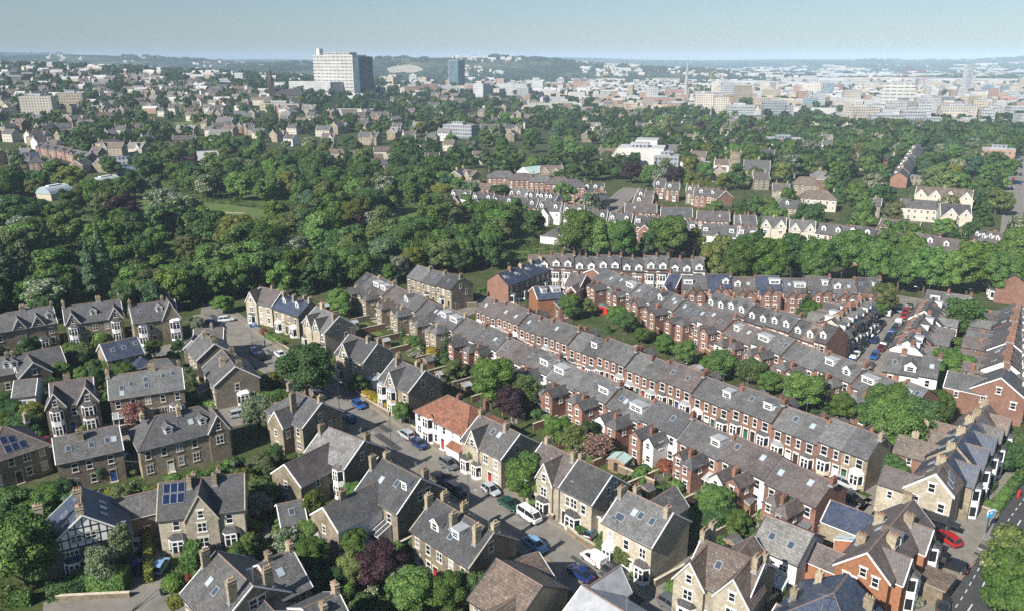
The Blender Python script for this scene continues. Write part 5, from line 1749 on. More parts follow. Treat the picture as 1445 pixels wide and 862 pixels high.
R1A, R1B = P(0, 688, 418, 8.8), P(8, 612, 118, 8.8)
row(R1A, R1B, 24, 8.6, 5.7, 4.2, 4.2, f_front, lambda i, g: 'sandstone' if i > 22 else g.choices(['brick', 'dark_brick'], [3, 2])[0] if i < 40 else 'brick',
 pairpick(['slate', 'purple_slate', 'blue_slate'], [7, 2, .6], 1), plainwhat, 'the long row with white bays', 'terraced houses', auto='B', storeys=2)
R2A, R2B = P(0, 517, 384, 8.8), P(8, 405, 300, 8.8)
row(R2A, R2B, 34, 8.6, 5.8, 4.2, 4.2, lambda i, g: f_rear(i, g, .26, 'sandstone' if i < 12 else None),
 lambda i, g: 'sandstone' if i < 12 else g.choices(['brick', 'dark_brick', 'render_white'], [5, 2, 1])[0],
 pairpick(['slate', 'purple_slate', 'blue_slate'], [7, 2, 1], 2), plainwhat, 'the long row of rear wings', 'terraced houses', auto='B')
def nrow(A, B, u=4.7): return max(1, int(round((B - A).length / u)))
SL = lambda s, w=(7, 2, 1): pairpick(['slate', 'purple_slate', 'blue_slate'], list(w), s)

A, B = P(5, 510, 130, 8.9), P(7, 882, 705, 8.9)
row(A, B, nrow(A, B), 8.7, 5.9, 4.2, 4.2, lambda i, g: f_rear(i, g, .42), lambda i, g: g.choices(['brick', 'dark_brick', 'render_white'], [5, 3, 1])[0], SL(3), plainwhat, 'the row above the leafy gardens', 'terraced houses', auto='B', short=False)

def f_ped(i, g):    # pedimented dormers to the front
 f = [('dm', .5, .82, 1.5), ('bay', .32 if i % 2 else .68, 1, 2.2, 'F', 'white_paint', 'slate'), ('door', 'F', .82 if i % 2 else .18, 'door_dark'), ('win', 'F', .33 if i % 2 else .67, 3.5, 1.2, 1.6), ('win', 'F', .8 if i % 2 else .2, 3.6, .8, 1.4)]
 if i % 2: f.append(('ch', 1.0, -.3, 1.3, 4, .6, 1.3))
 f.append(('wing', .72 if i % 2 else .28, 2.6, 4.2, 4.8, 6.0, 'B'))
 return f
A, B = P(5, 1026, 238, 9.4), P(7, 462, 412, 9.4)
row(A, B, 11, 9.2, 6.0, 4.3, 4.3, f_ped, lambda i, g: 'brick', lambda i, g: 'brown_tile' if i == 9 else 'slate', plainwhat, 'the row with pointed dormers', 'terraced houses', auto='B')

def f_cres(i, g):
 f = [('dm', .5, .97, 2.1), ('bay', .5, 2, 2.9, 'F', 'white_paint', 'slate'), ('win', 'F', .12, 4.6, .8, 1.6), ('win', 'F', .12, 1.2, .8, 1.8), ('ch', 1.0, -.2, 1.3, 4, .6, 1.3), ('door', 'F', .9, 'door_dark')]
 f.append(('wing', .3, 2.6, 4.0, 5.5, 7.0, 'B'))
 return f
A, B = P(5, 150, 64, 10.4), P(5, 972, 84, 10.4)
row(A, B, 15, 10.2, 7.0, 4.6, 4.6, f_cres, lambda i, g: 'render_white' if i in (0, 13, 14) else 'brick', lambda i, g: 'purple_slate' if i < 4 else 'slate', plainwhat, 'the row with tall white bays', 'terraced houses', auto='B')

A, B = P(5, 868, 160, 8.8), P(7, 648, 182, 8.8)
row(A, B, 16, 8.6, 5.7, 4.3, 4.3, lambda i, g: [x if x[0] != 'wing' else ('wing', x[1], 3.2, 3.6, 4.9, 6.6, 'F', False, 'brick') for x in f_rear(i, g, .3)], lambda i, g: 'brick', SL(6), plainwhat, 'the row under the lime trees', 'terraced houses', auto='B')

def f_street(i, g):   # fronts to the street of parked cars
 f = [('dm', .5, .8, 1.5), ('bay', .35, 1, 2.2, 'F', 'white_paint', 'slate'), ('door', 'F', .82, 'door_dark'), ('ch', 1.0, -.5, 1.3, 4, .6, 1.2), ('wing', .3 if i % 2 else .7, 2.6, 4.0, 4.8, 6.2, 'B')]
 if g.random() < .5: f.append(('bd', .5, .6, 1.8, 'B'))
 return f
A, B = P(7, 425, 362, 8.8), P(7, 580, 262, 8.8)
row(A, B, 9, 8.6, 5.7, 4.2, 4.4, f_street, lambda i, g: 'render_cream' if i == 0 else 'dark_brick', SL(7), plainwhat, 'the parked street shaded side', 'terraced houses', end='near', auto='FB')
def f_sunny(i, g):
 return [('bay', .35, 1, 1.9, 'F', 'white_paint', 'slate'), ('door', 'F', .82, 'door_dark'), ('ch', .95, -1.6, .3, 3, .6, .9), ('wing', .3 if i % 2 else .7, 2.6, 3.6, 4.8, 6.2, 'B'), ('bd', .5, .6, 1.8, 'B') if g.random() < .6 else ('sk', .4, .5), ('sk', .4, .4)] + ([('ch', 1.0, 1.2, .6, 3, .6, .9)] if i % 2 else [])
A, B = P(13, 470, 92, 8.6), P(13, 285, 395, 8.6)
row(A, B, 10, 8.4, 5.7, 3.5, 4.2, f_sunny, lambda i, g: 'render_white' if i in (9, 3) else 'brick', SL(8), plainwhat, 'the parked street sunlit side', 'terraced houses', end='far', auto='FB')
A, B = P(13, 420, 44, 8.8), P(13, 740, 92, 8.8)
row(A, B, nrow(A, B, 5.2), 8.6, 5.8, 4.2, 4.2, lambda i, g: ([('bd', .5, .7, 2.4)] if i in (0, 3) else [('sk', .5, .45)]) + [('ch', 1.0, -.2, 1.4, 4, .6, 1.2), ('wing', .7, 2.8, 3.4, 4.8, 6.4, 'F')], lambda i, g: 'brick', SL(9), plainwhat, 'the row closing the parked street', 'terraced houses', auto='B')
A, B = P(13, 130, 478, 9.2), P(13, 522, 543, 9.2)
row(A, B, 3, 9.0, 6.0, 4.4, 4.4, lambda i, g: [('ch', .95 if i != 1 else .05, .0, 1.4, 3, .7, 1.2), ('bay', .35, 1, 2.4, 'F', 'white_paint', 'slate'), ('door', 'F', .8, 'door_red')] + ([('dm', .5, .85, 2.2)] if i == 1 else [('sk', .6, .5)]),
 lambda i, g: 'brick' if i == 0 else 'render_white', lambda i, g: 'slate', plainwhat, 'the trio beside the parked cars', 'terraced houses', auto='F')
A, B = P(13, 1075, 128, 8.8), P(13, 985, 560, 8.8)
row(A, B, nrow(A, B, 4.8), 8.6, 5.7, 4.2, 4.2, lambda i, g: [x if x[0] != 'wing' else ('wing', x[1], 3.4, 5.2, 4.8, 6.2, 'F', False, x[8]) for x in f_rear(i, g, .1)] + [('ch', 1.0, .2, 1.4, 4, .6, 1.2)],
 lambda i, g: g.choices(['brick', 'dark_brick', 'render_white'], [5, 3, 1])[0], SL(10, (6, 3, 1)), plainwhat, 'the packed row by the frame', 'terraced houses', end='far', auto='B')
A, B = P(0, 1462, 428, 8.8), P(0, 1470, 540, 8.8)
row(A, B, nrow(A, B, 4.8), 8.6, 5.7, 4.2, 4.2, lambda i, g: [('ch', 1.0, .2, 1.4, 4, .6, 1.2), ('bay', .5, 1, 2.2, 'F', 'white_paint', 'slate'), ('dm', .5, .7, 1.5)], lambda i, g: 'brick', SL(11), plainwhat, 'the row cut by the frame', 'terraced houses', end='far', auto='FB')

H(13, 990, 590, 955, 668, 9.4, 6.0, 4.8, wall='brick', short='the brick gable end by the packed row', auto='B', label='brick end house with a plain three-windowed gable closing the packed row', feats=[
  ('wing', .6, 6.0, 5.0, 5.0, 7.6, 'F', False, 'brick'), ('win', 'R', .5, 6.0, .9, 1.3), ('win', 'R', .25, 3.4, 1.0, 1.4), ('win', 'R', .8, 3.4, 1.0, 1.4), ('ch', .1, .2, 1.3, 3)])
H(13, 600, 655, 720, 690, 4.6, 3.0, 2.6, wall='orange_brick', auto='', name='garage_building', cat='garage', label='orange brick outbuilding with a grey roof behind the brick gable end', feats=[])

# parade with the corner shop
PA, PB = P(11, 1120, 55, 9.8), P(11, 628, 705, 9.8)
def f_par(i, g):
 f = [('fg', .5, 4.2, 1.4, 9.0, 'B', 1, 6.3), ('bay', .5, 2, 2.4, 'B', 'white_paint', 'slate', 1.4), ('ch', .02, -.6, 1.2, 3, .8, 1.3), ('sk', .3, .4), ('sk', .6, .6)]
 if i == 5: f = [x for x in f if x[0] not in ('fg', 'bay')]
 if i in (1, 2, 3): f += [('wing', .5, 4.6, 5.5, 4.8, 7.2, 'F', False, 'brick', 'brown_tile'), ('ch', .3, -7, -.6, 2)]
 if i == 5: f += [('wing', .62, 4.6, 4.0, 5.2, 7.4, 'F', False, 'pale_stone', 'purple_slate'), ('sk', .3, .5, 'B'), ('sk', .45, .6, 'B'), ('sk', .7, .7, 'B')]
 return f
PAR = row(PA, PB, 6, 9.6, 6.0, 3.9, 2.8, f_par, lambda i, g: 'pale_stone' if i == 5 else 'sandstone', lambda i, g: ['brown_tile', 'slate', 'blue_slate', 'blue_slate', 'blue_slate', 'brown_tile'][i], plainwhat, 'the stone parade by the shops', 'parade houses', end='far', auto='F', name='parade_house')
def shop_end(o):
 o['label'] = 'corner flower shop with a white-verged pale gable and a black shopfront'
 o['category'] = 'shop'
 L = (PB - PA).length / 6
 x = L / 2
 mb = MB()      # white bargeboards along the gable
 for ya, yb, za, zb in ((-4.2, 0, 5.75, 9.65), (3.1, 0, 6.75, 9.65)):
  mb.poly([(x + .14, ya, za - .1), (x + .14, yb, zb - .1), (x + .14, yb, zb + .25), (x + .14, ya, za + .25)], 0)
  mb.poly([(x - .2, ya, za + .25), (x + .14, ya, za + .25), (x + .14, yb, zb + .25), (x - .2, yb, zb + .25)], 0)
 part(o, 'bargeboard', mb.mesh('bargeboard', ['white_paint']))
 mb = MB()
 mb.box(x + .02, x + 1.3, -3.8, 4.6, 2.75, 3.0, 0)
 mb.box(x + .02, x + .5, -3.8, 2.9, 2.95, 3.5, 0)
 part(o, 'awning', mb.mesh('awning', ['shopfront']))
 mb = MB()
 mb.box(x + .02, x + .12, -3.8, 2.75, .1, 2.74, 0)
 for i in range(4):
  y = -3.7 + i * 1.6
  mb.box(x + .12, x + .14, y, y + 1.45, .6, 2.5, 1)
 part(o, 'shopfront', mb.mesh('shopfront', ['shopfront', 'glass']))
 mb = MB()
 for i in range(7):
  y = -4.2 + i * 1.3
  mb.box(x + 1.0, x + 2.0, y, y + 1.0, -.02, .55, 0)
 for y, z in ((-2.2, 3.6), (2.6, 3.6)): pass
 part(o, 'flower_bench', mb.mesh('flower_bench', ['grey_timber']))
 V = []
 c = np.array([(x + 1.5 + nrg.normal() * .3, nrg.uniform(-4.3, 4.9), .6 + abs(nrg.normal()) * .25) for _ in range(700)])
 fl = part(o, 'flowers', quads_mesh('flowers', cards(c, nrg.normal(scale=.5, size=c.shape) + np.array([0, 0, .8]), .22), 'blossom_leaves'), color=(.09, .12, .04, 1))
 for u, z in ((-2.2, 3.7), (1.5, 3.7), (-.2, 6.6)):
  part(o, 'window', m_window(1.0, 1.5, 'white_paint', 1, 'glass'), (x, u, z), math.pi / 2)
shop_end(PAR[5])

H(8, 745, 375, 548, 606, 9.4, 5.9, 3.7, 3.1, wall='orange_brick', roof='purple_slate', short='the big orange brick gable', auto='F', verge='white_paint', ov=.12,
  label='large house with an orange brick gable wall and two sharp stone-clad dormer gables', feats=[
  ('fg', .3, 4.0, 1.2, 8.8, 'B', 1, 6.0), ('fg', .8, 4.0, 1.2, 8.8, 'B', 1, 6.0), ('dm', .56, .6, 1.5, 'B'), ('bay', .3, 2, 2.4, 'B', 'white_paint', 'slate', 1.2), ('bay', .8, 2, 2.4, 'B', 'white_paint', 'slate', 1.2),
  ('ch', .34, -2.4, .3, 3, .8, 1.2), ('ch', .72, -2.4, .3, 3, .8, 1.2), ('ch', .3, 1.2, 1.2, 3, .9, 1.2), ('ch', .68, 1.2, 1.2, 3, .9, 1.2), ('ch', .02, -.6, 1.3, 3),
  ('wing', .2, 6.0, 6.5, 4.4, 6.6, 'F', False, 'sandstone', 'blue_slate'), ('wing', .86, 4.6, 3.9, 4.4, 6.2, 'F', False, 'orange_brick', 'purple_slate'), ('lean', .37, 3.4, 3.6, 3.4, 4.6, 'F', 'orange_brick', 'conservatory_glass', True),
  ('win', 'R', .22, 4.0, .9, 1.4), ('win', 'R', .36, 3.8, .9, 1.4), ('win', 'R', .52, 5.8, .9, 1.3), ('win', 'R', .76, 5.0, .9, 1.4), ('sk', .35, .5), ('sk', .5, .4)])
H(15, 1180, 540, 1062, 695, 8.4, 4.8, 5.4, 4.8, hr=True, wall='sandstone', roof='blue_slate', short='the blue-roofed house at the bottom edge', auto='', verge='gutter',
  label='house with a dark blue roof and tall stone chimneys in front of the orange gable', feats=[('ch', .1, -3.0, 0.6, 3, .8, .8), ('ch', .55, -4.4, -.2, 3, .8, .8), ('ch', .2, 3.4, .6, 3, .8, 1.1)])
H(15, 590, 790, 700, 850, 4.8, 3.0, 2.8, wall='dark_stone', roof='brown_tile', auto='', name='outbuilding', cat='outbuilding', label='low brown-roofed outbuilding at the bottom edge near two blue bins')

# blocks at the head of the gardens between the rows
H(5, 350, 150, 420, 160, 7.8, 5.2, 4.0, wall='brick', roof='purple_slate', label='small brick house with a brown-purple roof behind the tall white bays row gardens', short='the purple-roofed brick house', feats=[('ch', .5, 0, 1.3, 2), ('wing', .8, 3, 4, 4.6, 6, 'F')])
H(5, 175, 215, 300, 205, 7.8, 5.4, 4.2, wall='orange_brick', roof='blue_slate', short='the orange-gabled workshop', auto='', label='brick building with an orange gable end, white box dormer and dark wing', feats=[('bd', .75, .6, 2.6), ('bd', .3, .6, 1.6), ('ch', .95, 0, 1.3, 3), ('wing', .85, 4, 5, 4.2, 5.6, 'F', False, 'dark_brick')])
H(5, 455, 130, 480, 122, 7.8, 5.6, 4.2, wall='brick', label='brick end house at the top of the row above the leafy gardens', feats=[], auto='F')
H(5, 815, 150, 868, 158, 8.8, 5.8, 4.4, wall='brick', roof='blue_slate', label='brick end house with a dark blue roof near the tall white bays', feats=[('ch', .05, 0, 1.6, 3), ('wing', .5, 3.4, 4, 5, 7, 'F')], auto='')
# dark terrace and pale trio at the wood's corner
A, B = P(3, 1265, 92, 9.2), P(3, 1480, 25, 9.2)
row(A, B, 4, 9.0, 6.0, 4.2, 4.2, lambda i, g: [('bay', .4, 1, 2.2, 'F', 'white_paint', 'slate'), ('ch', 1.0, -.4, 1.4, 3, .6, 1.2), ('sk', .5, .5), ('sk', .25, .4), ('door', 'F', .82, 'door_dark')], lambda i, g: 'brick' if i == 0 else 'dark_stone', lambda i, g: 'blue_slate', plainwhat, 'the blue-roofed row by the wood', 'terraced houses', end='brick', auto='F')
A, B = P(3, 858, 50, 9.2), P(3, 1085, 118, 9.2)
row(A, B, 3, 9.0, 6.0, 4.2, 4.2, lambda i, g: [('bay', .4, 1, 2.2, 'F', 'white_paint', 'slate'), ('ch', 1.0, -.4, 1.4, 3, .6, 1.2), ('sk', .5, .5), ('door', 'F', .82, 'door_dark')], lambda i, g: 'sandstone', lambda i, g: 'slate', plainwhat, 'the pale stone trio by the wood', 'terraced houses', end='wooded', auto='F', ends='R')
# ------------------------------------------------------------------ further off: rows and blocks beyond the limes and the wood
def Mh(k, x0, y0, x1, y1, zr=9.2, ze=5.8, df=4.4, label=None, feats=(), wall='brick', roof='slate', **kw):
 p, q = P(k, (x0 + x1) / 2, (y0 + y1) / 2, zr), (P(k, x1, y1, zr) - P(k, x0, y0, zr)).length
 n_ = math.hypot(p.x, p.y)
 FPRINT.append((p.x, p.y, -p.x / n_, -p.y / n_, 0, 10, -q * .45, q * .45))
 return H(k, x0, y0, x1, y1, zr, ze, df, wall=wall, roof=roof, label=label, feats=feats, **kw)
semi = lambda i: [('dm', .14, .72, 1.5), ('dm', .78, .72, 1.5), ('wing', .36, 4.2, 3.6, 4.8, 7.4, 'F', False, ['brick', 'brick', 'orange_brick', 'brick', 'render_white', 'render_white', 'brick', 'brick'][i]), ('ch', .5, -.3, 1.5, 4, .6, 1.2), ('ch', .99, 0, 1.3, 3)]
for i, (x0, y0, x1, y1) in enumerate([(190, 325, 312, 330), (335, 345, 470, 350), (472, 364, 612, 370), (625, 378, 772, 386), (786, 402, 932, 410), (950, 426, 1082, 430), (1110, 460, 1242, 466), (1262, 478, 1412, 486)]):
 Mh(16, x0, y0, x1, y1, 9.6, 6.2, 4.6, 'brick semi-detached pair with twin dormers, %s from the wooded end of the stepped line' % ORD[i], semi(i), wall=['render_white', 'brick', 'brick', 'brick', 'render_white', 'render_white', 'brick', 'brick'][i], name='paired_house', group='semi-detached pairs beyond the wood')
for i, (x0, y0, x1, y1, wl) in enumerate([(500, 298, 577, 302, 'render_cream'), (580, 320, 700, 322, 'sandstone'), (704, 336, 772, 342, 'sandstone'), (776, 340, 838, 345, 'brick'), (840, 344, 912, 352, 'render_white')]):
 Mh(16, x0, y0, x1, y1, 9.2, 6, 4.4, '%s house with dormers, %s in the pale line before the tall brick blocks' % (COLW[wl], ORD[i]), [('dm', .5, .7, 1.6), ('dm', .1, .7, 1.4), ('ch', .5, 0, 1.5, 4, .6, 1.2), ('ch', .98, 0, 1.4, 3)], wall=wl, group='pale dormered houses')
for i, (x0, y0, x1, y1) in enumerate([(478, 206, 565, 206), (625, 218, 690, 220), (765, 232, 822, 236), (880, 248, 945, 250), (975, 260, 1030, 266)]):
 Mh(16, x0, y0, x1, y1, 12.0, 9.0, 5.0, 'tall red brick hipped block, %s from the wooded end of the tall block line' % ORD[i], [('ch', .05, 0, 1.2, 3), ('ch', .95, 0, 1.2, 3)], hl=True, hr=True, storeys=3, name='brick_block', cat='apartment house', group='tall hipped brick blocks', roof='purple_slate' if i % 2 else 'slate')
Mh(16, 1072, 284, 1215, 290, 10.2, 7, 4.6, 'brick house with white dormers behind the tall brick blocks road', [('dm', .2, .7, 1.8), ('dm', .6, .7, 1.8), ('fg', .9, 4.0, .6, 9.5, 'F', 1, 6.4), ('ch', .4, 0, 1.4, 3)])
A, B = P(16, 1062, 388, 8.6), P(16, 1210, 345, 8.6)
row(A, B, 5, 8.4, 5.6, 4.0, 4.0, lambda i, g: [('ch', .9, -.2, 1.8, 4, .7, 1.2), ('ch', .2, .5, 1.6, 3), ('bay', .4, 1, 2, 'F', 'white_paint', 'slate')], lambda i, g: 'brick', lambda i, g: 'slate', plainwhat, 'the many-chimneyed short row', 'terraced houses', end='near', auto='F')
Mh(16, 780, 168, 935, 170, 11, 7.5, 5, 'tan school building with two front gables and a brown roof', [('fg', .25, 4.5, .4, 10.6, 'F', 1, 7.6), ('fg', .7, 4.5, .4, 10.6, 'F', 1, 7.6), ('ch', .95, 0, 1.6, 2)], wall='tan_brick', roof='brown_tile', name='school_building', cat='school', short='the tan school with two gables')
Mh(16, 665, 185, 770, 172, 9, 5.5, 6, 'hall with a pale turquoise copper roof beside the tan school', [], wall='render_white', roof='green_copper', name='hall', cat='hall', auto='', short='the turquoise-roofed hall')
Mh(16, 285, 268, 362, 270, 8, 5.8, 4.2, 'modern brick house with a pale flat-pitched roof near the wood edge', [], wall='tan_brick', roof='brown_tile')
Mh(16, 345, 288, 466, 300, 8, 5.8, 4.2, 'longer modern brick house with a pale low roof near the wood edge', [], wall='brick', roof='brown_tile')
Mh(16, 0, 75, 95, 78, 10, 6.6, 4.6, 'tall pale stone villa with bays seen between the trees', [('fg', .25, 4, .4, 9.8, 'F', 2, 6.4), ('fg', .75, 4, .4, 9.8, 'F', 2, 6.4)], wall='render_cream')
Mh(16, 200, 205, 270, 185, 8, 5.2, 4, 'stone house with tall chimneys half hidden by the wood edge', [('ch', .2, 0, 1.8, 3), ('ch', .8, 0, 1.8, 3)], wall='sandstone')
Mh(16, 275, 198, 350, 205, 8, 5.2, 4, 'tan gabled house beside the tall-chimneyed stone one', [('fg', .6, 4, .4, 7.8, 'F', 1, 5)], wall='tan_brick', roof='brown_tile')
Mh(16, 325, 65, 425, 68, 9, 6.4, 5, 'square cream house with a shallow roof among dark trees', [], wall='render_cream', roof='brown_tile')
Mh(16, 880, 600, 965, 560, 5.2, 3.2, 4.5, 'low pavilion with a grey hipped roof among the trees by the white bay row', [], wall='render_white', hl=True, hr=True, name='pavilion', cat='pavilion', auto='')
# crop 27
ROWM = [(27, 660, 385, 820, 390, 'brick', 2), (27, 842, 405, 1000, 410, 'brick', 2), (27, 1026, 424, 1190, 430, 'brick', 2), (27, 1216, 444, 1320, 448, 'brick', 2), (27, 715, 450, 828, 456, 'brick', 1), (27, 935, 472, 1020, 478, 'brick', 1), (27, 1050, 490, 1232, 502, 'render_white', 1), (27, 1252, 504, 1332, 512, 'brick', 1),
  (27, 808, 272, 866, 276, 'brick', 0), (27, 866, 280, 936, 286, 'brick', 0), (27, 972, 294, 1032, 300, 'sandstone', 0), (27, 1012, 308, 1130, 318, 'brick', 0), (27, 1112, 320, 1172, 326, 'brick', 0),
  (27, 712, 345, 805, 352, 'orange_brick', 0), (27, 728, 318, 810, 326, 'sandstone', 0)]
for i, (k, x0, y0, x1, y1, wl, st) in enumerate(ROWM):
 g = random.Random(300 + i)
 ft = [('ch', .02, 0, 1.3, 3), ('ch', .5, 0, 1.4, 4, .6, 1.2), ('ch', .98, 0, 1.3, 3)]
 if st == 2: ft += [('bay', .25, 2, 2.3, 'F', 'white_paint', 'slate'), ('bay', .75, 2, 2.3, 'F', 'white_paint', 'slate'), ('sk', .3, .5), ('sk', .7, .5)]
 elif st == 1: ft += [('wing', .5, 4.6, 3.5, 4.8, 7.2, 'F', False, wl), ('bd', .14, .7, 1.8), ('bd', .86, .7, 1.8)]
 else: ft += [('dm', .3, .7, 1.6), ('bay', .7, 1, 2.3, 'F', 'white_paint', 'slate')]
 Mh(k, x0, y0, x1, y1, 9.2, 6.0, 4.4, '%s block with %s, %s of the blocks beyond the white bay row' % (COLW[wl].replace(' rendered', ''), ['one dormer', 'a rear wing', 'tall bays'][st] if st != 1 else 'a rear wing', ORD[i]), ft, wall=wl, name='paired_house', group='house blocks beyond the limes', roof=g.choice(['slate', 'slate', 'purple_slate']))
for i, (x0, y0, x1, y1) in enumerate([(105, 452, 232, 458), (254, 469, 382, 476), (0, 446, 76, 447)]):
 ft = [('fg', .2, 4.2, .4, 9.2, 'F', 2, 6.0), ('fg', .8, 4.2, .4, 9.2, 'F', 2, 6.0), ('ch', .5, 0, 1.4, 4)] if i < 2 else [('ch', .5, 0, 1.4, 4), ('bay', .3, 1, 2.4)]
 Mh(28, x0, y0, x1, y1, 9.4, 6.0, 4.4, ['white-gabled pair of houses nearer the tall conifer', 'white-gabled pair of houses nearer the long dormered row', 'plain brick house beside the white-gabled pairs'][i], ft, wall='render_cream' if i < 2 else 'brick', name='paired_house')
def f_far(i, g):
 f = [('dm', .5, .7, 1.7), ('ch', 1.0, -.2, 1.3, 4, .6, 1.2)] if i % 2 else [('dm', .5, .7, 1.7)]
 return f + [('bay', .4, 1, 2.3, 'F', 'white_paint', 'slate')]
A, B = P(28, 405, 486, 9.2), P(28, 1192, 582, 9.2)
row(A, B, nrow(A, B, 5.2), 9.0, 5.8, 4.3, 4.3, f_far, lambda i, g: g.choices(['brick', 'render_cream'], [6, 1])[0], SL(20), plainwhat, 'the dormered row beyond the limes', 'terraced houses', end='wooded', auto='F')
A, B = P(28, 480, 555, 8.8), P(28, 1130, 640, 8.8)
row(A, B, nrow(A, B, 5.2), 8.6, 5.6, 4.3, 4.3, lambda i, g: f_rear(i, g, .3), lambda i, g: g.choices(['brick', 'render_white'], [6, 1])[0], SL(21), plainwhat, 'the row hidden behind the limes', 'terraced houses', end='wooded', auto='')
A, B = P(28, 1345, 660, 8.8), P(28, 1400, 760, 8.8)
row(A, B, 7, 8.6, 5.6, 4.3, 4.3, f_far, lambda i, g: 'brick', SL(22), plainwhat, 'the row beyond the last lime', 'terraced houses', end='far', auto='F')
A, B = P(28, 1230, 520, 8.8), P(28, 1370, 560, 8.8)
row(A, B, 4, 8.6, 5.6, 4.3, 4.3, f_far, lambda i, g: 'brick', SL(23), plainwhat, 'the four beside the far main road', 'terraced houses', end='wooded', auto='F')
A, B = P(24, 905, 555, 9), P(24, 812, 700, 9)
row(A, B, 9, 8.8, 5.8, 4.4, 4.4, f_far, lambda i, g: 'brick' if i == 8 else 'sandstone', SL(24), plainwhat, 'the terrace running away among trees', 'terraced houses', end='far', auto='FB')
for k_, x0, y0, x1, y1, zr, ze, df, lab, ft, wl, rf, nm, sh in [
 (28, 900, 300, 1185, 326, 13, 9, 6, 'long pale stone college range with four front gables', [('fg', t, 6, .6, 12.6, 'F', 2, 9.0) for t in (.1, .36, .62, .9)] + [('ch', .5, 0, 1.5, 3)], 'render_cream', 'brown_tile', 'college_building', 'the gabled stone college'),
 (28, 1020, 388, 1172, 396, 12, 8, 6, 'pale stone college block with tall bay windows before the long range', [('fg', .3, 6, 1.5, 11.4, 'F', 2, 8), ('fg', .8, 5, .6, 11, 'F', 2, 8)], 'render_cream', 'slate', 'college_building', None),
 (28, 820, 372, 1010, 384, 9, 6, 5, 'lower slate-roofed stone range joining the college block', [], 'render_cream', 'slate', 'college_building', None),
 (28, 722, 462, 920, 482, 7.5, 5.4, 4.5, 'long low tan building with a brown roof behind the dormered row', [], 'tan_brick', 'brown_tile', 'long_building', None),
 (28, 360, 318, 440, 322, 9.5, 6, 5.5, 'cream villa with a hipped roof between conifers', [('ch', .1, 0, 1.5, 3), ('ch', .9, 0, 1.5, 3)], 'render_cream', 'brown_tile', 'villa', None),
 (28, 215, 362, 330, 380, 8.2, 5.4, 4.4, 'grey-roofed house half hidden by trees near the cream villa', [('dm', .4, .7, 1.6), ('ch', .9, 0, 1.4, 3)], 'sandstone', 'slate', 'house', None),
 (28, 20, 166, 152, 172, 13, 8, 6, 'stone church with a plain grey roof and squat tower', [], 'sandstone', 'slate', 'church', 'the stone church'),
 (28, 680, 362, 720, 366, 8.5, 5.6, 4.4, 'stone house with a shaded gable beside a tall round tree', [('ch', .2, 0, 1.4, 3)], 'sandstone', 'slate', 'house', None),
 (28, 165, 290, 250, 292, 8.5, 5.6, 4.4, 'stone villa with white chimneys partly behind trees', [('ch', .2, 0, 1.8, 3), ('ch', .85, 0, 1.8, 3)], 'sandstone', 'purple_slate', 'villa', None),
 (26, 1110, 205, 1170, 210, 8, 6, 5, 'stone house at the wood edge with a shallow brown roof', [('ch', .5, 0, 1.4, 3)], 'sandstone', 'brown_tile', 'house', None),
 (26, 280, 40, 370, 42, 8.5, 6, 4.6, 'brown-roofed brick house in the line above the park', [], 'brick', 'brown_tile', 'house', None),
 (26, 398, 42, 500, 44, 8.5, 6, 4.6, 'longer brown-roofed brick house in the line above the park', [], 'tan_brick', 'brown_tile', 'house', None),
 (26, 505, 52, 570, 46, 8.5, 6, 4.6, 'grey-roofed brick house at the end of the line above the park', [], 'brick', 'slate', 'house', None),
 (26, 605, 92, 685, 92, 10, 7, 5.5, 'large square brick house with a shallow grey hipped roof above the park', [('ch', .5, 0, 1.2, 3)], 'dark_brick', 'slate', 'house', 'the square brick house above the park'),
 (26, 640, 28, 735, 26, 9, 6.4, 5, 'pale rendered house with a tan roof and white front above the park', [], 'render_cream', 'brown_tile', 'house', None),
 (26, 620, 68, 690, 68, 7.5, 5.4, 4.5, 'low tan-roofed house in front of the pale rendered one', [], 'tan_brick', 'brown_tile', 'house', None),
 (26, 870, 16, 920, 14, 8.6, 6, 4.6, 'brick house with a tan roof beside the tall cream villa', [], 'tan_brick', 'brown_tile', 'house', None),
 (26, 705, 92, 745, 110, 7, 4.6, 3.6, 'red brick cottage with a white gable next to the square brick house', [], 'orange_brick', 'slate', 'house', None),
 (25, 35, 45, 100, 40, 10, 6.5, 5, 'cream villa with twin gables in the corner above the glasshouses', [('fg', .2, 4, .4, 9.6, 'F', 2, 6.2), ('fg', .8, 4, .4, 9.6, 'F', 2, 6.2)], 'render_cream', 'slate', 'villa', 'the cream twin-gabled villa'),
 (25, 110, 62, 200, 58, 10, 6.5, 5, 'cream gabled villa with a dark slate roof by the leaning street', [('fg', .2, 4, .4, 9.6, 'F', 2, 6.2), ('ch', .9, 0, 1.6, 3)], 'render_cream', 'blue_slate', 'villa', None),
 (25, 385, 100, 440, 92, 8.5, 5.6, 4.4, 'stone gabled house beside the big tree above the glasshouses', [('ch', .3, 0, 1.4, 3)], 'sandstone', 'slate', 'house', None),
 (25, 1005, 55, 1110, 50, 12, 6.5, 7, 'pale-roofed hall with a stone gable above the park', [], 'render_cream', 'pale_felt', 'hall', 'the pale-roofed hall above the park'),
 (25, -20, 155, 60, 150, 9, 6, 4.6, 'dark-roofed house cut by the frame edge above the wood', [], 'sandstone', 'slate', 'house', None),
 (25, 500, 88, 560, 82, 9, 5, 5, 'slate-roofed hall beside the long blue-roofed building', [], 'sandstone', 'slate', 'hall', None)]:
 o = Mh(k_, x0, y0, x1, y1, zr, ze, df, lab, ft, wl, rf, name=nm, cat=nm.replace('_', ' '), short=sh, hl=('hip' in lab or 'square' in lab), hr=('hip' in lab or 'square' in lab))
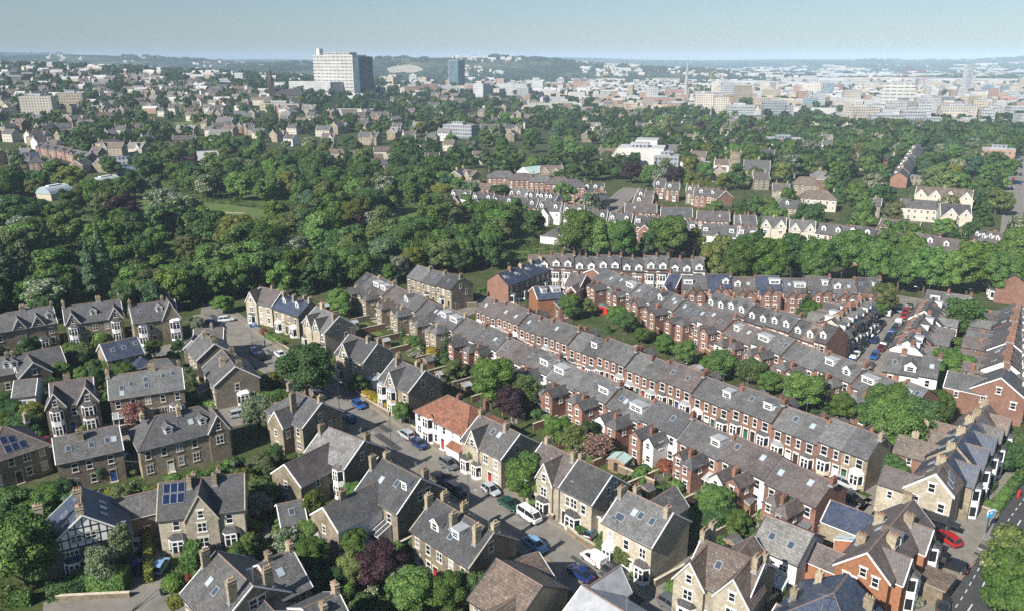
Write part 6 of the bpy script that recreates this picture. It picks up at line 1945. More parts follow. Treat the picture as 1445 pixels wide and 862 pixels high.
 if nm == 'church':
  mb = MB(); mb.box(-3, 3, -3, 3, -.5, 17, 0); mb.box(-3.2, 3.2, -3.2, 3.2, 17, 17.6, 0)
  for sx_ in (-2.9, 2.9):
   for sy_ in (-2.9, 2.9): mb.box(sx_ - .4, sx_ + .4, sy_ - .4, sy_ + .4, 17.6, 19, 0)
  part(o, 'tower', mb.mesh('tower', ['sandstone']), (-13, 0, 0))
A, B = P(25, 205, 6, 8.8), P(25, 470, 62, 8.8)
row(A, B, 6, 8.6, 5.8, 4.2, 4.2, lambda i, g: [('fg', .5, 3.6, .4, 8.2, 'F', 1, 5.6), ('ch', 1.0, 0, 1.4, 4, .6, 1.2)], lambda i, g: 'brick', SL(30), plainwhat, 'the gabled row above the glasshouses', 'terraced houses', end='far', auto='F')
print('houses done', len(bpy.data.objects))
# ------------------------------------------------------------------ streets
MAIN = [P(0, 300, 440), P(0, 350, 478), P(0, 395, 512), P(0, 440, 538), P(0, 490, 572), P(4, 655, 112), P(4, 795, 205), P(4, 940, 315), P(4, 1100, 420), P(6, 90, 545), P(6, 225, 640), P(6, 385, 745), P(6, 600, 880)]
MAINL = road(MAIN, 3.7, (2.0, 2.0), 'asphalt', .016)
dashes(MAIN, 3.4, 400, 0, .09, .03, 'yellow_line'); dashes(MAIN, -3.4, 400, 0, .09, .03, 'yellow_line')
road([P(0, 415, 565), P(0, 375, 578), P(0, 320, 588), P(0, 240, 597), P(0, 175, 608), P(0, 90, 628), P(0, -30, 655)], 3.6, (1.6, 1.6), 'asphalt', .012)
road([P(0, 352, 482), P(0, 290, 486), P(0, 215, 497), P(0, 150, 508)], 3.0, (1.2, 1.2), 'asphalt', .010)
sheet('square', [P(0, 285, 428), P(0, 318, 432), P(0, 400, 495), P(0, 395, 512), P(0, 330, 500), P(0, 318, 470), P(0, 280, 462)], 'asphalt', .008)
bl = [P(0, 60, 872), P(0, 120, 856), P(0, 170, 848), P(0, 205, 846), P(0, 222, 862), P(0, 235, 885)]
road(bl, 3.6, (1.6, 0), 'asphalt', .014)
dashes(bl, 3.2, 400, 0, .09, .03, 'yellow_line')
sheet('driveway', [P(2, 655, 800), P(2, 700, 430), P(2, 740, 410), P(2, 765, 720)], 'asphalt', .011)
sheet('driveway', [P(2, 770, 760), P(2, 775, 440), P(2, 830, 440), P(2, 835, 720)], 'asphalt', .013)
sheet('driveway', [P(2, 1235, 590), P(2, 1260, 430), P(2, 1330, 350), P(2, 1360, 480), P(2, 1300, 560)], 'asphalt', .011)
# street between the two long rows
g1a, g1b = R1A, R1B
off = lambda A, B, d: [Vector((A.x, A.y, 0)) + Vector(((B - A).y, -(B - A).x, 0)).normalized() * d, Vector((B.x, B.y, 0)) + Vector(((B - A).y, -(B - A).x, 0)).normalized() * d]
MIDST = off(R1A, R1B, 0)
mid_gap = (P(0, 914, 498.8, 8.8) - P(0, 805.6, 516.5, 8.8)).length
def between(A1, B1, A2, B2, t0=0.0, t1=1.0, n=8):
 out = []
 for i in range(n + 1):
  t = t0 + (t1 - t0) * i / n
  p = A1.lerp(B1, t)
  d = (B2 - A2).normalized()
  q = A2 + d * (p - A2).dot(d)
  out.append(((p.x + q.x) / 2, (p.y + q.y) / 2))
 return out
ST2 = between(R1A, R1B, R2A, R2B, -.06, 1.06)
_p, _q = Vector(ST2[4]), R1A.lerp(R1B, .5)
HALF12 = (Vector((_q.x, _q.y)) - _p).length
print('half gap between the long rows', HALF12)
# the rows' fronts stand 4.2 m from their ridges: bay 1 m, garden, pavement
S2 = [Vector(p) for p in ST2] + [P(8, 600, 425).to_2d(), P(8, 800, 500).to_2d(), P(8, 950, 560).to_2d(), P(8, 1050, 600).to_2d()]
road(S2, 3.2, (1.4, 1.4), 'asphalt', .014)
# main road with the white lines, lower right
MR = [P(8, 985, 1010), P(8, 1085, 862), P(8, 1172, 690), P(8, 1250, 545), P(8, 1345, 400), P(8, 1490, 210)]
road(MR, 5.2, (3.4, 3.4), 'dark_asphalt', .012)
dashes(MR, 3.7, 1.0, 1.2, .12, .024, 'road_paint'); dashes(MR, 2.3, 9, 5, .16, .024, 'road_paint')
sheet('forecourt', [P(12, 400, 270), P(12, 620, 170), P(12, 860, 240), P(12, 800, 380), P(12, 540, 310)], 'paving', .02)
sheet('forecourt', [P(12, 450, 400), P(12, 620, 450), P(12, 720, 530), P(12, 600, 680), P(12, 300, 560), P(12, 380, 470)], 'pink_paving', .02)
sheet('lawn', [P(12, 180, 820), P(12, 280, 690), P(12, 480, 790), P(12, 440, 850)], 'lawn', .02)
def mark(pts, mat='road_paint', z=.028): return sheet('road_marking', pts, mat, z)
mark([P(12, 605, 362), P(12, 735, 405), P(12, 715, 416), P(12, 690, 412)])
mark([P(12, 500, 348), P(12, 620, 396), P(12, 618, 400), P(12, 498, 352)])
mark([P(12, 684, 424), P(12, 800, 466), P(12, 798, 470), P(12, 682, 428)])
for t in range(12):
 p, q = P(12, 752, 552), P(12, 850, 394)
 a, b = p.lerp(q, t / 12), p.lerp(q, (t + .6) / 12)
 d = (q - p).normalized(); n = Vector((-d.y, d.x, 0)) * .15
 mark([a + n, b + n, b - n, a - n])
# other streets among the rows
road([P(7, 480, 640), P(7, 545, 570), P(7, 640, 450), P(7, 735, 330), P(7, 790, 262)], 5.0, (1.8, 1.8), 'asphalt', .016)
road([P(5, 850, 330), P(5, 985, 345), P(5, 1120, 400), P(7, 180, 440), P(7, 400, 525), P(7, 520, 575), P(7, 660, 640), P(7, 700, 655)], 2.8, (1.2, 1.2), 'asphalt', .012)
road([P(5, 60, 235), P(5, 130, 225), P(5, 250, 190), P(5, 500, 185), P(5, 700, 192), P(5, 900, 190)], 3.0, (1.4, 1.4), 'asphalt', .010)
road([P(3, 1050, 300), P(3, 1140, 265), P(3, 1300, 215), P(3, 1437, 165), P(5, 130, 225)], 3.0, (1.2, 1.2), 'asphalt', .011)
road([P(7, 960, 790), P(7, 1000, 700), P(7, 1040, 620), P(7, 1050, 500)], 2.4, (0, 0), 'paving', .013)
road([P(27, 560, 430), P(27, 620, 380), P(27, 670, 335), P(27, 700, 310)], 4.2, (1.6, 1.6), 'asphalt', .012)
road([P(28, 1385, 560), P(28, 1400, 300), P(28, 1420, 150)], 3.4, (1.2, 1.2), 'asphalt', .012)
# open drives and forecourts along the main street
for pts, mt in (([P(6, 165, 470), P(6, 290, 500), P(6, 240, 540), P(6, 120, 480)], 'paving'), ([P(6, 560, 740), P(6, 690, 600), P(6, 720, 640), P(6, 620, 775)], 'paving'), ([P(4, 1040, 255), P(4, 1090, 215), P(4, 1120, 300), P(4, 1070, 300)], 'paving'),
    ([P(4, 640, 600), P(4, 700, 560), P(4, 850, 640), P(4, 730, 640)], 'paving'), ([P(4, 500, 520), P(4, 600, 500), P(4, 660, 530), P(4, 560, 560)], 'paving'), ([P(3, 905, 815), P(3, 980, 790), P(3, 1010, 862), P(3, 930, 880)], 'pink_paving'), ([P(8, 520, 340), P(8, 620, 280), P(8, 660, 350), P(8, 590, 370)], 'paving'),
    ([P(7, 900, 700), P(7, 1060, 660), P(7, 1060, 760), P(7, 930, 770)], 'paving'), ([P(15, 380, 830), P(15, 860, 480), P(15, 900, 540), P(15, 480, 880)], 'paving')):
 sheet('forecourt', pts, mt, .018)
 ROADS.append(((pts[0].to_2d() + pts[3].to_2d()) / 2, (pts[1].to_2d() + pts[2].to_2d()) / 2, min((pts[0] - pts[3]).length, (pts[1] - pts[2]).length) / 2))
# lawns
for pts, mt in (([P(2, 845, 600), P(2, 930, 570), P(2, 985, 690), P(2, 860, 690)], 'lawn'), ([P(2, 1050, 560), P(2, 1230, 540), P(2, 1260, 580), P(2, 1090, 600)], 'lawn'), ([P(3, 110, 390), P(3, 220, 420), P(3, 170, 450), P(3, 95, 420)], 'lawn'),
    ([P(4, 200, 320), P(4, 420, 270), P(4, 440, 300), P(4, 240, 350)], 'lawn'), ([P(4, 150, 620), P(4, 300, 580), P(4, 340, 640), P(4, 180, 680)], 'lawn'), ([P(4, 360, 820), P(4, 520, 760), P(4, 560, 850), P(4, 400, 880)], 'lawn'), ([P(4, 640, 650), P(4, 720, 620), P(4, 740, 660), P(4, 660, 690)], 'lawn'),
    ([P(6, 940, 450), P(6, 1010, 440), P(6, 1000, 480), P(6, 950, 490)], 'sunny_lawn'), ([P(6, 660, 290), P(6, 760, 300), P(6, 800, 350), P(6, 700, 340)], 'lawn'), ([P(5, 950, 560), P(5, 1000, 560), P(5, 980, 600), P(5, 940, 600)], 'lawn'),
    ([P(8, 990, 310), P(8, 1210, 270), P(8, 1120, 430), P(8, 980, 370)], 'lawn'), ([P(4, 880, 110), P(4, 960, 160), P(4, 940, 190), P(4, 870, 150)], 'lawn'), ([P(1, 1360, 330), P(1, 1437, 370), P(1, 1430, 400), P(1, 1350, 360)], 'lawn')):
 sheet('lawn', pts, mt, .009)
# the park: open grass and paths
for pts in ([(185, 262), (230, 258), (275, 285), (330, 292), (400, 300), (330, 318), (260, 318), (205, 300)], [(340, 268), (390, 275), (400, 292), (345, 290)], [(530, 245), (562, 250), (560, 275), (535, 270)], [(0, 0)], [(310, 405), (358, 402), (358, 414), (320, 416)], [(300, 325), (380, 318), (370, 345), (310, 345)], [(560, 290), (600, 296), (580, 312), (555, 306)]):
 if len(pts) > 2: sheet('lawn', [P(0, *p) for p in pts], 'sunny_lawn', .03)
for pts, wd in (([(150, 285), (172, 275), (195, 262)], 3.0), ([(198, 290), (235, 298), (300, 300), (345, 302)], 1.6), ([(540, 262), (550, 270), (558, 282)], 1.5), ([(312, 410), (330, 414)], 1.5)):
 pl = smooth_line([P(0, *p) for p in pts])
 tag(part(None, 'path', strip_mesh(pl, wd, .045, 'gravel_path', 'path')), kind='structure')
for pts in ([(245, 172), (300, 168), (305, 178), (250, 182)], [(420, 172), (455, 168), (460, 182), (418, 186)], [(705, 360), (790, 345), (800, 350), (720, 372)]):
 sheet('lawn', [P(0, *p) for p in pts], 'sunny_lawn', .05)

# ------------------------------------------------------------------ vehicles
def hd(k, x0, y0, x1, y1):
 d = P(k, x1, y1) - P(k, x0, y0)
 return math.atan2(d.y, d.x)
mainh = hd(4, 640, 112, 1075, 420)
g_main = 'cars parked along the main street'
for k, x, y, kind, colr, lab, flip in [
 (4, 635, 52, 'estate', 'silver', 'silver estate car at the kerb opposite the red-tiled house', 1), (4, 697, 98, 'hatchback', 'dark blue', 'dark blue hatchback just behind the silver estate car', 0), (4, 833, 190, 'estate', 'grey', 'blue-grey estate car alone on the sunlit kerb', 0),
 (4, 795, 258, 'saloon', 'black', 'black saloon in the shade of the tall stone house', 0), (4, 868, 310, 'estate', 'dark grey', 'dark estate car in the shade behind the cottages', 0), (4, 1112, 376, 'saloon', 'dark green', 'dark green saloon ahead of the white camper van', 0),
 (4, 1207, 434, 'camper', 'white', 'white camper van with a raised roof on the main street', 0), (4, 1235, 566, 'saloon', 'light blue', 'pale blue saloon at the near kerb of the main street', 0), (6, 297, 650, 'van', 'white', 'small white van with red lettering on its side', 1),
 (6, 240, 712, 'saloon', 'dark blue', 'dark blue car with a pale bonnet in the shade near the tiled house', 1), (6, 396, 716, 'estate', 'dark grey', 'dark estate car behind the small white van', 0), (6, 640, 853, 'estate', 'grey', 'dark grey car at the bottom of the main street', 0),
 (3, 562, 768, 'hatchback', 'blue', 'bright blue hatchback beside the yellow hedge', 0), (3, 515, 838, 'hatchback', 'blue', 'blue hatchback near the yellow hedge, half in shade', 1), (3, 165, 512, 'saloon', 'white', 'white car at the edge of the square', 0), (3, 35, 498, 'hatchback', 'dark blue', 'dark blue car in the square beside the gabled houses', 0), (3, 75, 522, 'hatchback', 'black', 'black car in the square beside the gabled houses', 0)]:
 car(kind, P(k, x, y), mainh + (math.pi if flip else 0), PAINT[colr], lab, g_main)
g_drive = 'cars on drives and side streets'
for k, x, y, kind, colr, lab, h in [
 (1, 1148, 262, 'estate', 'white', 'white car at the top of the square', .3), (1, 1072, 278, 'hatchback', 'blue', 'blue car in the shadow at the top of the square', .2), (1, 655, 828, 'estate', 'black', 'black estate car behind the plain grey-roofed cottages', hd(1, 655, 828, 800, 800)), (1, 1220, 742, 'estate', 'silver', 'silver estate car by the hedge on the side street', hd(1, 655, 828, 800, 800)),
 (17, 455, 430, 'hatchback', 'dark red', 'dark red car half hidden by the plain cottage roof', hd(1, 655, 828, 800, 800)), (2, 695, 535, 'saloon', 'light blue', 'silver-blue car on the drive beside the half-timbered house', R(100)), (2, 697, 648, 'hatchback', 'dark blue', 'dark blue car on the drive beside the half-timbered house', R(95)), (2, 810, 650, 'hatchback', 'light blue', 'pale blue hatchback by the lawn of the tall-gabled villa', R(92)), (2, 785, 430, 'hatchback', 'dark grey', 'dark car in deep shade beside the tall-gabled villa', R(92)), (2, 1317, 402, 'hatchback', 'dark red', 'dark red car on the drive behind the tall-gabled villa', R(80)),
 (4, 1064, 235, 'hatchback', 'dark blue', 'dark blue car on the paved drive by the red door', R(60)), (6, 290, 532, 'hatchback', 'teal', 'dark teal car on the drive by the cream garage', R(60)), (3, 868, 838, 'estate', 'dark grey', 'dark car on the drive beside the red-tiled house', R(20)),
 (8, 455, 322, 'estate', 'silver', 'silver car at the end of the long terraced street', hd(8, 20, 130, 270, 243)), (8, 470, 382, 'saloon', 'black', 'black car in shade near the end of the long terraced street', hd(8, 20, 130, 270, 243)), (8, 626, 308, 'hatchback', 'black', 'black car parked beside the white yard wall', R(70)), (8, 845, 478, 'saloon', 'white', 'white car outside the flower shop', hd(8, 820, 470, 870, 490)), (8, 887, 560, 'estate', 'red', 'red car at the junction by the flower shop', hd(8, 860, 540, 920, 580) + math.pi), (8, 915, 678, 'hatchback', 'black', 'black car on the pink forecourt', R(140)), (8, 870, 850, 'saloon', 'dark grey', 'dark grey car at the bottom beside the flat garage', R(60)),
 (7, 965, 730, 'hatchback', 'silver', 'silver car in the yard behind the white trio', R(160)), (5, 1380 - 275, 870, 'hatchback', 'black', 'black car between the long rows near the white ones', 0)]:
 if lab.startswith('black car between'): continue
 car(kind, P(k, x, y), h, PAINT[colr], lab, g_drive)
h2 = math.atan2(R1B.y - R1A.y, R1B.x - R1A.x)
g_row = 'cars in the street between the long rows'
nn = Vector((-(R1B - R1A).y, (R1B - R1A).x)).normalized()
L12 = [Vector(p) for p in ST2]
i_ = 0
for t, s, kind, colr in [(.06, 1, 'hatchback', 'white'), (.12, -1, 'hatchback', 'grey'), (.2, -1, 'estate', 'silver'), (.27, 1, 'saloon', 'white'), (.34, 1, 'hatchback', 'dark grey'), (.36, -1, 'hatchback', 'black'), (.42, 1, 'saloon', 'black'), (.47, -1, 'hatchback', 'dark blue'), (.5, 1, 'estate', 'white'), (.56, 1, 'hatchback', 'silver'), (.6, -1, 'hatchback', 'grey'), (.66, 1, 'hatchback', 'silver'), (.71, 1, 'saloon', 'white'), (.76, 1, 'estate', 'grey'), (.82, 1, 'hatchback', 'black'), (.87, 1, 'hatchback', 'black'), (.92, -1, 'hatchback', 'silver')]:
 f = t * (len(L12) - 1); a = L12[int(f)].lerp(L12[min(int(f) + 1, len(L12) - 1)], f - int(f))
 car(kind, a + nn * s * 2.2, h2 + (math.pi if i_ % 3 == 0 else 0), PAINT[colr], '%s car, %s from the wooded end between the two long rows' % (colr, ORD[i_]), g_row, full=True)
 i_ += 1
h3 = hd(7, 600, 560, 760, 310)
g_far = 'cars parked along both kerbs of the parked street'
for i, (x, y, kind, colr) in enumerate([(690, 348, 'van', 'white'), (716, 318, 'hatchback', 'dark grey'), (742, 330, 'hatchback', 'silver'), (790, 315, 'hatchback', 'black'), (770, 340, 'hatchback', 'red'), (764, 358, 'saloon', 'red'), (660, 390, 'hatchback', 'dark blue'), (648, 405, 'hatchback', 'dark red'), (632, 425, 'estate', 'white'), (612, 450, 'hatchback', 'black'), (626, 470, 'saloon', 'dark blue'), (580, 488, 'hatchback', 'black'),
          (740, 388, 'van', 'white'), (728, 404, 'hatchback', 'silver'), (722, 416, 'saloon', 'dark grey'), (705, 436, 'hatchback', 'blue'), (696, 453, 'hatchback', 'dark blue'), (688, 468, 'hatchback', 'black'), (670, 490, 'hatchback', 'dark grey'), (657, 508, 'saloon', 'dark red'), (625, 545, 'estate', 'blue'), (604, 590, 'estate', 'dark grey'), (556, 520, 'hatchback', 'black'), (538, 540, 'saloon', 'white'), (526, 556, 'hatchback', 'white'), (512, 578, 'hatchback', 'blue')]):
 car(kind, P(7, x, y), h3 + (math.pi if i % 3 else 0), PAINT[colr], '%s %s, %s along the parked street counted by distance from the brick trio' % (colr, 'van' if kind == 'van' else 'car', 'X'), g_far)
# count those by their real distance
_c = sorted([o for o in bpy.data.objects if o.get('group') == g_far], key=lambda o: (o.location - P(13, 330, 560)).length)
for i, o in enumerate(_c):
 o['label'] = o['label'].replace(', X along the parked street counted by distance from the brick trio', ' in the parked street, %s nearest the brick and white trio' % ORD[i])
for o in [o for o in bpy.data.objects if o.get('label') == 'small white van with red lettering on its side']:
 for s in (-1, 1):
  mb = MB()
  for j, (x, wd) in enumerate([(-1.5, .5), (-.9, .4), (-.4, .3)]):
   mb.box(x, x + wd, s * .885 - .006, s * .885 + .006, 1.0 - .0, 1.12, 0)
   mb.box(x + .02, x + wd - .05, s * .885 - .006, s * .885 + .006, .84, .92, 0)
  part(o, 'lettering', mb.mesh('lettering', ['red_paint']))

# tarmac patches and covers let into the carriageways
pg = random.Random(8)
for ln, hw, n_ in ((MAINL, 3.4, 26), ([Vector(p) for p in S2], 2.8, 18)):
 for i in range(n_):
  f = pg.uniform(0, len(ln) - 1.01); a, b = Vector(ln[int(f)]).to_2d(), Vector(ln[int(f) + 1]).to_2d()
  p = a.lerp(b, f - int(f)); d = (b - a).normalized(); n = Vector((-d.y, d.x))
  p = p + n * pg.uniform(-hw + .9, hw - .9)
  l_, w_ = (pg.uniform(1, 6), pg.uniform(.3, .8)) if i % 3 else (.35, .35)
  sheet('road_patch' if i % 3 else 'manhole_cover', [p + d * l_ + n * w_, p - d * l_ + n * w_, p - d * l_ - n * w_, p + d * l_ - n * w_], 'dark_asphalt' if i % 3 or i % 2 else 'lead', .021 + .0002 * i)
for i, (t, s, kind, colr) in enumerate([(.30, -1, 'hatchback', 'silver'), (.385, 1, 'hatchback', 'white'), (.47, 1, 'estate', 'dark grey'), (.60, 1, 'hatchback', 'silver'), (.70, 1, 'hatchback', 'dark red'), (.77, -1, 'saloon', 'black')]):
 f = t * (len(MAINL) - 1); a, b = MAINL[int(f)], MAINL[int(f) + 1]
 d = (b - a).normalized(); p = a.lerp(b, f - int(f)) + Vector((-d.y, d.x)) * s * 2.7
 if any((Vector((o.location.x, o.location.y)) - p).length < 5.2 for o in bpy.data.objects if o.name.startswith(('parked_', 'camper'))): continue
 car(kind, p, math.atan2(d.y, d.x), PAINT[colr], '%s %s at the %s kerb of the main street, %s from the square' % (colr, 'car', 'near' if s < 0 else 'far', ORD[i]), g_main)

h4 = hd(28, 1400, 300, 1420, 150)
for i in range(9):
 p = P(28, 1400, 320).lerp(P(28, 1420, 150), i / 9 + .02)
 car('hatchback' if i % 3 else 'estate', (p.x + (2.2 if i % 2 else -2.0), p.y), h4 + (math.pi if i % 2 else 0), PAINT[pg.choice(['silver', 'white', 'black', 'grey', 'dark blue', 'red'])], 'car on the far main road at the frame edge, %s nearest the gabled college' % ORD[i], 'cars on the far main road', full=False)

# ------------------------------------------------------------------ street furniture and yard things
for k, x, y, a in [(4, 925, 388, -.7), (4, 1215, 455, 2.4), (6, 226, 490, 2.4), (6, 392, 655, 2.4), (6, 740, 850, 2.4), (4, 565, 90, 2.4), (8, 548, 330, 2.6), (2, 615, 640, .4), (17, 395, 690, 2), (8, 1060, 520, 2.5), (3, 465, 800, -.7), (3, 25, 480, -.7), (1, 1345, 390, 2.4), (7, 490, 610, .5), (7, 820, 330, 2.5), (5, 220, 60, 0), (8, 1130, 690, 2.4)]:
 street_lamp(P(k, x, y), a)
for k, x, y, c, a in [(5, 895, 455, 'blue', 0), (5, 910, 456, 'blue', 0), (5, 940, 462, 'blue', 0), (6, 295, 45, 'blue', 0), (6, 305, 508, 'blue', .5), (3, 868, 770, 'blue', .3), (3, 40, 362, 'blue', 0), (3, 15, 366, 'blue', 0), (15, 485, 800, 'blue', .6), (15, 535, 778, 'blue', .6), (8, 984, 362, 'blue', 0), (8, 1078, 232, 'blue', 0), (8, 1122, 370, 'blue', 0), (2, 730, 560, 'blue', .2), (2, 820, 780, 'black', .2), (8, 178, 165, 'blue', .4), (6, 1110, 165, 'blue', 0), (12, 905, 150, 'black', .6), (7, 545, 470, 'blue', 0), (7, 500, 520, 'blue', 0), (5, 580, 645, 'blue', 0), (5, 230, 812, 'blue', 0), (5, 455, 850, 'blue', 0), (1, 195, 560, 'blue', 0)]:
 wheelie_bin(P(k, x, y), a, c)
shed(P(4, 238, 580), R(20), 3.4, 2.6, 2.1, 2.9, 'grey_timber', 'pale_felt', 'grey timber garden shed with a pale felt roof on the lower lawn')
shed(P(4, 662, 495), R(-60), 1.6, 1.6, 1.5, 2.3, 'mint_paint', 'slate', 'little mint green playhouse with a purple door behind the white wing', door='purple_paint', name='playhouse', win=False)
shed(P(6, 760, 290), R(-40), 2.4, 2.2, 2.0, 2.6, 'white_paint', 'conservatory_glass', 'small white greenhouse among the back gardens', name='greenhouse')
shed(P(6, 945, 425), R(-40), 2.6, 2.2, 2.0, 2.7, 'timber', 'felt', 'brown timber shed at the foot of a brick rear wing')
shed(P(6, 410, 245), R(-35), 3.2, 3.0, 2.1, 2.6, 'timber', 'green_copper', 'timber shed with a greenish roof behind the grey end wall')
shed(P(5, 500, 335), R(-20), 3.0, 2.4, 2.0, 2.6, 'red_paint', 'felt', 'red timber shed among the leafy gardens')
shed(P(8, 370, 535), R(-30), 3.0, 2.4, 2.0, 2.5, 'timber', 'felt', 'timber shed with a grey roof behind the orange gable')
# flat-roofed garage by the main road
a, b, c_ = P(12, 290, 630, 3), P(12, 505, 722, 3), P(12, 370, 535, 3)
d = b - a
o = empty('garage_building', ((b.x + c_.x) / 2, (b.y + c_.y) / 2, 0), math.atan2(d.y, d.x))
mb = MB(); Lg, Wg = d.length, (c_ - a).length
mb.box(-Lg / 2, Lg / 2, -Wg / 2, Wg / 2, -.2, 2.85, 0, skip='t')
part(o, 'wall', mb.mesh('wall', ['garden_stone']))
mb = MB()
nr = 14
for i in range(nr):
 y = -Wg / 2 + Wg * i / nr
 mb.box(-Lg / 2 - .25, Lg / 2 + .25, y, y + Wg / nr - .08, 2.86, 3.02 + .03 * (i % 2), 0)
mb.box(-Lg / 2 - .28, Lg / 2 + .28, -Wg / 2 - .1, Wg / 2 + .1, 2.8, 2.93, 1)
part(o, 'roof', mb.mesh('roof', ['brown_tile', 'grey_timber']))
tag(o, 'flat-roofed garage with a ribbed brown roof beside the main road pavement', 'garage')
FPRINT.append((o.location.x, o.location.y, math.cos(o.rotation_euler[2]), math.sin(o.rotation_euler[2]), -Lg / 2, Lg / 2, -Wg / 2, Wg / 2))
# the two signs
def sign(p, w_, h, z, face, label, posts):
 root = empty('sign', (p[0], p[1], 0), face)
 mb = MB()
 for x in posts: mb.box(x - .07, x + .07, -.07, .07, -.3, z + h, 0)
 part(root, 'post', mb.mesh('post', ['dark_metal']))
 mb = MB(); mb.box(-w_ / 2, w_ / 2, -.22, -.08, z + h * .32, z + h, 0)
 mb.box(-w_ / 2, w_ / 2, -.22, -.08, z, z + h * .315, 1)
 part(root, 'board', mb.mesh('board', ['sign_white', 'sign_blue']))
 return tag(root, label, 'sign')
s_ = sign(P(12, 786, 342), 1.3, 1.3, 3.0, R(20), 'tall post sign with a pale blue and white board by the shop forecourt', (0,))
mb = MB(); mb.box(-.65, .65, -.235, -.221, 3.45, 4.1, 0); mb.box(-.2, .2, -.245, -.236, 3.6, 3.9, 1)
part(s_, 'logo', mb.mesh('logo', ['sign_blue', 'sign_white']))
sign(P(12, 268, 772), 2.3, 1.8, 1.4, R(-25), 'white and blue notice board on the small lawn by the flat garage', (-.9, .9))
# white parasol, skip and yellow play slide
root = empty('parasol', P(4, 155, 318), 0)
mb = MB(); mb.cyl(0, 0, 0, 2.4, .03, .03, 6); part(root, 'pole', mb.mesh('pole', ['metal']))
mb = MB(); mb.cyl(0, 0, 2.05, 2.6, 1.5, .06, 8); part(root, 'canopy', mb.mesh('canopy', ['white_paint']))
tag(root, 'open white garden parasol beside the brown-walled house', 'parasol')
root = empty('post_box', P(12, 1000, 108), 0)
mb = MB(); mb.cyl(0, 0, 0, .15, .26, .26, 12, 1); mb.cyl(0, 0, .15, 1.45, .22, .22, 12, 0); part(root, 'pillar', mb.mesh('pillar', ['red_paint', 'black_paint']))
mb = MB(); mb.cyl(0, 0, 1.45, 1.52, .27, .27, 12, 0); mb.cyl(0, 0, 1.52, 1.62, .25, .05, 12, 0); part(root, 'cap', mb.mesh('cap', ['red_paint']))
tag(root, 'red pillar box on the pavement of the main road', 'post box')
root = empty('play_slide', P(15, 880, 615), .6)
mb = MB(); mb.box(-.5, .5, -.6, .6, .0, 1.3); mb.prism([(.6, 1.2), (2.0, .1), (2.0, .25), (.6, 1.35)][::-1], -.3, .3, 'x', 0)
part(root, 'body', mb.mesh('body', ['yellow_paint']))
tag(root, 'bright yellow plastic play tower by the white yard wall', 'play tower')
def person(p, h, top, trousers, label, walk=.25):
 """Standing or walking figure grown from a skeleton."""
 me = bpy.data.meshes.new('person')
 s = 1.72 / 1.75
 V = [(0, 0, .95), (0, 0, 1.2), (0, 0, 1.42), (0, .01, 1.54), (0, .03, 1.66), (.1, 0, .9), (.11, walk * .35, .5), (.11, walk * .2 - .1, .06), (.11, walk * .2 + .1, .03), (-.1, 0, .9), (-.11, -walk * .2, .5), (-.11, -walk * .9, .08), (-.11, -walk * .9 + .18, .03), (.2, 0, 1.4), (.25, -.08, 1.14), (.24, .06, .9), (-.2, 0, 1.4), (-.25, .06, 1.14), (-.24, .16, .92)]
 E = [(0, 1), (1, 2), (2, 3), (3, 4), (0, 5), (5, 6), (6, 7), (7, 8), (0, 9), (9, 10), (10, 11), (11, 12), (2, 13), (13, 14), (14, 15), (2, 16), (16, 17), (17, 18)]
 RR = [.15, .14, .16, .06, .1, .1, .065, .05, .04, .1, .065, .05, .04, .06, .045, .035, .06, .045, .035]
 me.from_pydata(V, E, [])
 o = bpy.data.objects.new('person', me)
 COL.objects.link(o)
 sk = o.modifiers.new('skin', 'SKIN')
 for i, v in enumerate(me.skin_vertices[0].data):
  v.radius = (RR[i], RR[i]); v.use_root = i == 0
 o.modifiers.new('sub', 'SUBSURF').levels = 1
 dg = bpy.context.evaluated_depsgraph_get()
 m2 = bpy.data.meshes.new_from_object(o.evaluated_get(dg))
 bpy.data.objects.remove(o)
 m2.materials.clear()
 for mt in ('skin', top, trousers, 'hair'): m2.materials.append(M[mt])
 for pg in m2.polygons:
  c = pg.center
  pg.material_index = 1 if (.92 < c.z < 1.47 and not (abs(c.x) > .2 and c.z < 1.0)) else (2 if c.z < .92 and abs(c.x) < .2 else (3 if c.z > 1.68 or (c.z > 1.6 and c.y < .0) else 0))
 o = part(None, 'person', m2, (p[0], p[1], .13), h)
 return tag(o, label, 'person')
plain('skin', (.42, .25, .18), .6, .3, None, 0); plain('hair', (.05, .03, .02), .6, .3, None, 0)
plain('cloth_dark', (.03, .035, .05), .9, .1, None, 0); plain('cloth_pale', (.5, .48, .45), .9, .1, None, 0)
person(P(4, 978, 250), mainh - 1.57, 'cloth_pale', 'cloth_pale', 'person in pale clothes walking on the pavement by the red-doored drive')
person(P(1, 1342, 388), 2, 'cloth_dark', 'cloth_dark', 'person in dark clothes standing at the edge of the square')
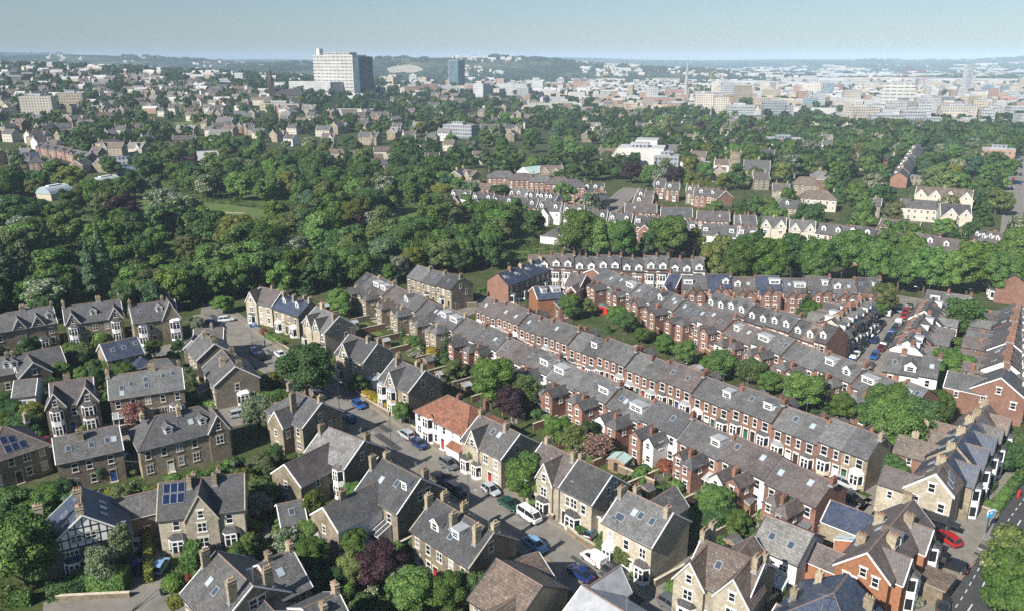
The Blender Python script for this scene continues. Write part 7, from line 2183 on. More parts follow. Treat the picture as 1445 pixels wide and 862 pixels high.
# ------------------------------------------------------------------ the far side: landmark buildings, the city, hills of houses
def facade(name, wallc, glassc, sx, sz, fw, fh, rough=.6):
 """A far facade: rows of windows set out by the building's own x+y and z."""
 m, nt, b = newmat(name)
 s = nt.nodes.new('ShaderNodeSeparateXYZ'); nt.links.new(coords(nt), s.inputs[0])
 ad = N(nt, 'ShaderNodeMath', operation='ADD'); nt.links.new(s.outputs[0], ad.inputs[0]); nt.links.new(s.outputs[1], ad.inputs[1])
 def cell(src, size, frac):
  d = N(nt, 'ShaderNodeMath', operation='DIVIDE'); nt.links.new(src, d.inputs[0]); d.inputs[1].default_value = size
  f = N(nt, 'ShaderNodeMath', operation='FRACT'); nt.links.new(d.outputs[0], f.inputs[0])
  l = N(nt, 'ShaderNodeMath', operation='LESS_THAN'); nt.links.new(f.outputs[0], l.inputs[0]); l.inputs[1].default_value = frac
  return l.outputs[0]
 mu = N(nt, 'ShaderNodeMath', operation='MULTIPLY'); nt.links.new(cell(ad.outputs[0], sx, fw), mu.inputs[0]); nt.links.new(cell(s.outputs[2], sz, fh), mu.inputs[1])
 wc = mixc(nt, wallc, objvar(nt, .75, 1.15), 1.0, 'MULTIPLY')
 wc = mixc(nt, wc, ramp(nt, noise(nt, geopos(nt), .08, 3), [(.3, .85), (.7, 1.1)]), 1.0, 'MULTIPLY')
 gc = mixc(nt, glassc, ramp(nt, noise(nt, geopos(nt), .12, 2), [(.35, .5), (.65, 1.6)]), 1.0, 'MULTIPLY')
 col = mixc(nt, wc, gc, mu.outputs[0])
 nt.links.new(col, b.inputs['Base Color'])
 mr = N(nt, 'ShaderNodeMapRange'); mr.inputs[3].default_value, mr.inputs[4].default_value = rough, .15
 nt.links.new(mu.outputs[0], mr.inputs[0]); nt.links.new(mr.outputs[0], b.inputs['Roughness'])
 return m
facade('hospital_face', (.40, .39, .36), (.13, .14, .14), 9.0, 5.2, .8, .3)
facade('hospital_end', (.055, .075, .095), (.02, .055, .085), 3.0, 3.6, .8, .6)
facade('tower_glass', (.10, .14, .16), (.05, .10, .13), 1.5, 3.4, .7, .65)
facade('tower_pale', (.5, .51, .51), (.24, .27, .29), 1.5, 3.4, .6, .6)
facade('white_office', (.44, .44, .43), (.22, .24, .25), 3.2, 3.4, .6, .4)
facade('cream_flats', (.46, .42, .35), (.16, .15, .13), 3.0, 2.9, .5, .5)
facade('brick_block', (.34, .21, .155), (.12, .11, .1), 3.2, 3.2, .45, .45)
facade('grey_office', (.34, .35, .36), (.10, .12, .14), 2.6, 3.3, .7, .5)
facade('blue_office', (.24, .29, .32), (.09, .14, .18), 2.2, 3.3, .8, .7)
facade('stone_office', (.42, .36, .27), (.13, .12, .1), 3.0, 3.4, .45, .5)
plain('white_roof', (.43, .43, .43), .7, .3, (.8, 1.1), .1, .02)
plain('grey_roof', (.33, .33, .33), .8, .3, (.6, 1.4), .15, .02)

def solid(p, heading, boxes, name, label, cat, group=None, short=None):
 """boxes: (part name, x0, x1, y0, y1, z0, z1, side material, top material)"""
 o = empty(name, p, heading)
 for pn, x0, x1, y0, y1, z0, z1, mt, tp in boxes:
  mb = MB()
  mb.box(x0, x1, y0, y1, z0, z1, 0, 1, skip='b')
  part(o, pn, mb.mesh(pn, [mt, tp]))
 tag(o, label, cat, group)
 if short: ANCH.append((p[0], p[1], short))
 ca, sa = math.cos(heading), math.sin(heading)
 FPRINT.append((p[0], p[1], ca, sa, min(b[1] for b in boxes), max(b[2] for b in boxes), min(b[3] for b in boxes), max(b[4] for b in boxes)))
 return o

def far(px, d):
 p = at_dist(px, d)
 return Vector((p.x, p.y, terrain(p.x, p.y)))
def ztop(p, py):
 """Height over the ground at p of something whose top shows in the picture row py."""
 th = math.tan(TILT - math.atan((431.0 - py) / FPX))
 return CAMH - p.y * th - terrain(p.x, p.y)
def wpx(n, d): return n / FPX * d

# hospital slab
D = 1330
p = far(484, D)
zt = ztop(p, 78)
w_ = wpx(80, D)
solid(p, R(-33), [('slab', -46, 43, -16, 16, -5, zt, 'hospital_face', 'grey_roof'), ('end_block', 43.1, 55, -15, 17, -5, zt - 3, 'hospital_end', 'grey_roof'), ('plant_room', -30, 30, -8, 8, zt, zt + 4, 'hospital_face', 'grey_roof'), ('stack', -47, -40, -6, 2, zt - 2, zt + 10, 'concrete', 'grey_roof'),
                  ('podium', -75, 20, -45, -16.2, -5, 20, 'white_office', 'white_roof')], 'hospital', 'huge pale concrete hospital slab with a dark blue glass end', 'hospital', None, 'the concrete hospital slab')
D = 1900
p = far(645, D)
zt = ztop(p, 86)
solid(p, R(-42), [('tower', -16, 16, -11, 11, -5, zt, 'tower_glass', 'grey_roof'), ('pale_side', -16.6, -16.05, -11, 11, -5, zt - 1, 'tower_pale', 'grey_roof'), ('crown', -15, 15, -10, 10, zt, zt + 2, 'grey_office', 'grey_roof')], 'office_tower', 'dark glass office tower standing alone on the skyline', 'office tower', None, 'the dark glass tower')
# spire
p = far(386, 1130)
zt = ztop(p, 92)
o = empty('church', p, R(25))
mb = MB(); mb.box(-4, 4, -4, 4, -3, zt * .5, 0); mb.cyl(0, 0, zt * .5, zt, 4.0, .3, 8)
for a in (-3.2, 3.2):
 for b in (-3.2, 3.2): mb.cyl(a, b, zt * .48, zt * .62, .9, .05, 6, 0)
plain('soot_stone', (.09, .075, .06), .9, .2)
part(o, 'spire', mb.mesh('spire', ['soot_stone']))
part(o, 'wall', m_wall(34.0, 8.0, 8.0, 9.0, 9.0, 17.0, 'sandstone', False, False, -3.0), (22, 0, 0))
part(o, 'roof', m_roof(34.0, 8.0, 8.0, 9.0, 9.0, 17.0, 'slate', False, False, .2, 'stone_trim', 'ridge_tile'), (22, 0, 0))
tag(o, 'stone church with a tall dark pointed spire near the hospital', 'church'); ANCH.append((p.x, p.y, 'the church spire'))
# other landmarks: px, distance, top row, width px, depth m, heading, material, roof, name, label, category, short
LM = [
 (331, 1500, 103, 44, 14, -8, 'white_office', 'white_roof', 'long_office', 'white low building with a raised block at each end before the blue hills', 'office building', 'the white low hilltop block'),
 (727, 1500, 118, 40, 24, -20, 'white_office', 'white_roof', 'office_block', 'white stepped office block with dark window bands', 'office building', 'the white stepped block'),
 (668, 1600, 121, 46, 18, -14, 'brick_block', 'grey_roof', 'brick_block', 'long red brick block right of the dark glass tower'.replace(' right of ', ' beside '), 'office building', 'the long brick block'),
 (620, 1450, 128, 50, 20, -10, 'brick_block', 'grey_roof', 'brick_block', 'low red brick block in front of the dark glass tower', 'office building', None),
 (500, 1000, 157, 55, 16, -6, 'white_office', 'white_roof', 'school_block', 'low pale glazed building below the hospital', 'school', 'the low glazed building'),
 (400, 1000, 146, 62, 14, -18, 'stone_office', 'slate', 'college_hall', 'dark classical stone hall below the spire', 'hall', 'the classical stone hall'),
 (650, 750, 176, 46, 12, -28, 'grey_office', 'grey_roof', 'office_block', 'grey-glazed office block among the trees', 'office building', 'the grey-glazed block'),
 (1264, 1250, 118, 40, 16, -24, 'white_office', 'white_roof', 'office_slab', 'broad white slab with a grid of dark windows', 'office building', 'the broad white slab'),
 (1362, 1900, 91, 9, 14, 10, 'tower_pale', 'grey_roof', 'slim_tower', 'slim pale tower rising highest over the city', 'tower', 'the slim pale tower'),
 (1348, 1000, 150, 46, 16, -12, 'cream_flats', 'grey_roof', 'apartment_block', 'pair of cream apartment blocks above the dark trees', 'apartment house', 'the cream apartment block'),
 (1305, 1080, 138, 30, 20, -15, 'white_office', 'white_roof', 'office_block', 'white banded office block beside the cream apartments', 'office building', None),
 (1030, 1500, 119, 26, 20, -15, 'grey_office', 'grey_roof', 'office_block', 'dark red and grey block behind the tall mast', 'office building', None),
 (1010, 1250, 135, 52, 18, -10, 'brick_block', 'grey_roof', 'apartment_block', 'long orange brick apartment block in the city edge', 'apartment house', 'the long orange block'),
 (930, 1250, 138, 44, 18, -12, 'brick_block', 'white_roof', 'apartment_block', 'orange brick block with a white roof in the city edge', 'apartment house', None),
 (1412, 1050, 155, 40, 20, -10, 'white_office', 'white_roof', 'office_block', 'white office block at the frame edge above the main road', 'office building', None),
 (1200, 1400, 128, 22, 16, -10, 'cream_flats', 'white_roof', 'apartment_block', 'tall cream block near the broad white slab', 'apartment house', None),
 (905, 555, 207, 62, 26, -14, 'concrete', 'white_roof', 'art_block', 'large modern white school block among the trees', 'school', 'the modern white school'),
 (940, 540, 219, 34, 16, -14, 'grey_office', 'grey_roof', 'dark_block', 'dark grey box wing of the modern white school', 'school', None),
 (980, 530, 229, 40, 14, -14, 'pale_concrete', 'grey_roof', 'glazed_wing', 'low glazed wing beside the modern white school', 'school', None),
 (1105, 655, 195, 46, 20, -10, 'brick_block', 'white_roof', 'depot', 'low brick depot with a white roof among the trees', 'depot', None),
 (1095, 620, 205, 26, 14, -10, 'white_office', 'white_roof', 'office_block', 'square white office building among the trees below the depot', 'office building', None),
 (1280, 470, 250, 30, 10, 5, 'stone_office', 'grey_roof', 'low_building', 'low grey-roofed building behind the gabled college', 'building', None),
 (1405, 552, 210, 34, 20, 60, 'brick_block', 'grey_roof', 'brick_block', 'brick block beside the far end of the main road', 'office building', None),
 (190, 505, 236, 40, 8, 12, 'blue_office', 'blue_glass', 'long_building', 'long low building with a blue glass roof behind the glasshouses', 'building', 'the long blue-roofed building'),
 (160, 560, 222, 44, 10, 12, 'grey_office', 'blue_glass', 'long_building', 'upper range with a bright blue roof behind the glasshouses', 'building', None),
 (60, 900, 136, 40, 16, 10, 'cream_flats', 'white_roof', 'long_building', 'pale yellowish institutional block on the wooded hillside', 'building', 'the pale hillside block'),
 (108, 980, 131, 30, 16, 10, 'stone_office', 'white_roof', 'long_building', 'second pale institutional block on the wooded hillside', 'building', None),
]
for px_, d_, py_, wp, dep, hdg, mt, tp, nm, lab, cat, sh in LM:
 p = far(px_, d_)
 zt = max(5.0, ztop(p, py_))
 hw = wpx(wp, d_) / 2
 bx = [('block', -hw, hw, -dep / 2, dep / 2, -6, zt, mt, tp)]
 if nm == 'slim_tower': bx.append(('shaft', hw + .05, hw + 7, -dep / 2, dep / 2 - 3, -6, zt - 26, 'tower_pale', 'grey_roof'))
 elif nm in ('long_office',): bx = [('block', -hw, hw, -dep / 2, dep / 2, -6, zt - 10, 'grey_office', tp), ('end_block', -hw - 8, -hw - .05, -dep / 2, dep / 2, -6, zt - 5, mt, tp), ('raised_block', hw - 22, hw - 6, -dep / 2 + 1, dep / 2, zt - 9.9, zt, mt, tp)]
 elif zt > 9: bx.append(('plant_room', -hw * .5, hw * .3, -dep * .25, dep * .25, zt, zt + 2.6, 'grey_office', 'grey_roof'))
 if lab.startswith('pair of cream'): bx.append(('block', hw + 3, hw * 2.2 + 3, -dep / 2 - 6, dep / 2 - 6, -6, zt - 3, mt, tp))
 if lab.startswith('large modern'): bx += [('block', -hw * .4, hw * .6, dep / 2 + .05, dep / 2 + 22, -6, zt + 3, mt, tp), ('entrance', hw + .05, hw + 6, -dep / 2 + 2, dep / 2, -6, zt - 4, 'grey_office', 'grey_roof')]
 if lab.startswith('broad white'): bx[0] = ('block', -hw, hw, -dep / 2, dep / 2, -6, zt, 'hospital_face', tp)
 solid(p, R(hdg), bx, nm, lab, cat, None, sh)
# mast and cranes
def mast(px_, d_, py_, r, mat, name, label, cat, jib=None):
 p = far(px_, d_); zt = ztop(p, py_)
 o = empty(name, p)
 mb = MB(); mb.cyl(0, 0, -2, zt * (1 if jib else .72), r, r * .7, 6)
 if not jib: mb.cyl(0, 0, zt * .72, zt, r * .25, r * .1, 5)
 part(o, 'mast', mb.mesh('mast', [mat]))
 if jib:
  mb = MB(); mb.tube((0, 0, zt), (jib[0], 0, zt + jib[1]), .9, .5, 4)
  part(o, 'jib', mb.mesh('jib', [mat]))
 tag(o, label, cat); ANCH.append((p.x, p.y, None))
mast(967, 1500, 78, 3.4, 'white_office', 'radio_mast', 'thin white mast with a needle top above the orange blocks', 'mast')
mast(905, 1900, 107, 1.6, 'white_office', 'chimney_stack', 'slim white chimney stack in the haze near the long orange block', 'chimney')
mast(849, 2300, 108, .9, 'yellow_paint', 'tower_crane', 'yellow crane leaning over the hazy northern houses', 'crane', (24, 22))
mast(1302, 2000, 101, .9, 'red_paint', 'tower_crane', 'red tower crane before the long white shed', 'crane', (-38, 3))
mast(1272, 2300, 98, .9, 'red_paint', 'tower_crane', 'red crane over the broad white slab', 'crane', (26, 4))
mast(1002, 2500, 104, .8, 'yellow_paint', 'tower_crane', 'thin crane beside the white mast', 'crane', (22, 14))
ANCH[:] = [a for a in ANCH if a[2]]

# the glasshouses of the botanical garden
def glasshouse(p, hd_, label):
 o = empty('glasshouse', p, hd_)
 mb = MB(); mb.box(-7, 7, -5, 5, -.3, 3.6, 0); part(o, 'wall', mb.mesh('wall', ['stone_trim']))
 n = 10
 prof = [(-5.3 + 10.6 * i / n, 3.6 + 3.6 * math.sin(math.pi * i / n) ** .8) for i in range(n + 1)]
 mb = MB(); mb.prism(prof[::-1], -7.3, 7.3, 'x', 0); part(o, 'dome', mb.mesh('dome', ['conservatory_glass']))
 mb = MB()
 for x in np.arange(-7, 7.1, 1.4):
  for a, b in zip(prof, prof[1:]): mb.tube((x, *a), (x, *b), .09, .09, 4)
 mb.box(-4, 4, -1, 1, 7.1, 7.6, 0)
 part(o, 'ribs', mb.mesh('rib', ['white_paint']))
 o.children[-1].name = 'rib_frame'
 mb = MB(); mb.prism([(-3, 0), (3, 0), (3, 3), (0, 4.6), (-3, 3)], 7.4, 24, 'x', 0); part(o, 'glass_range', mb.mesh('glass_range', ['conservatory_glass']))
 mb = MB()
 for x in np.arange(7.6, 24, 1.2):
  mb.tube((x, -3.05, 0), (x, -3.05, 3.05), .09, .09, 4); mb.tube((x, -3.05, 3.05), (x, 0, 4.68), .09, .09, 4); mb.tube((x, 3.05, 3.05), (x, 0, 4.68), .09, .09, 4)
 part(o, 'range_frame', mb.mesh('range_frame', ['white_paint']))
 tag(o, label, 'glasshouse'); ANCH.append((p.x, p.y, 'the domed glasshouses'))
 FPRINT.append((p.x, p.y, math.cos(hd_), math.sin(hd_), -8, 24, -6, 6))
 n_ = math.hypot(p.x, p.y)
 FPRINT.append((p.x, p.y, -p.x / n_, -p.y / n_, 0, 34, -11, 11))
p1, p2 = P(25, 285, 300), P(25, 545, 245)
d_ = p2 - p1
glasshouse(p1, math.atan2(d_.y, d_.x), 'domed glasshouse with white ribs, the larger one nearer the wood')
glasshouse(p2, math.atan2(d_.y, d_.x) + math.pi, 'domed glasshouse with white ribs beside the park path')

# city blocks, each a thing; beyond them the houses nobody could count
def px_ok(px_, py_, r=None): return not any((px_ - a) ** 2 + (py_ - b) ** 2 < 30 for a, b in SEENP)
SEENP = []
CITYN = 0
cg = random.Random(41)
def city_block(px_, d_, kind=None):
 global CITYN
 p = far(px_, d_)
 if blocked(p.x, p.y, 8): return
 tall = cg.random()
 zt = cg.uniform(7, 14) if tall < .6 else (cg.uniform(14, 24) if tall < .97 else cg.uniform(22, 32))
 wd, dp = cg.uniform(10, 36), cg.uniform(10, 22)
 mt = cg.choices(['white_office', 'grey_office', 'brick_block', 'cream_flats', 'blue_office', 'stone_office'], [5, 4, 2.4, 3, 1.2, 3])[0]
 tp = cg.choices(['white_roof', 'grey_roof'], [3, 2])[0]
 hdg = R(cg.choice([-18, -10, 70, 8, -30]) + cg.uniform(-5, 5))
 key = ('city', mt, tp, int(wd / 6), int(dp / 6), int(zt / 3))
 bx = [('block', -wd / 2, wd / 2, -dp / 2, dp / 2, -6, zt, mt, tp)]
 if cg.random() < .5: bx.append(('plant_room', -wd * .3, wd * .15, -dp * .2, dp * .25, zt, zt + cg.uniform(2, 4), cg.choice(['grey_office', 'white_office']), tp))
 if cg.random() < .35: bx.append(('block', wd / 2 + .05, wd / 2 + cg.uniform(8, 22), -dp / 2 + 1, dp / 2 - 2, -6, zt * cg.uniform(.5, .85), mt, cg.choice(['white_roof', 'grey_roof'])))
 nm = 'city_block' if zt < 24 else 'high_rise'
 adj = {'white_office': 'white', 'grey_office': 'grey', 'brick_block': 'brick', 'cream_flats': 'cream', 'blue_office': 'blue-glazed', 'stone_office': 'stone'}[mt]
 sz = 'low' if zt < 12 else ('mid-rise' if zt < 24 else 'tall')
 o = solid(p, hdg, bx, nm, None, 'city building', '%s %s city buildings' % (sz, adj))
 LABELS.append((o, 'city', '%s %s city block with a %s roof' % (sz, adj, 'pale' if tp == 'white_roof' else 'grey'), zt, p.x, p.y))
 CITYN += 1
for i in range(400):
 if CITYN >= 245: break
 t = cg.random()
 px_ = 760 + 700 * math.sqrt(t) if cg.random() < .85 else cg.uniform(540, 800)
 d_ = cg.uniform(1020, 2300) if px_ > 850 else cg.uniform(1350, 2300)
 if px_ > 1180 and cg.random() < .35: d_ = cg.uniform(860, 1150)
 city_block(px_, d_)
# ------------------------------------------------------------------ trees measured one by one
def T(k, kind, x, y, h, r, colour='green', name='broadleaf_tree', zf=.56, **kw):
 if (k == 28 and y > 600) or (k == 27 and y > 500): h, r = h * 1.2, r * 1.05
 p = P(k, x, y, h * zf)
 if kind == 'poplar' or name in ('copper_beech_tree', 'blossom_tree') and p.y > 200:
  n_ = math.hypot(p.x, p.y)
  FPRINT.append((p.x, p.y, -p.x / n_, -p.y / n_, 0, 20, -r * .7, r * .7))
 return tree(kind, p.x, p.y, h, r, colour, name, base=terrain(p.x, p.y), **kw)
for a in [
 (2, 'fine', 100, 570, 11, 5.4, 'green'), (2, 'loose', 510, 630, 6.0, 2.3, 'grey-green'), (2, 'loose', 610, 520, 6.5, 1.6, 'grey-green'), (2, 'fine', 230, 300, 5, 3.0, 'green'), (2, 'fine', 320, 270, 5, 2.6, 'dark green'), (2, 'mid', 80, 340, 5, 3.2, 'dark green'),
 (3, 'fine', 292, 585, 12, 6.6, 'deep green'), (3, 'fine', 1232, 640, 11, 4.4, 'bright green'), (3, 'loose', 1410, 690, 8, 3.0, 'olive'), (3, 'fine', 465, 240, 8, 3.8, 'green'), (3, 'fine', 715, 95, 7, 2.8, 'green'), (3, 'mid', 1060, 575, 5, 3.2, 'olive'), (3, 'fine', 780, 795, 4.5, 2.1, 'green'), (3, 'mid', 560, 650, 4, 2.4, 'dark green'),
 (4, 'fine', 1185, 240, 8.4, 3.6, 'green'), (4, 'fine', 970, 118, 7, 2.5, 'olive'), (4, 'fine', 190, 490, 4.0, 2.4, 'green'), (4, 'fine', 380, 665, 5, 2.5, 'olive'), (4, 'fine', 385, 540, 4.4, 2.2, 'bright green'), (4, 'fine', 660, 765, 6, 3.4, 'green'), (4, 'fine', 832, 780, 6, 2.4, 'bright green'), (4, 'fine', 945, 745, 5, 2.8, 'dark green'), (4, 'fine', 1260, 700, 3, 1.3, 'green'),
 (5, 'fine', 345, 305, 7, 3.4, 'green'), (5, 'fine', 565, 350, 6, 3.2, 'green'), (5, 'fine', 610, 375, 6, 3.0, 'dark green'), (5, 'fine', 1052, 575, 6.5, 4.0, 'green'), (5, 'fine', 880, 520, 6, 3.0, 'green'), (5, 'loose', 1180, 610, 5.5, 3.2, 'olive'), (5, 'fine', 790, 480, 5, 3.0, 'green'), (5, 'fine', 420, 310, 5, 2.6, 'olive'), (5, 'fine', 1280, 660, 5, 3, 'green'), (5, 'fine', 680, 440, 4, 2.4, 'bright green'), (5, 'fine', 780, 715, 4, 1.4, 'green'),
 (6, 'fine', 830, 395, 5.6, 3.0, 'green'), (6, 'fine', 920, 480, 4.2, 1.8, 'bright green'), (6, 'loose', 350, 572, 3.6, 1.8, 'pale green'), (6, 'fine', 150, 85, 6, 3.0, 'bright green'), (6, 'loose', 215, 125, 6, 2.8, 'olive'), (6, 'fine', 1205, 425, 5.5, 2.3, 'bright green'), (6, 'fine', 430, 620, 3.4, 2.2, 'brown-green'),
 (7, 'fine', 290, 700, 8, 4.8, 'green'), (7, 'fine', 700, 760, 9, 5.0, 'green'), (7, 'fine', 640, 810, 8, 4.0, 'dark green'), (7, 'fine', 770, 830, 7, 4.0, 'green'), (7, 'fine', 920, 770, 7, 3.4, 'bright green'), (7, 'loose', 1040, 360, 11, 5.2, 'green'), (7, 'fine', 662, 265, 9, 4.0, 'olive'), (7, 'fine', 985, 585, 8, 4.6, 'green'), (7, 'fine', 335, 330, 6, 3.0, 'bright green'), (7, 'mid', 1010, 490, 5, 4, 'olive'), (7, 'loose', 250, 690, 6, 3, 'olive'), (7, 'fine', 60, 600, 5, 3, 'dark green'), (7, 'fine', 180, 660, 4, 3, 'green'), (7, 'fine', 640, 320, 4, 2.6, 'green'), (7, 'fine', 480, 770, 6, 3.0, 'bright green'),
 (8, 'fine', 700, 90, 11, 5.0, 'green'), (8, 'fine', 765, 45, 10, 4.4, 'dark green'), (8, 'fine', 640, 40, 9, 4.4, 'green'), (8, 'fine', 650, 235, 5, 2.6, 'dark green'), (8, 'fine', 1220, 660, 11, 4.8, 'olive'), (8, 'fine', 1215, 790, 10, 4.6, 'bright green'), (8, 'fine', 1135, 190, 5.5, 2.8, 'dark green'), (8, 'fine', 1170, 140, 5.5, 3.0, 'olive'), (8, 'fine', 1205, 200, 5.5, 2.8, 'dark green'), (8, 'fine', 245, 425, 5.5, 2.4, 'bright green'),
 (1, 'loose', 1310, 725, 7, 3.3, 'grey-green'), (1, 'fine', 580, 495, 5, 2.5, 'bright green'), (1, 'mid', 400, 430, 6, 3.4, 'olive'), (1, 'fine', 300, 520, 5, 2.6, 'green'), (1, 'fine', 110, 790, 5, 3.2, 'dark green'), (1, 'fine', 160, 730, 5, 2.4, 'yellow-green'), (1, 'fine', 1130, 175, 5, 3.2, 'green'), (1, 'fine', 1000, 285, 5, 2.4, 'grey-green'), (1, 'fine', 60, 720, 5, 2.8, 'deep green'), (1, 'fine', 900, 390, 3.5, 1.8, 'dark green'), (1, 'fine', 1395, 560, 4, 2, 'yellow-green'),
 (17, 'fine', 740, 690, 4, 1.8, 'olive'), (17, 'fine', 900, 700, 3.4, 1.6, 'dark green'), (2, 'fine', 1210, 420, 4, 1.4, 'green'), (2, 'mid', 1330, 260, 4, 2.6, 'dark green'), (2, 'fine', 1250, 510, 2.6, 1.4, 'olive'), (4, 'fine', 100, 440, 4, 1.6, 'bright green'),
 # the limes
 (28, 'fine', 155, 690, 13, 5.0, 'green'), (28, 'fine', 395, 680, 13, 5.4, 'green'), (28, 'fine', 550, 640, 14, 5.6, 'green'), (28, 'fine', 690, 690, 13, 5.4, 'green'), (28, 'fine', 815, 715, 12, 5.2, 'green'), (28, 'fine', 950, 725, 13, 5.8, 'green'), (28, 'fine', 1060, 740, 12, 5, 'green'), (28, 'fine', 1175, 705, 14, 6.0, 'bright green'), (28, 'fine', 1300, 745, 12, 5.6, 'green'), (28, 'fine', 1420, 640, 14, 6.4, 'green'), (28, 'fine', 1410, 760, 11, 5, 'green'), (28, 'mid', 20, 680, 12, 5.0, 'dark green'), (28, 'mid', 270, 640, 12, 4.6, 'deep green'), (28, 'mid', 640, 640, 11, 4.6, 'dark green'), (28, 'fine', 740, 620, 12, 5.0, 'green'), (28, 'fine', 870, 640, 12, 4.6, 'green'),
 (27, 'fine', 430, 540, 15, 7.2, 'bright green'), (27, 'fine', 520, 560, 13, 6, 'green'), (27, 'fine', 650, 575, 13, 5.6, 'green'), (27, 'fine', 880, 555, 14, 6.4, 'green'), (27, 'fine', 1110, 690, 12, 5.2, 'olive'), (27, 'fine', 1240, 690, 13, 5.2, 'bright green'), (27, 'fine', 1400, 690, 14, 5.8, 'bright green'), (27, 'mid', 1020, 590, 9, 4, 'yellow-green'), (27, 'mid', 780, 600, 9, 4, 'dark green'), (27, 'mid', 960, 600, 9, 4, 'dark purple'), (27, 'mid', 1160, 620, 9, 4, 'olive'), (27, 'mid', 1300, 620, 10, 5, 'dark green'),
 # the park
 (25, 'mid', 1100, 440, 14, 9.0, 'dark green'), (25, 'mid', 880, 150, 10, 6.0, 'yellow-green'), (25, 'mid', 1030, 200, 13, 7.0, 'green'), (25, 'mid', 290, 150, 14, 8.0, 'green'), (25, 'mid', 560, 130, 12, 6.4, 'dark green'), (25, 'mid', 425, 280, 12, 6.6, 'olive'), (25, 'mid', 640, 490, 11, 6.0, 'green'), (25, 'mid', 820, 660, 10, 5.6, 'bright green'), (25, 'mid', 1180, 600, 10, 5.2, 'pale green'), (25, 'mid', 970, 540, 10, 5.6, 'brown-green'), (25, 'mid', 270, 630, 12, 7.0, 'green'), (25, 'mid', 1290, 650, 9, 5, 'brown-green'), (25, 'mid', 780, 225, 9, 4.6, 'blue-green'), (25, 'mid', 1160, 240, 9, 5.4, 'dark green'), (25, 'mid', 120, 500, 12, 7, 'green'), (25, 'mid', 60, 350, 13, 8, 'dark green'), (25, 'mid', 1370, 240, 13, 7.0, 'green'), (25, 'mid', 880, 430, 9, 5, 'brown-green'), (25, 'mid', 1340, 620, 9, 5, 'brown-green'),
 (26, 'fine', 330, 140, 15, 8.4, 'bright green'), (26, 'mid', 440, 230, 13, 7, 'green'), (26, 'fine', 170, 620, 11, 7.2, 'deep green'), (26, 'fine', 450, 620, 11, 7.0, 'green'), (26, 'mid', 620, 300, 13, 8, 'blue-green'), (26, 'fine', 960, 560, 11, 5.6, 'bright green'), (26, 'fine', 1220, 530, 10, 5.0, 'green'), (26, 'fine', 1110, 540, 11, 5.6, 'dark green'), (26, 'fine', 800, 490, 13, 8, 'dark green'), (26, 'mid', 920, 460, 12, 7, 'dark green'), (26, 'mid', 180, 450, 9, 5.6, 'olive'), (26, 'mid', 1120, 330, 10, 5, 'green'), (26, 'mid', 1000, 340, 12, 7, 'olive'), (26, 'mid', 1290, 420, 12, 7, 'green'), (26, 'mid', 300, 390, 13, 9, 'brown-green'), (26, 'mid', 110, 230, 11, 5.4, 'green'), (26, 'fine', 660, 620, 7, 4, 'green'), (26, 'mid', 1290, 60, 13, 8, 'bright green')]:
 k, kind, x, y, h, r, c = a
 T(k, kind, x, y, h, r, c)
for k, x, y, h, r in [(25, 452, 640, 20, 2.6), (25, 512, 590, 24, 3.2), (25, 15, 620, 21, 2.8)]:
 T(k, 'poplar', x, y, h, r, 'blue-green', 'poplar_tree')
for k, x, y, h, r, c in [(3, 1005, 462, 8.4, 2.1, 'deep green'), (3, 1178, 292, 4.5, 1.5, 'deep green'), (7, 360, 700, 8, 2.6, 'dark green'), (7, 380, 740, 6, 2.2, 'dark green'), (7, 1132, 378, 7, 3.0, 'deep green'), (7, 305, 290, 8, 3.0, 'dark green'), (25, 700, 640, 12, 3.4, 'olive'), (26, 400, 440, 15, 3.2, 'deep green'), (26, 290, 450, 12, 2.6, 'deep green'), (26, 860, 130, 20, 6.0, 'deep green'), (26, 820, 160, 17, 5.0, 'deep green'), (26, 910, 190, 15, 4.4, 'deep green'), (26, 470, 110, 14, 5, 'deep green'), (25, 615, 240, 9, 2.6, 'deep green'), (27, 1340, 580, 14, 4.4, 'deep green'), (28, 90, 600, 15, 4, 'deep green'), (28, 500, 310, 18, 3.6, 'dark green'), (28, 235, 290, 16, 3.6, 'dark green'), (28, 870, 420, 11, 3.6, 'deep green'), (28, 1000, 430, 10, 3.4, 'deep green'), (28, 1180, 400, 15, 5, 'dark green'), (28, 1240, 440, 14, 5, 'dark green'), (6, 490, 655, 3.6, 1.3, 'green'), (1, 480, 405, 8, 2.0, 'yellow-green'), (1, 355, 700, 3.6, 1.1, 'deep green'), (1, 408, 720, 3.6, 1.1, 'deep green'), (5, 520, 400, 4, 1.3, 'dark green'), (4, 45, 460, 4, 1.5, 'green')]:
 T(k, 'conifer', x, y, h, r, c, 'conifer_tree', .45)
for k, x, y, h, r in [(25, 645, 330, 12, 7.0), (26, 560, 420, 9, 4), (3, 1330, 745, 7, 3.0), (4, 512, 645, 6, 3.5), (27, 690, 230, 13, 6.5), (27, 920, 250, 11, 5.5), (23, 1045, 470, 13, 6), (23, 1300, 490, 13, 6), (25, 970, 110, 12, 7), (22, 830, 430, 12, 6), (22, 660, 480, 11, 6)]:
 T(k, 'fine' if k in (3, 4) else 'mid', x, y, h, r, 'dark purple', 'copper_beech_tree')
for k, x, y, h, r, kind, c in [(25, 845, 310, 14, 7.6, 'blossom', 'dark green'), (3, 770, 62, 8, 3.4, 'blossom', 'pale green'), (27, 370, 590, 8, 5, 'blossom', 'pale green'), (4, 600, 715, 4, 2, 'blossom', 'dark green'), (23, 550, 520, 13, 6, 'blossom', 'dark green'), (26, 700, 240, 12, 6, 'blossom', 'dark green'), (26, 240, 540, 8, 5, 'blossom', 'dark green'), (2, 1290, 330, 4, 2.4, 'blossom', 'grey-green'), (4, 90, 530, 4, 2.2, 'blossom', 'dark green')]:
 T(k, kind, x, y, h, r, c, 'blossom_tree')
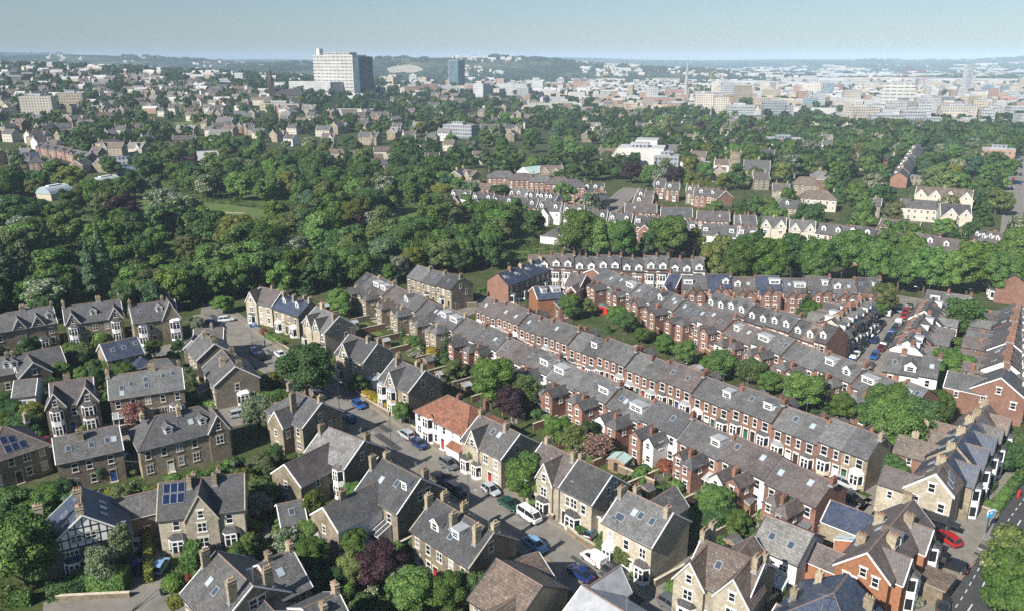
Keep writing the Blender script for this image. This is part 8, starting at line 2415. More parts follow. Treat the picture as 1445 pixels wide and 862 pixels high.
T(1, 'pink', 680, 735, 5, 2.6, 'red-brown', 'blossom_tree'); T(6, 'pink', 312, 150, 5, 3.0, 'brown-green', 'blossom_tree')
T(3, 'willow', 835, 25, 9, 4.6, 'yellow-green', 'willow_tree'); T(4, 'willow', 205, 385, 6, 2.2, 'yellow-green', 'willow_tree')
# clipped balls, coloured bushes, flowering shrubs
for k, kind, x, y, h, r, c in [(6, 'ball', 610, 240, 2.8, 1.7, 'red-brown'), (6, 'ball', 540, 207, 2.2, 1.5, 'yellow'), (6, 'ball', 655, 765, 2.0, 1.6, 'green'), (6, 'ball', 705, 805, 1.8, 1.4, 'red-brown'), (1, 'ball', 802, 712, 2.2, 1.5, 'yellow'), (2, 'ball', 870, 720, 2.4, 1.6, 'bright green'), (2, 'ball', 940, 708, 1.8, .9, 'red-brown'), (6, 'ball', 40, 392, 1.6, .9, 'green'), (6, 'ball', 65, 402, 1.4, .8, 'green'), (6, 'ball', 85, 415, 1.4, .8, 'green'), (3, 'ball', 78, 386, 1.8, 1.0, 'red-brown'), (1, 'ball', 1335, 315, 1.8, 1.0, 'red-brown'), (1, 'ball', 512, 345, 3, 2.0, 'green'), (3, 'flowering', 850, 490, 2.6, 2.4, 'pale green'), (3, 'flowering', 930, 525, 2.4, 2.0, 'pale green'), (3, 'shrub', 880, 470, 2, 1.8, 'green'), (7, 'shrub', 1105, 518, 3.4, 3.2, 'yellow-green'), (7, 'shrub', 985, 525, 2.2, 1.6, 'yellow'), (12, 'flowering', 315, 790, 1.6, 1.2, 'pale green'), (6, 'flowering', 440, 220, 2, 1.6, 'yellow-green'), (6, 'shrub', 500, 262, 1.4, 1.6, 'yellow-green'), (8, 'shrub', 1010, 385, 1.6, 1.6, 'yellow'), (8, 'shrub', 980, 390, 1.6, 1.3, 'green'), (2, 'shrub', 1010, 600, 2.4, 1.5, 'yellow-green'), (1, 'shrub', 1385, 560, 3, 1.6, 'yellow'), (3, 'shrub', 120, 635, 3, 1.8, 'yellow'), (15, 'shrub', 720, 700, 2, 1.4, 'bright green'), (15, 'shrub', 600, 740, 1.6, 1.0, 'green'), (17, 'shrub', 680, 250, 1.8, 1.2, 'yellow-green'), (17, 'shrub', 780, 280, 1.6, 1.3, 'green'), (3, 'shrub', 440, 520, 2, 1.4, 'yellow-green')]:
 p = P(k, x, y, h * .5)
 tree(kind, p.x, p.y, h, r, c, 'shrub', 'shrub', base=terrain(p.x, p.y))
# hedges
for k, x0, y0, x1, y1, w_, h, c in [(2, 240, 800, 455, 745, 2.2, 2.2, 'dark green'), (2, 455, 745, 648, 740, 2.6, 2.8, 'green'), (2, 742, 470, 755, 720, 1.2, 1.9, 'yellow-green'), (2, 958, 690, 985, 600, 2.2, 3.4, 'green'), (2, 850, 850, 985, 785, 1.6, 1.3, 'yellow-green'), (2, 75, 830, 165, 815, 2, 1.6, 'green'), (3, 592, 715, 725, 790, 1.5, 1.7, 'yellow'), (3, 60, 745, 225, 720, 1.8, 2.0, 'green'), (1, 1030, 700, 1240, 680, 1.6, 1.7, 'green'), (1, 1290, 680, 1425, 660, 1.6, 1.7, 'green'), (1, 260, 845, 470, 790, 1.5, 1.3, 'bright green'), (1, 740, 360, 850, 345, 1.4, 1.4, 'green'), (3, 95, 415, 175, 455, 1.2, 1.2, 'green'),
         (6, 130, 415, 178, 385, 1.4, 1.4, 'green'), (6, 225, 545, 310, 520, 1.6, 1.6, 'dark green'), (6, 795, 525, 885, 480, 3.0, 3.2, 'dark green'), (4, 700, 45, 800, 10, 1.6, 1.5, 'bright green'), (4, 880, 150, 985, 215, 1.4, 1.3, 'green'), (4, 985, 215, 1070, 180, 1.4, 1.3, 'green'), (8, 460, 285, 550, 310, 1.6, 1.6, 'green'), (8, 345, 225, 415, 255, 1.4, 1.6, 'green'), (8, 425, 265, 450, 270, 1.2, 1.8, 'green'), (5, 905, 790, 985, 830, 1.4, 1.3, 'green'), (5, 465, 605, 540, 640, 1.3, 1.2, 'green'), (5, 770, 745, 840, 765, 1.6, 1.7, 'green'),
         (8, 1005, 320, 1090, 350, 2.6, 1.5, 'green'), (8, 1090, 440, 1210, 290, 1.5, 1.6, 'green'), (8, 985, 372, 1100, 440, 1.4, 1.4, 'green'), (5, 680, 470, 740, 445, 1.6, 1.6, 'bright green'), (5, 960, 590, 985, 560, 1.4, 1.5, 'green'), (7, 130, 620, 210, 680, 2, 1.6, 'dark green'), (6, 1020, 478, 1070, 440, 1.4, 1.8, 'green'), (3, 1165, 190, 1235, 180, 1.4, 1.3, 'green'), (3, 700, 620, 740, 640, 1.5, 1.5, 'dark green')]:
 hedge(P(k, x0, y0), P(k, x1, y1), w_, h, c)
# garden walls and fences along the streets
for k, x0, y0, x1, y1, h, mt in [(6, -140, 285, 125, 470, .9, 'garden_stone'), (6, 185, 515, 225, 550, 1.0, 'garden_stone'), (6, 225, 550, 505, 720, .9, 'garden_stone'), (6, 560, 760, 690, 690, 1.2, 'garden_stone'), (6, 620, 795, 740, 862, .9, 'garden_stone'), (4, 660, 15, 790, 105, .8, 'garden_stone'), (4, 860, 140, 985, 235, .9, 'garden_stone'), (4, 1110, 290, 1310, 410, .9, 'garden_stone'), (3, 600, 745, 720, 815, .9, 'garden_stone'), (3, 90, 410, 240, 510, .9, 'garden_stone'), (3, 440, 640, 600, 735, .9, 'garden_stone'), (1, 1340, 330, 1437, 400, .9, 'garden_stone'),
                                 (4, 505, 640, 690, 545, 1.7, 'garden_stone'), (4, 300, 535, 340, 600, 1.2, 'garden_stone'), (2, 255, 810, 655, 790, .8, 'garden_stone'), (5, 645, 360, 760, 440, 1.8, 'garden_brick'), (5, 940, 500, 1040, 580, 1.8, 'garden_brick'), (5, 850, 450, 940, 490, 1.8, 'garden_brick'), (5, 1200, 640, 1280, 700, 1.8, 'garden_stone'), (3, 960, 270, 1160, 260, 1.2, 'garden_stone'), (15, 480, 855, 760, 640, 1.5, 'garden_stone'), (8, 545, 330, 620, 265, 2.0, 'render_white'), (8, 610, 262, 660, 285, 2.0, 'render_white'), (12, 640, 150, 860, 225, .8, 'garden_stone'), (7, 1000, 560, 1080, 600, 1.6, 'render_white'), (8, 290, 700, 345, 690, 1.6, 'garden_stone'), (7, 60, 640, 130, 700, 1.5, 'garden_stone'), (17, 100, 400, 235, 395, 1.3, 'garden_stone'), (6, 380, 250, 560, 330, 1.4, 'garden_stone'), (6, 640, 300, 720, 260, 1.4, 'garden_stone')]:
 garden_wall(P(k, x0, y0), P(k, x1, y1), h, mt)
for k, x0, y0, x1, y1, h, mt in [(6, 672, 570, 720, 590, 1.8, 'timber'), (6, 1000, 470, 1080, 420, 1.7, 'grey_timber'), (8, 10, 480, 80, 420, 1.7, 'timber'), (4, 600, 545, 690, 500, 1.7, 'grey_timber'), (6, 560, 310, 640, 285, 1.4, 'grey_timber'), (5, 870, 450, 900, 440, 1.6, 'timber')]:
 timber_fence(P(k, x0, y0), P(k, x1, y1), h, mt)
# party walls between the back gardens of the long rows
for A, B, n, side, ln, nm in ((R1A, R1B, 24, 1, 9.5, 'a'), (R2A, R2B, 34, -1, 9.0, 'b')):
 d = (B - A).normalized(); nrm = Vector((-d.y, d.x, 0)) * side
 for i in range(0, n + 1, 2 if nm == 'a' else 2):
  p = A.lerp(B, i / n)
  p = Vector((p.x, p.y, 0)) + nrm * 4.4
  q = p + nrm * (4.2 + ln * rng.uniform(.7, 1.0))
  c = p.lerp(q, .7)
  if near_road(q.x, q.y, .5): continue
  e = d * ((B - A).length / n)
  for j in (0, 1):
   a0 = p + e * (j + .12) + nrm * .2
   sheet('patio', [a0, a0 + e * .8, a0 + e * .8 + nrm * rng.uniform(3, 5), a0 + nrm * 4.2], rng.choice(['paving', 'paving', 'pink_paving', 'gravel_path']), .02 + .002 * j)
   b0 = p + e * (j + .15) + nrm * rng.uniform(5.5, 7)
   if rng.random() < .7: sheet('lawn', [b0, b0 + e * .7, b0 + e * .7 + nrm * rng.uniform(3, 5.5), b0 + nrm * 4.5], rng.choice(['lawn', 'sunny_lawn']), .014 + .002 * j)
  if i % 4 == 0 or rng.random() < .3:
   sp = q + e * .8 - nrm * 1.2
   if not blocked(sp.x, sp.y, 1.0) and not near_road(sp.x, sp.y, 1):
    o_ = shed(sp, math.atan2(d.y, d.x), rng.uniform(1.8, 2.6), rng.uniform(1.6, 2.2), 1.9, 2.4, rng.choice(['timber', 'grey_timber', 'timber']), rng.choice(['felt', 'felt', 'pale_felt']), None)
    LABELS.append((o_, 'shed', '', 2, sp.x, sp.y))
  garden_wall(p + nrm * 4.4, q, 1.5, rng.choice(['garden_brick', 'garden_brick', 'garden_stone']), .22)

# ------------------------------------------------------------------ the rest of the trees, sown over the ground they stand on
def inside(poly, x, y):
 c = False
 for i in range(len(poly)):
  x0, y0 = poly[i]; x1, y1 = poly[i - 1]
  if (y0 > y) != (y1 > y) and x < (x1 - x0) * (y - y0) / (y1 - y0) + x0: c = not c
 return c
LAWNP = [[(185, 262), (230, 258), (275, 285), (330, 292), (400, 300), (330, 318), (260, 318), (205, 300)], [(340, 268), (390, 275), (400, 292), (345, 290)], [(530, 245), (562, 250), (560, 275), (535, 270)], [(310, 405), (358, 402), (358, 414), (320, 416)], [(300, 325), (380, 318), (370, 345), (310, 345)], [(560, 290), (600, 296), (580, 312), (555, 306)]]
LAWNW = [[P(0, *p).to_2d() for p in q] for q in LAWNP]
# ------------------------------------------------------------------ far suburbs: houses among the trees, each a thing
fh = random.Random(55)
def m_farhouse(L, df, ze, zr, wall, roof, hip, seed):
 k = ('far', round(L), round(df), round(ze), wall, roof, hip, seed)
 if k in CACHE: return CACHE[k]
 a = m_wall(L, df, df, ze, ze, zr, wall, hip, hip, -4.0)
 b = m_roof(L, df, df, ze, ze, zr, roof, hip, hip, .15, 'white_paint', 'ridge_tile')
 CACHE[k] = (a, b)
 return CACHE[k]
FARN = 0
def far_house(x, y, hdg):
 global FARN
 L = fh.choice([9.0, 11.0, 14.0, 18.0]); df = fh.choice([4.0, 4.6]); ze = fh.choice([5.6, 6.2, 7.0]); zr = ze + fh.choice([3.0, 3.6])
 if blocked(x, y, L * .45): return False
 wall = fh.choices(['sandstone', 'brick', 'render_cream', 'render_white', 'tan_brick'], [4, 3, 3, 2, 2])[0]
 roof = fh.choices(['slate', 'purple_slate', 'brown_tile', 'grey_tile'], [5, 2, 2, 2])[0]
 hip = fh.random() < .25
 o = empty('suburb_house', (x, y, terrain(x, y)), hdg)
 a, b = m_farhouse(L, df, ze, zr, wall, roof, hip, 0)
 part(o, 'wall', a); part(o, 'roof', b)
 ck = m_chimney(.8, 1.1, 2.0, 'chimney_stone', 2, 'buff_pot')
 part(o, 'chimney', ck, (-L * .45, 0, zr - .9))
 if fh.random() < .6: part(o, 'chimney', ck, (L * .3, 0, zr - .9))
 wm = m_window(1.2, 1.6, WIN.get(wall, 'white_trim'), 2, 'glass')
 n = int(L / 3)
 for i in range(n):
  for z in (1.0, 3.9): part(o, 'window', wm, ((i + .5 - n / 2) * 3.0, -df, z))
 part(o, 'window', wm, (-L / 2, 0, 3.9), -math.pi / 2)
 if not hip and fh.random() < .45:
  gw = 4.0
  wg = part(o, 'wing', m_gable_wing(gw, -(df + .5), -.5, ze - .2, zr - .4, wall, 0), (L * fh.choice([-.25, .25]), 0, 0))
  part(wg, 'wing_roof', m_wing_roof(gw, -(df + .5), -.3, ze - .2, zr - .4, roof, 'white_paint', .2, False))
  part(wg, 'window', wm, (0, -(df + .5), ze - 1.6))
 o['category'] = 'house'
 o['group'] = 'houses among the far trees'
 FPRINT.append((x, y, math.cos(hdg), math.sin(hdg), -L / 2, L / 2, -df, df))
 rw = {'slate': 'grey', 'purple_slate': 'purple-grey', 'brown_tile': 'brown', 'grey_tile': 'pale grey'}[roof]
 LABELS.append((o, 'farhouse', '%s house with a %s roof' % (COLW[wall].replace(' rendered', ''), rw), L, x, y))
 FARN += 1
 if fh.random() < .75:
  ux, uy = -x / math.hypot(x, y), -y / math.hypot(x, y)
  FPRINT.append((x, y, ux, uy, 0, fh.uniform(12, 26), -L * .45, L * .45))
 return True
def sow_houses(poly, n, seed, heads):
 g = random.Random(seed)
 W = [P(0, *p).to_2d() for p in poly]
 wx = [p.x for p in W]; wy = [p.y for p in W]
 m = t = 0
 while m < n and t < n * 40:
  t += 1
  x, y = g.uniform(min(wx), max(wx)), g.uniform(min(wy), max(wy))
  if inside(W, x, y) and far_house(x, y, R(g.choice(heads) + g.uniform(-6, 6))): m += 1
 return m

print('far houses', sow_houses([(-20, 250), (-20, 130), (200, 112), (420, 135), (440, 160), (560, 170), (640, 215), (560, 205), (420, 218), (290, 200), (190, 230), (60, 245)], 235, 61, [-20, -12, 65, 20]),
      sow_houses([(540, 190), (560, 150), (800, 158), (1000, 172), (1250, 185), (1300, 260), (1100, 280), (900, 235), (720, 210)], 95, 62, [-15, -5, 75]),
      sow_houses([(560, 150), (560, 138), (900, 142), (1200, 155), (1300, 175), (1000, 172), (800, 158)], 40, 63, [-15, -5, 75]),
      sow_houses([(-20, 128), (-20, 104), (120, 104), (240, 112), (200, 120)], 30, 64, [-15, 10, 70]))
COLS = (['green', 'dark green', 'bright green', 'olive', 'deep green', 'brown-green', 'blue-green', 'yellow-green', 'pale green'], [10, 6, 6, 3, 3, .8, 1.5, 1.6, 1.4])
def sow(poly, n, hr, kinds, name='broadleaf_tree', seed=1, avoid_lawn=True, margin=1.0, f=.60, cols=COLS, house_m=1.0):
 g = random.Random(seed)
 xs = [p[0] for p in poly]; ys = [p[1] for p in poly]
 W = [P(0, *p).to_2d() for p in poly]
 wx = [p.x for p in W]; wy = [p.y for p in W]
 made = tries = 0
 while made < n and tries < n * 60:
  tries += 1
  x, y = g.uniform(min(wx), max(wx)), g.uniform(min(wy), max(wy))
  if not inside(W, x, y): continue
  h = g.uniform(*hr)
  kind = g.choices(*kinds)[0]
  r = h * {'conifer': .27, 'poplar': .12, 'loose': .36}.get(kind, g.uniform(.42, .54))
  if blocked(x, y, r * .55 + house_m) or near_road(x, y, 1.5): continue
  if avoid_lawn and any(inside(q, x, y) or inside(q, x * (1 + 13 / math.hypot(x, y)), y * (1 + 13 / math.hypot(x, y))) for q in LAWNW): continue
  if not tree_free(x, y, r, f): continue
  c = g.choices(*cols)[0]
  nm = {'conifer': 'conifer_tree', 'poplar': 'poplar_tree', 'blossom': 'blossom_tree'}.get(kind, name)
  if kind == 'conifer': c = g.choice(['deep green', 'dark green', 'deep green'])
  tree(kind, x, y, h, r, c, nm)
  made += 1
 return made
WOODK = (['mid', 'conifer', 'blossom', 'loose', 'poplar'], [10, 2.8, .5, 1.2, .35])
WOOD = [(-20, 440), (-20, 262), (60, 262), (120, 268), (150, 290), (190, 245), (290, 215), (420, 232), (540, 215), (640, 262), (720, 300), (790, 320), (770, 345), (735, 352), (690, 372), (665, 368), (600, 360), (560, 368), (500, 378), (470, 402), (400, 395), (360, 395), (312, 424), (285, 436), (180, 438), (0, 456)]
sheet('park_ground', [P(0, *p) for p in WOOD if p[1] < 440 or True], 'lawn', .004)
print('wood', sow(WOOD, 298, (9, 15), WOODK, 'park_tree', seed=3, f=.42))
print('edge', sow([(-20, 466), (-20, 425), (180, 415), (300, 405), (350, 392), (470, 398), (500, 372), (700, 362), (700, 384), (600, 388), (520, 402), (470, 414), (355, 420), (300, 434), (180, 450)], 80, (8, 12), WOODK, 'woodland_tree', seed=33, f=.46, house_m=-.8))
print('hill', sow([(-20, 255), (-20, 120), (300, 118), (430, 150), (560, 165), (640, 255), (560, 212), (420, 226), (290, 208), (190, 236), (60, 252)], 180, (8, 13), WOODK, 'hillside_tree', seed=4, f=.55))
print('mid', sow([(560, 210), (560, 150), (800, 158), (1000, 172), (1445, 185), (1445, 300), (1250, 330), (1100, 300), (900, 240), (720, 215), (650, 225)], 285, (10, 15), (['mid', 'conifer', 'blossom'], [10, .9, .6]), 'suburb_tree', seed=5, f=.52, house_m=1.0))
print('right mid', sow([(840, 330), (700, 250), (900, 215), (1100, 205), (1445, 190), (1445, 345), (1200, 325), (1000, 300), (860, 262)], 150, (8, 13), (['mid', 'conifer', 'blossom'], [10, 1.2, .6]), 'garden_tree', seed=15, f=.5, house_m=.2))
print('behind limes', sow([(980, 330), (1180, 345), (1445, 400), (1445, 350), (1200, 320), (980, 290)], 24, (8, 12), WOODK, 'broadleaf_tree', seed=6))
print('right', sow([(1380, 330), (1460, 330), (1460, 420), (1400, 400)], 8, (9, 13), WOODK, 'broadleaf_tree', seed=7))
# small garden trees and shrubs in the near gardens
SHK = (['shrub', 'shrub', 'flowering', 'ball'], [8, 4, 1.4, 1])
def sow_shrubs(poly, n, seed, hr=(1.0, 2.8), name='shrub'):
 g = random.Random(seed)
 W = [P(0, *p).to_2d() for p in poly]
 wx = [p.x for p in W]; wy = [p.y for p in W]
 made = tries = 0
 while made < n and tries < n * 40:
  tries += 1
  x, y = g.uniform(min(wx), max(wx)), g.uniform(min(wy), max(wy))
  if not inside(W, x, y): continue
  h = g.uniform(*hr); r = h * g.uniform(.5, .8)
  if blocked(x, y, r * .6) or near_road(x, y, .6) or not tree_free(x, y, r, .5): continue
  tree(g.choices(*SHK)[0], x, y, h, r, g.choices(['green', 'dark green', 'bright green', 'yellow-green', 'olive', 'red-brown', 'pale green', 'yellow'], [6, 5, 4, 1.5, 3, .3, 1, .25])[0], name, 'shrub')
  made += 1
GARD = [[(500, 400), (690, 480), (860, 590), (1010, 680), (1060, 740), (900, 680), (700, 560), (560, 480)],
  [(840, 400), (880, 430), (1000, 500), (1100, 560), (1240, 610), (1230, 590), (1150, 520), (960, 440)],
  [(0, 500), (250, 470), (300, 600), (380, 700), (360, 862), (0, 862)],
  [(380, 560), (470, 620), (560, 700), (720, 862), (440, 862), (360, 700)],
  [(980, 700), (1060, 730), (1150, 800), (1100, 862), (1010, 780)]]
for i, q in enumerate(GARD): sow_shrubs(q, (130, 100, 190, 90, 24)[i], 20 + i, name='shrub' if i < 2 else 'bush')
for i, (q, n_) in enumerate(((GARD[0], 46), (GARD[1], 40), (GARD[2], 60), (GARD[3], 30))):
 sow(q, n_, (3.2, 6.2), (['fine', 'loose', 'conifer', 'mid'], [6, 2, 1.2, 1]), 'small_garden_tree', seed=40 + i, avoid_lawn=False, f=.5, house_m=.2)
# ground cover in the gardens: one object
pts = []
g = random.Random(77)
for q in GARD + [[(640, 360), (790, 335), (800, 360), (700, 380)], [(1240, 560), (1320, 590), (1400, 640), (1380, 700), (1250, 640)], [(1340, 430), (1400, 440), (1395, 520), (1340, 520)]]:
 W = [P(0, *p).to_2d() for p in q]
 wx = [p.x for p in W]; wy = [p.y for p in W]
 area = (max(wx) - min(wx)) * (max(wy) - min(wy))
 for _ in range(int(area * 2.2)):
  x, y = g.uniform(min(wx), max(wx)), g.uniform(min(wy), max(wy))
  if mnoise.noise(Vector((x * .22, y * .22, 0))) < -.12: continue
  if inside(W, x, y) and not blocked(x, y, .25) and not near_road(x, y, .2): pts.append((x, y, .02))
print('ground cover', len(pts))
plant_mass('garden_plants', pts, 9, .34, 'low mixed garden planting between the houses', col=(.085, .135, .04), hh=.75)
# undergrowth under the wood, one object
pts = []
W = [P(0, *p).to_2d() for p in WOOD]
wx = [p.x for p in W]; wy = [p.y for p in W]
while len(pts) < 7500:
 x, y = g.uniform(min(wx), max(wx)), g.uniform(min(wy), max(wy))
 if inside(W, x, y) and not blocked(x, y, .4) and not any(inside(q, x, y) for q in LAWNW): pts.append((x, y, terrain(x, y)))
plant_mass('undergrowth', pts, 9, .8, 'low undergrowth filling the wood floor between the trees', col=(.06, .10, .032), hh=1.6)

# ------------------------------------------------------------------ beyond: woods and housing that read as one mass
def far_wood(name, spots, label, col):
 """Crowns of far trees, one object: lumpy clumps of leaf cards with a core each."""
 S = np.array(spots)            # x, y, z, h, r
 n = len(S); k = 46
 c = np.repeat(S[:, :3], k, 0)
 d = nrg.normal(size=(n * k, 3)); d /= np.linalg.norm(d, axis=1, keepdims=True)
 d[:, 2] = np.abs(d[:, 2]) * np.where(nrg.random(n * k) < .75, 1, -.6)
 h = np.repeat(S[:, 3], k); r = np.repeat(S[:, 4], k)
 lump = nrg.uniform(.75, 1.1, n * k)
 c = c + np.stack([d[:, 0] * r * lump, d[:, 1] * r * lump, h * .55 + d[:, 2] * h * .45 * lump], 1)
 s = np.repeat(S[:, 4], k)[:, None]
 V = cards(c, d + nrg.normal(scale=.4, size=d.shape), 1.0)
 cen = np.repeat(c, 4, 0)
 V = cen + (V - cen) * np.repeat(s, 4, 0) * .62
 ev, ef = [], []
 v0, f0 = ico(1)
 for x, y, z, hh, rr in spots:
  o = len(ev)
  ev.extend((np.array([x, y, z + hh * .55]) + v0 * np.array([rr, rr, hh * .45]) * .8).tolist())
  ef.extend([[a + o for a in f] for f in f0])
 ob = part(None, name, quads_mesh(name, V, 'leaves', (ev, ef)), color=(*col, 1))
 return tag(ob, label, 'woodland', kind='stuff')
fg = random.Random(91)
spots = []
# the built-up slope and the near edge of the city
while len(spots) < 4300:
 d = (600 + 3000 * fg.random() ** 1.7) if fg.random() < .8 else fg.uniform(480, 1050)
 px_ = fg.uniform(-420, 1800) if fg.random() < .4 else fg.uniform(-30, 1475)
 p = at_dist(px_, d)
 dens = mnoise.noise(Vector((p.x / 130, p.y / 130, 1.7))) + .5 * mnoise.noise(Vector((p.x / 40, p.y / 40, 5)))
 city = px_ > 800 and 1050 < d < 2400
 if dens < (.16 if city else (.12 if px_ < 560 else -.1) if d < 1050 else -.35 if px_ < 620 and d < 2600 else .02): continue
 if d < 1100 and not tree_free(p.x, p.y, 5, .5): continue
 if d < 600 and (px_ < 560 or near_road(p.x, p.y, 4)): continue
 if blocked(p.x, p.y, 4): continue
 h = fg.uniform(8, 13)
 spots.append((p.x, p.y, terrain(p.x, p.y), h, h * fg.uniform(.4, .6)))
for sx, lo, hi in ((-1, .70, 1.15), (1, .70, 1.1)):      # the wood goes on beyond both edges of the view
 for _ in range(420):
  d, q = fg.uniform(170, 620), fg.uniform(lo, hi)
  x, y = sx * q * d, d
  if (sx > 0 and d < 300) or blocked(x, y, 5): continue
  h = fg.uniform(8, 13)
  spots.append((x, y, terrain(x, y), h, h * fg.uniform(.38, .5)))
far_wood('woodland', spots, 'far-off trees of the hillside and city edge merging into one green mass', (.045, .08, .026))
spots = []
while len(spots) < 2600:
 d = fg.uniform(2900, 7500)
 px_ = fg.uniform(-300, 1700)
 p = at_dist(px_, d)
 dens = mnoise.noise(Vector((p.x / 420, p.y / 420, 8.3))) + .4 * mnoise.noise(Vector((p.x / 110, p.y / 110, 2)))
 if dens < .12: continue
 h = fg.uniform(10, 16)
 spots.append((p.x, p.y, terrain(p.x, p.y), h, h * fg.uniform(1.0, 1.9)))
far_wood('distant_woodland', spots, 'woods on the blue hills along the horizon', (.035, .065, .024))
# housing and sheds too far and many to count, one object each
def mass(name, label, n, dr, pxr, wr, hr, mats, thr, cat, seed, pitched=False, nz=300.0):
 g = random.Random(seed)
 mb = MB()
 m = 0
 while m < n:
  d = g.uniform(*dr); px_ = g.uniform(*pxr)
  p = at_dist(px_, d)
  if mnoise.noise(Vector((p.x / nz, p.y / nz, seed))) < thr: continue
  if seed == 5 and px_ < 640 and (d < 3800 or g.random() < .82): continue
  z = terrain(p.x, p.y)
  w_, dp, h = g.uniform(*wr), g.uniform(*wr) * .45, g.uniform(*hr)
  a = g.choice([-.3, .1, 1.2, -.2]) + g.uniform(-.1, .1)
  c, s = math.cos(a), math.sin(a)
  mi = g.choices(range(len(mats) - 1), [3, 2, 2, 1, 1][:len(mats) - 1])[0]
  def Q(x, y, zz): return (p.x + x * c - y * s, p.y + x * s + y * c, z + zz)
  x, y = w_ / 2, dp / 2
  C = [(-x, -y), (x, -y), (x, y), (-x, y)]
  for i in range(4):
   u, v = C[i], C[(i + 1) % 4]
   mb.poly([Q(*u, -5), Q(*v, -5), Q(*v, h), Q(*u, h)], mi)
  if pitched:
   t = h * .45
   mb.poly([Q(-x, -y, h), Q(x, -y, h), Q(x, 0, h + t), Q(-x, 0, h + t)], len(mats) - 1)
   mb.poly([Q(x, y, h), Q(-x, y, h), Q(-x, 0, h + t), Q(x, 0, h + t)], len(mats) - 1)
   mb.poly([Q(x, -y, h), Q(x, y, h), Q(x, 0, h + t)], mi); mb.poly([Q(-x, y, h), Q(-x, -y, h), Q(-x, 0, h + t)], mi)
  else:
   mb.poly([Q(*q, h) for q in C], mi if g.random() < .6 else len(mats) - 1)
  m += 1
 o = part(None, name, mb.mesh(name, mats))
 return tag(o, label, cat, kind='stuff')
plain('pale_wall', (.40, .38, .34), .9, .2, None, .2, .02); plain('warm_wall', (.27, .19, .14), .9, .2, None, .2, .02); plain('white_wall', (.42, .42, .42), .9, .2, None, .1, .02); plain('tan_wall', (.46, .38, .28), .9, .2, None, .2, .02)
mass('distant_housing', 'countless small houses on the far slopes', 1500, (1500, 5200), (-30, 1475), (9, 26), (5, 8), ['pale_wall', 'warm_wall', 'tan_wall', 'white_wall', 'grey_roof'], .02, 'housing', 5, True)
mass('hillside_housing', 'countless roofs on the wooded hillside and behind it', 130, (900, 2300), (-30, 620), (10, 26), (5.5, 8), ['pale_wall', 'tan_wall', 'warm_wall', 'pale_wall', 'grey_roof'], -.25, 'housing', 15, True)
mass('industrial_sheds', 'pale industrial sheds strung along the far valley', 420, (2300, 6200), (830, 1475), (30, 150), (8, 15), ['white_wall', 'pale_wall', 'white_roof', 'tan_wall', 'grey_roof'], -.05, 'sheds', 9, False, 500.0)
mass('city_fabric', 'low roofs packed between the city blocks', 560, (1050, 2500), (740, 1475), (10, 34), (5, 12), ['white_wall', 'warm_wall', 'pale_wall', 'tan_wall', 'grey_roof'], -.5, 'city roofs', 12, False)
# scar of the quarry on the far slope
plain('quarry', (.36, .32, .25), .95, .1, None, .25, .02)
sheet('quarry', [P(0, a, b, 3.0) for a, b in ((546, 97), (560, 93), (578, 92), (592, 95), (598, 100), (585, 103), (566, 104), (550, 104))], 'quarry', 3.0)
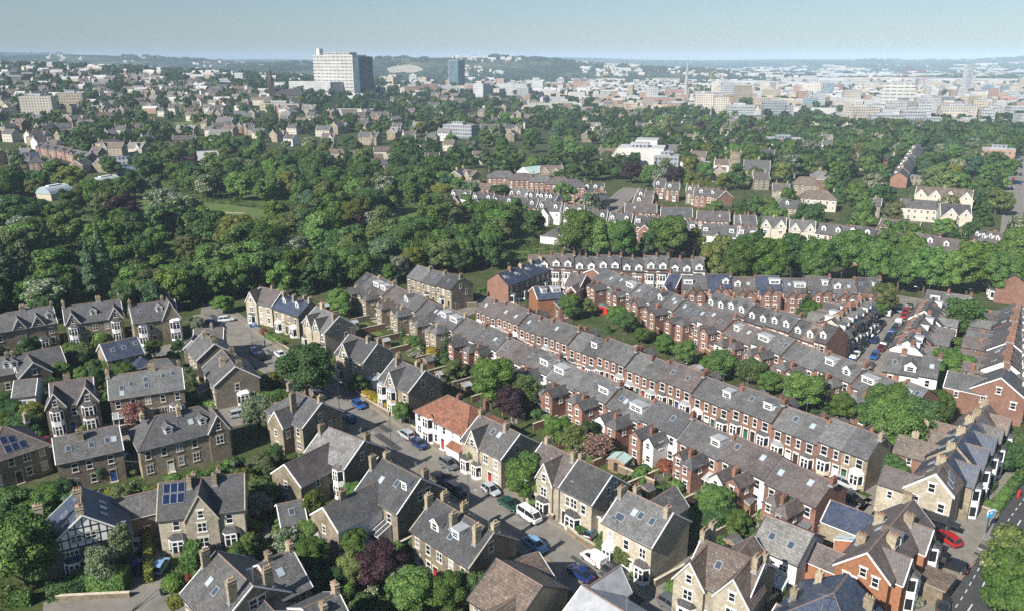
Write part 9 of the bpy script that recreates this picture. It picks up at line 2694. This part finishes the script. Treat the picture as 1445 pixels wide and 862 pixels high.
# ------------------------------------------------------------------ labels that say which one: by look, then by the named house they stand nearest to
def _desc(kind, colour, h, o):
 nm = o.name.split('.')[0]
 if kind in ('city', 'farhouse'): return colour
 if kind == 'hedge': return 'clipped %s hedge' % colour
 if kind == 'wall': return {'garden_stone': 'low stone garden wall', 'garden_brick': 'brick garden wall', 'render_white': 'white yard wall'}[colour] if h < 1.3 or colour != 'garden_stone' else 'tall stone garden wall'
 if kind == 'fence': return 'brown timber fence' if colour == 'timber' else 'grey timber fence'
 if kind == 'shed': return 'small timber garden shed'
 if kind == 'lamp': return 'tall dark street lamp'
 if kind == 'bin': return '%s wheelie bin' % colour
 if nm in ('shrub', 'bush'): return '%s %s' % (colour, {'ball': 'rounded bush', 'flowering': 'pale-flowered shrub', 'shrub': 'shrub'}[kind])
 size = 'tall' if h > 11 else ('small' if h < 6.5 else 'bushy')
 if kind == 'poplar': return 'narrow upright poplar'
 if kind == 'conifer': return '%s %s conifer' % ('tall' if h > 11 else 'small', colour)
 if nm == 'copper_beech_tree': return '%s dark purple tree' % size
 if kind == 'pink': return 'pink blossom tree'
 if kind == 'willow': return 'weeping yellow-green tree'
 if kind == 'blossom': return '%s tree with pale blossom' % size
 if kind == 'loose': return '%s airy %s tree' % (size, colour)
 return '%s %s broadleaf tree' % (size, colour)
_bins = {}
for o, kind, colour, h, x, y in LABELS:
 d = _desc(kind, colour, h, o)
 a = min(ANCH, key=lambda q: (q[0] - x) ** 2 + (q[1] - y) ** 2)
 _bins.setdefault((d, a[2]), []).append((math.hypot(a[0] - x, a[1] - y), o))
for (d, a), lst in _bins.items():
 lst.sort(key=lambda q: q[0])
 for i, (_, o) in enumerate(lst):
  if len(lst) == 1: o['label'] = '%s near %s' % (d, a)
  else: o['label'] = '%s %s nearest %s' % (d, ORD[min(i, len(ORD) - 1)], a) if i else '%s nearest %s' % (d, a)
  if not o.get('category'): o['category'] = 'tree'
  if not o.get('group') and kind != 'x':
   nm = o.name.split('.')[0]
   o['group'] = {'broadleaf_tree': 'broadleaf trees of the wood and gardens', 'woodland_tree': 'trees along the wood edge', 'park_tree': 'trees of the park wood', 'hillside_tree': 'trees on the hillside', 'suburb_tree': 'trees among the suburbs', 'shrub': 'garden shrubs', 'bush': 'garden bushes', 'hedge': 'garden hedges', 'garden_wall': 'garden walls', 'street_lamp': 'street lamps', 'wheelie_bin': 'wheelie bins'}.get(nm, nm.replace('_', ' ') + 's')
import re as _re
for o in bpy.data.objects:
 l = o.get('label')
 if l and len(_re.findall(r"[A-Za-z0-9][A-Za-z0-9'-]*", l)) > 16: print('LONG', l)
for o in bpy.data.objects:
 if o.type == 'EMPTY' and not o.parent and not o.get('label'): print('NOLABEL', o.name)
print('objects', len(bpy.data.objects), 'meshes', len(bpy.data.meshes))
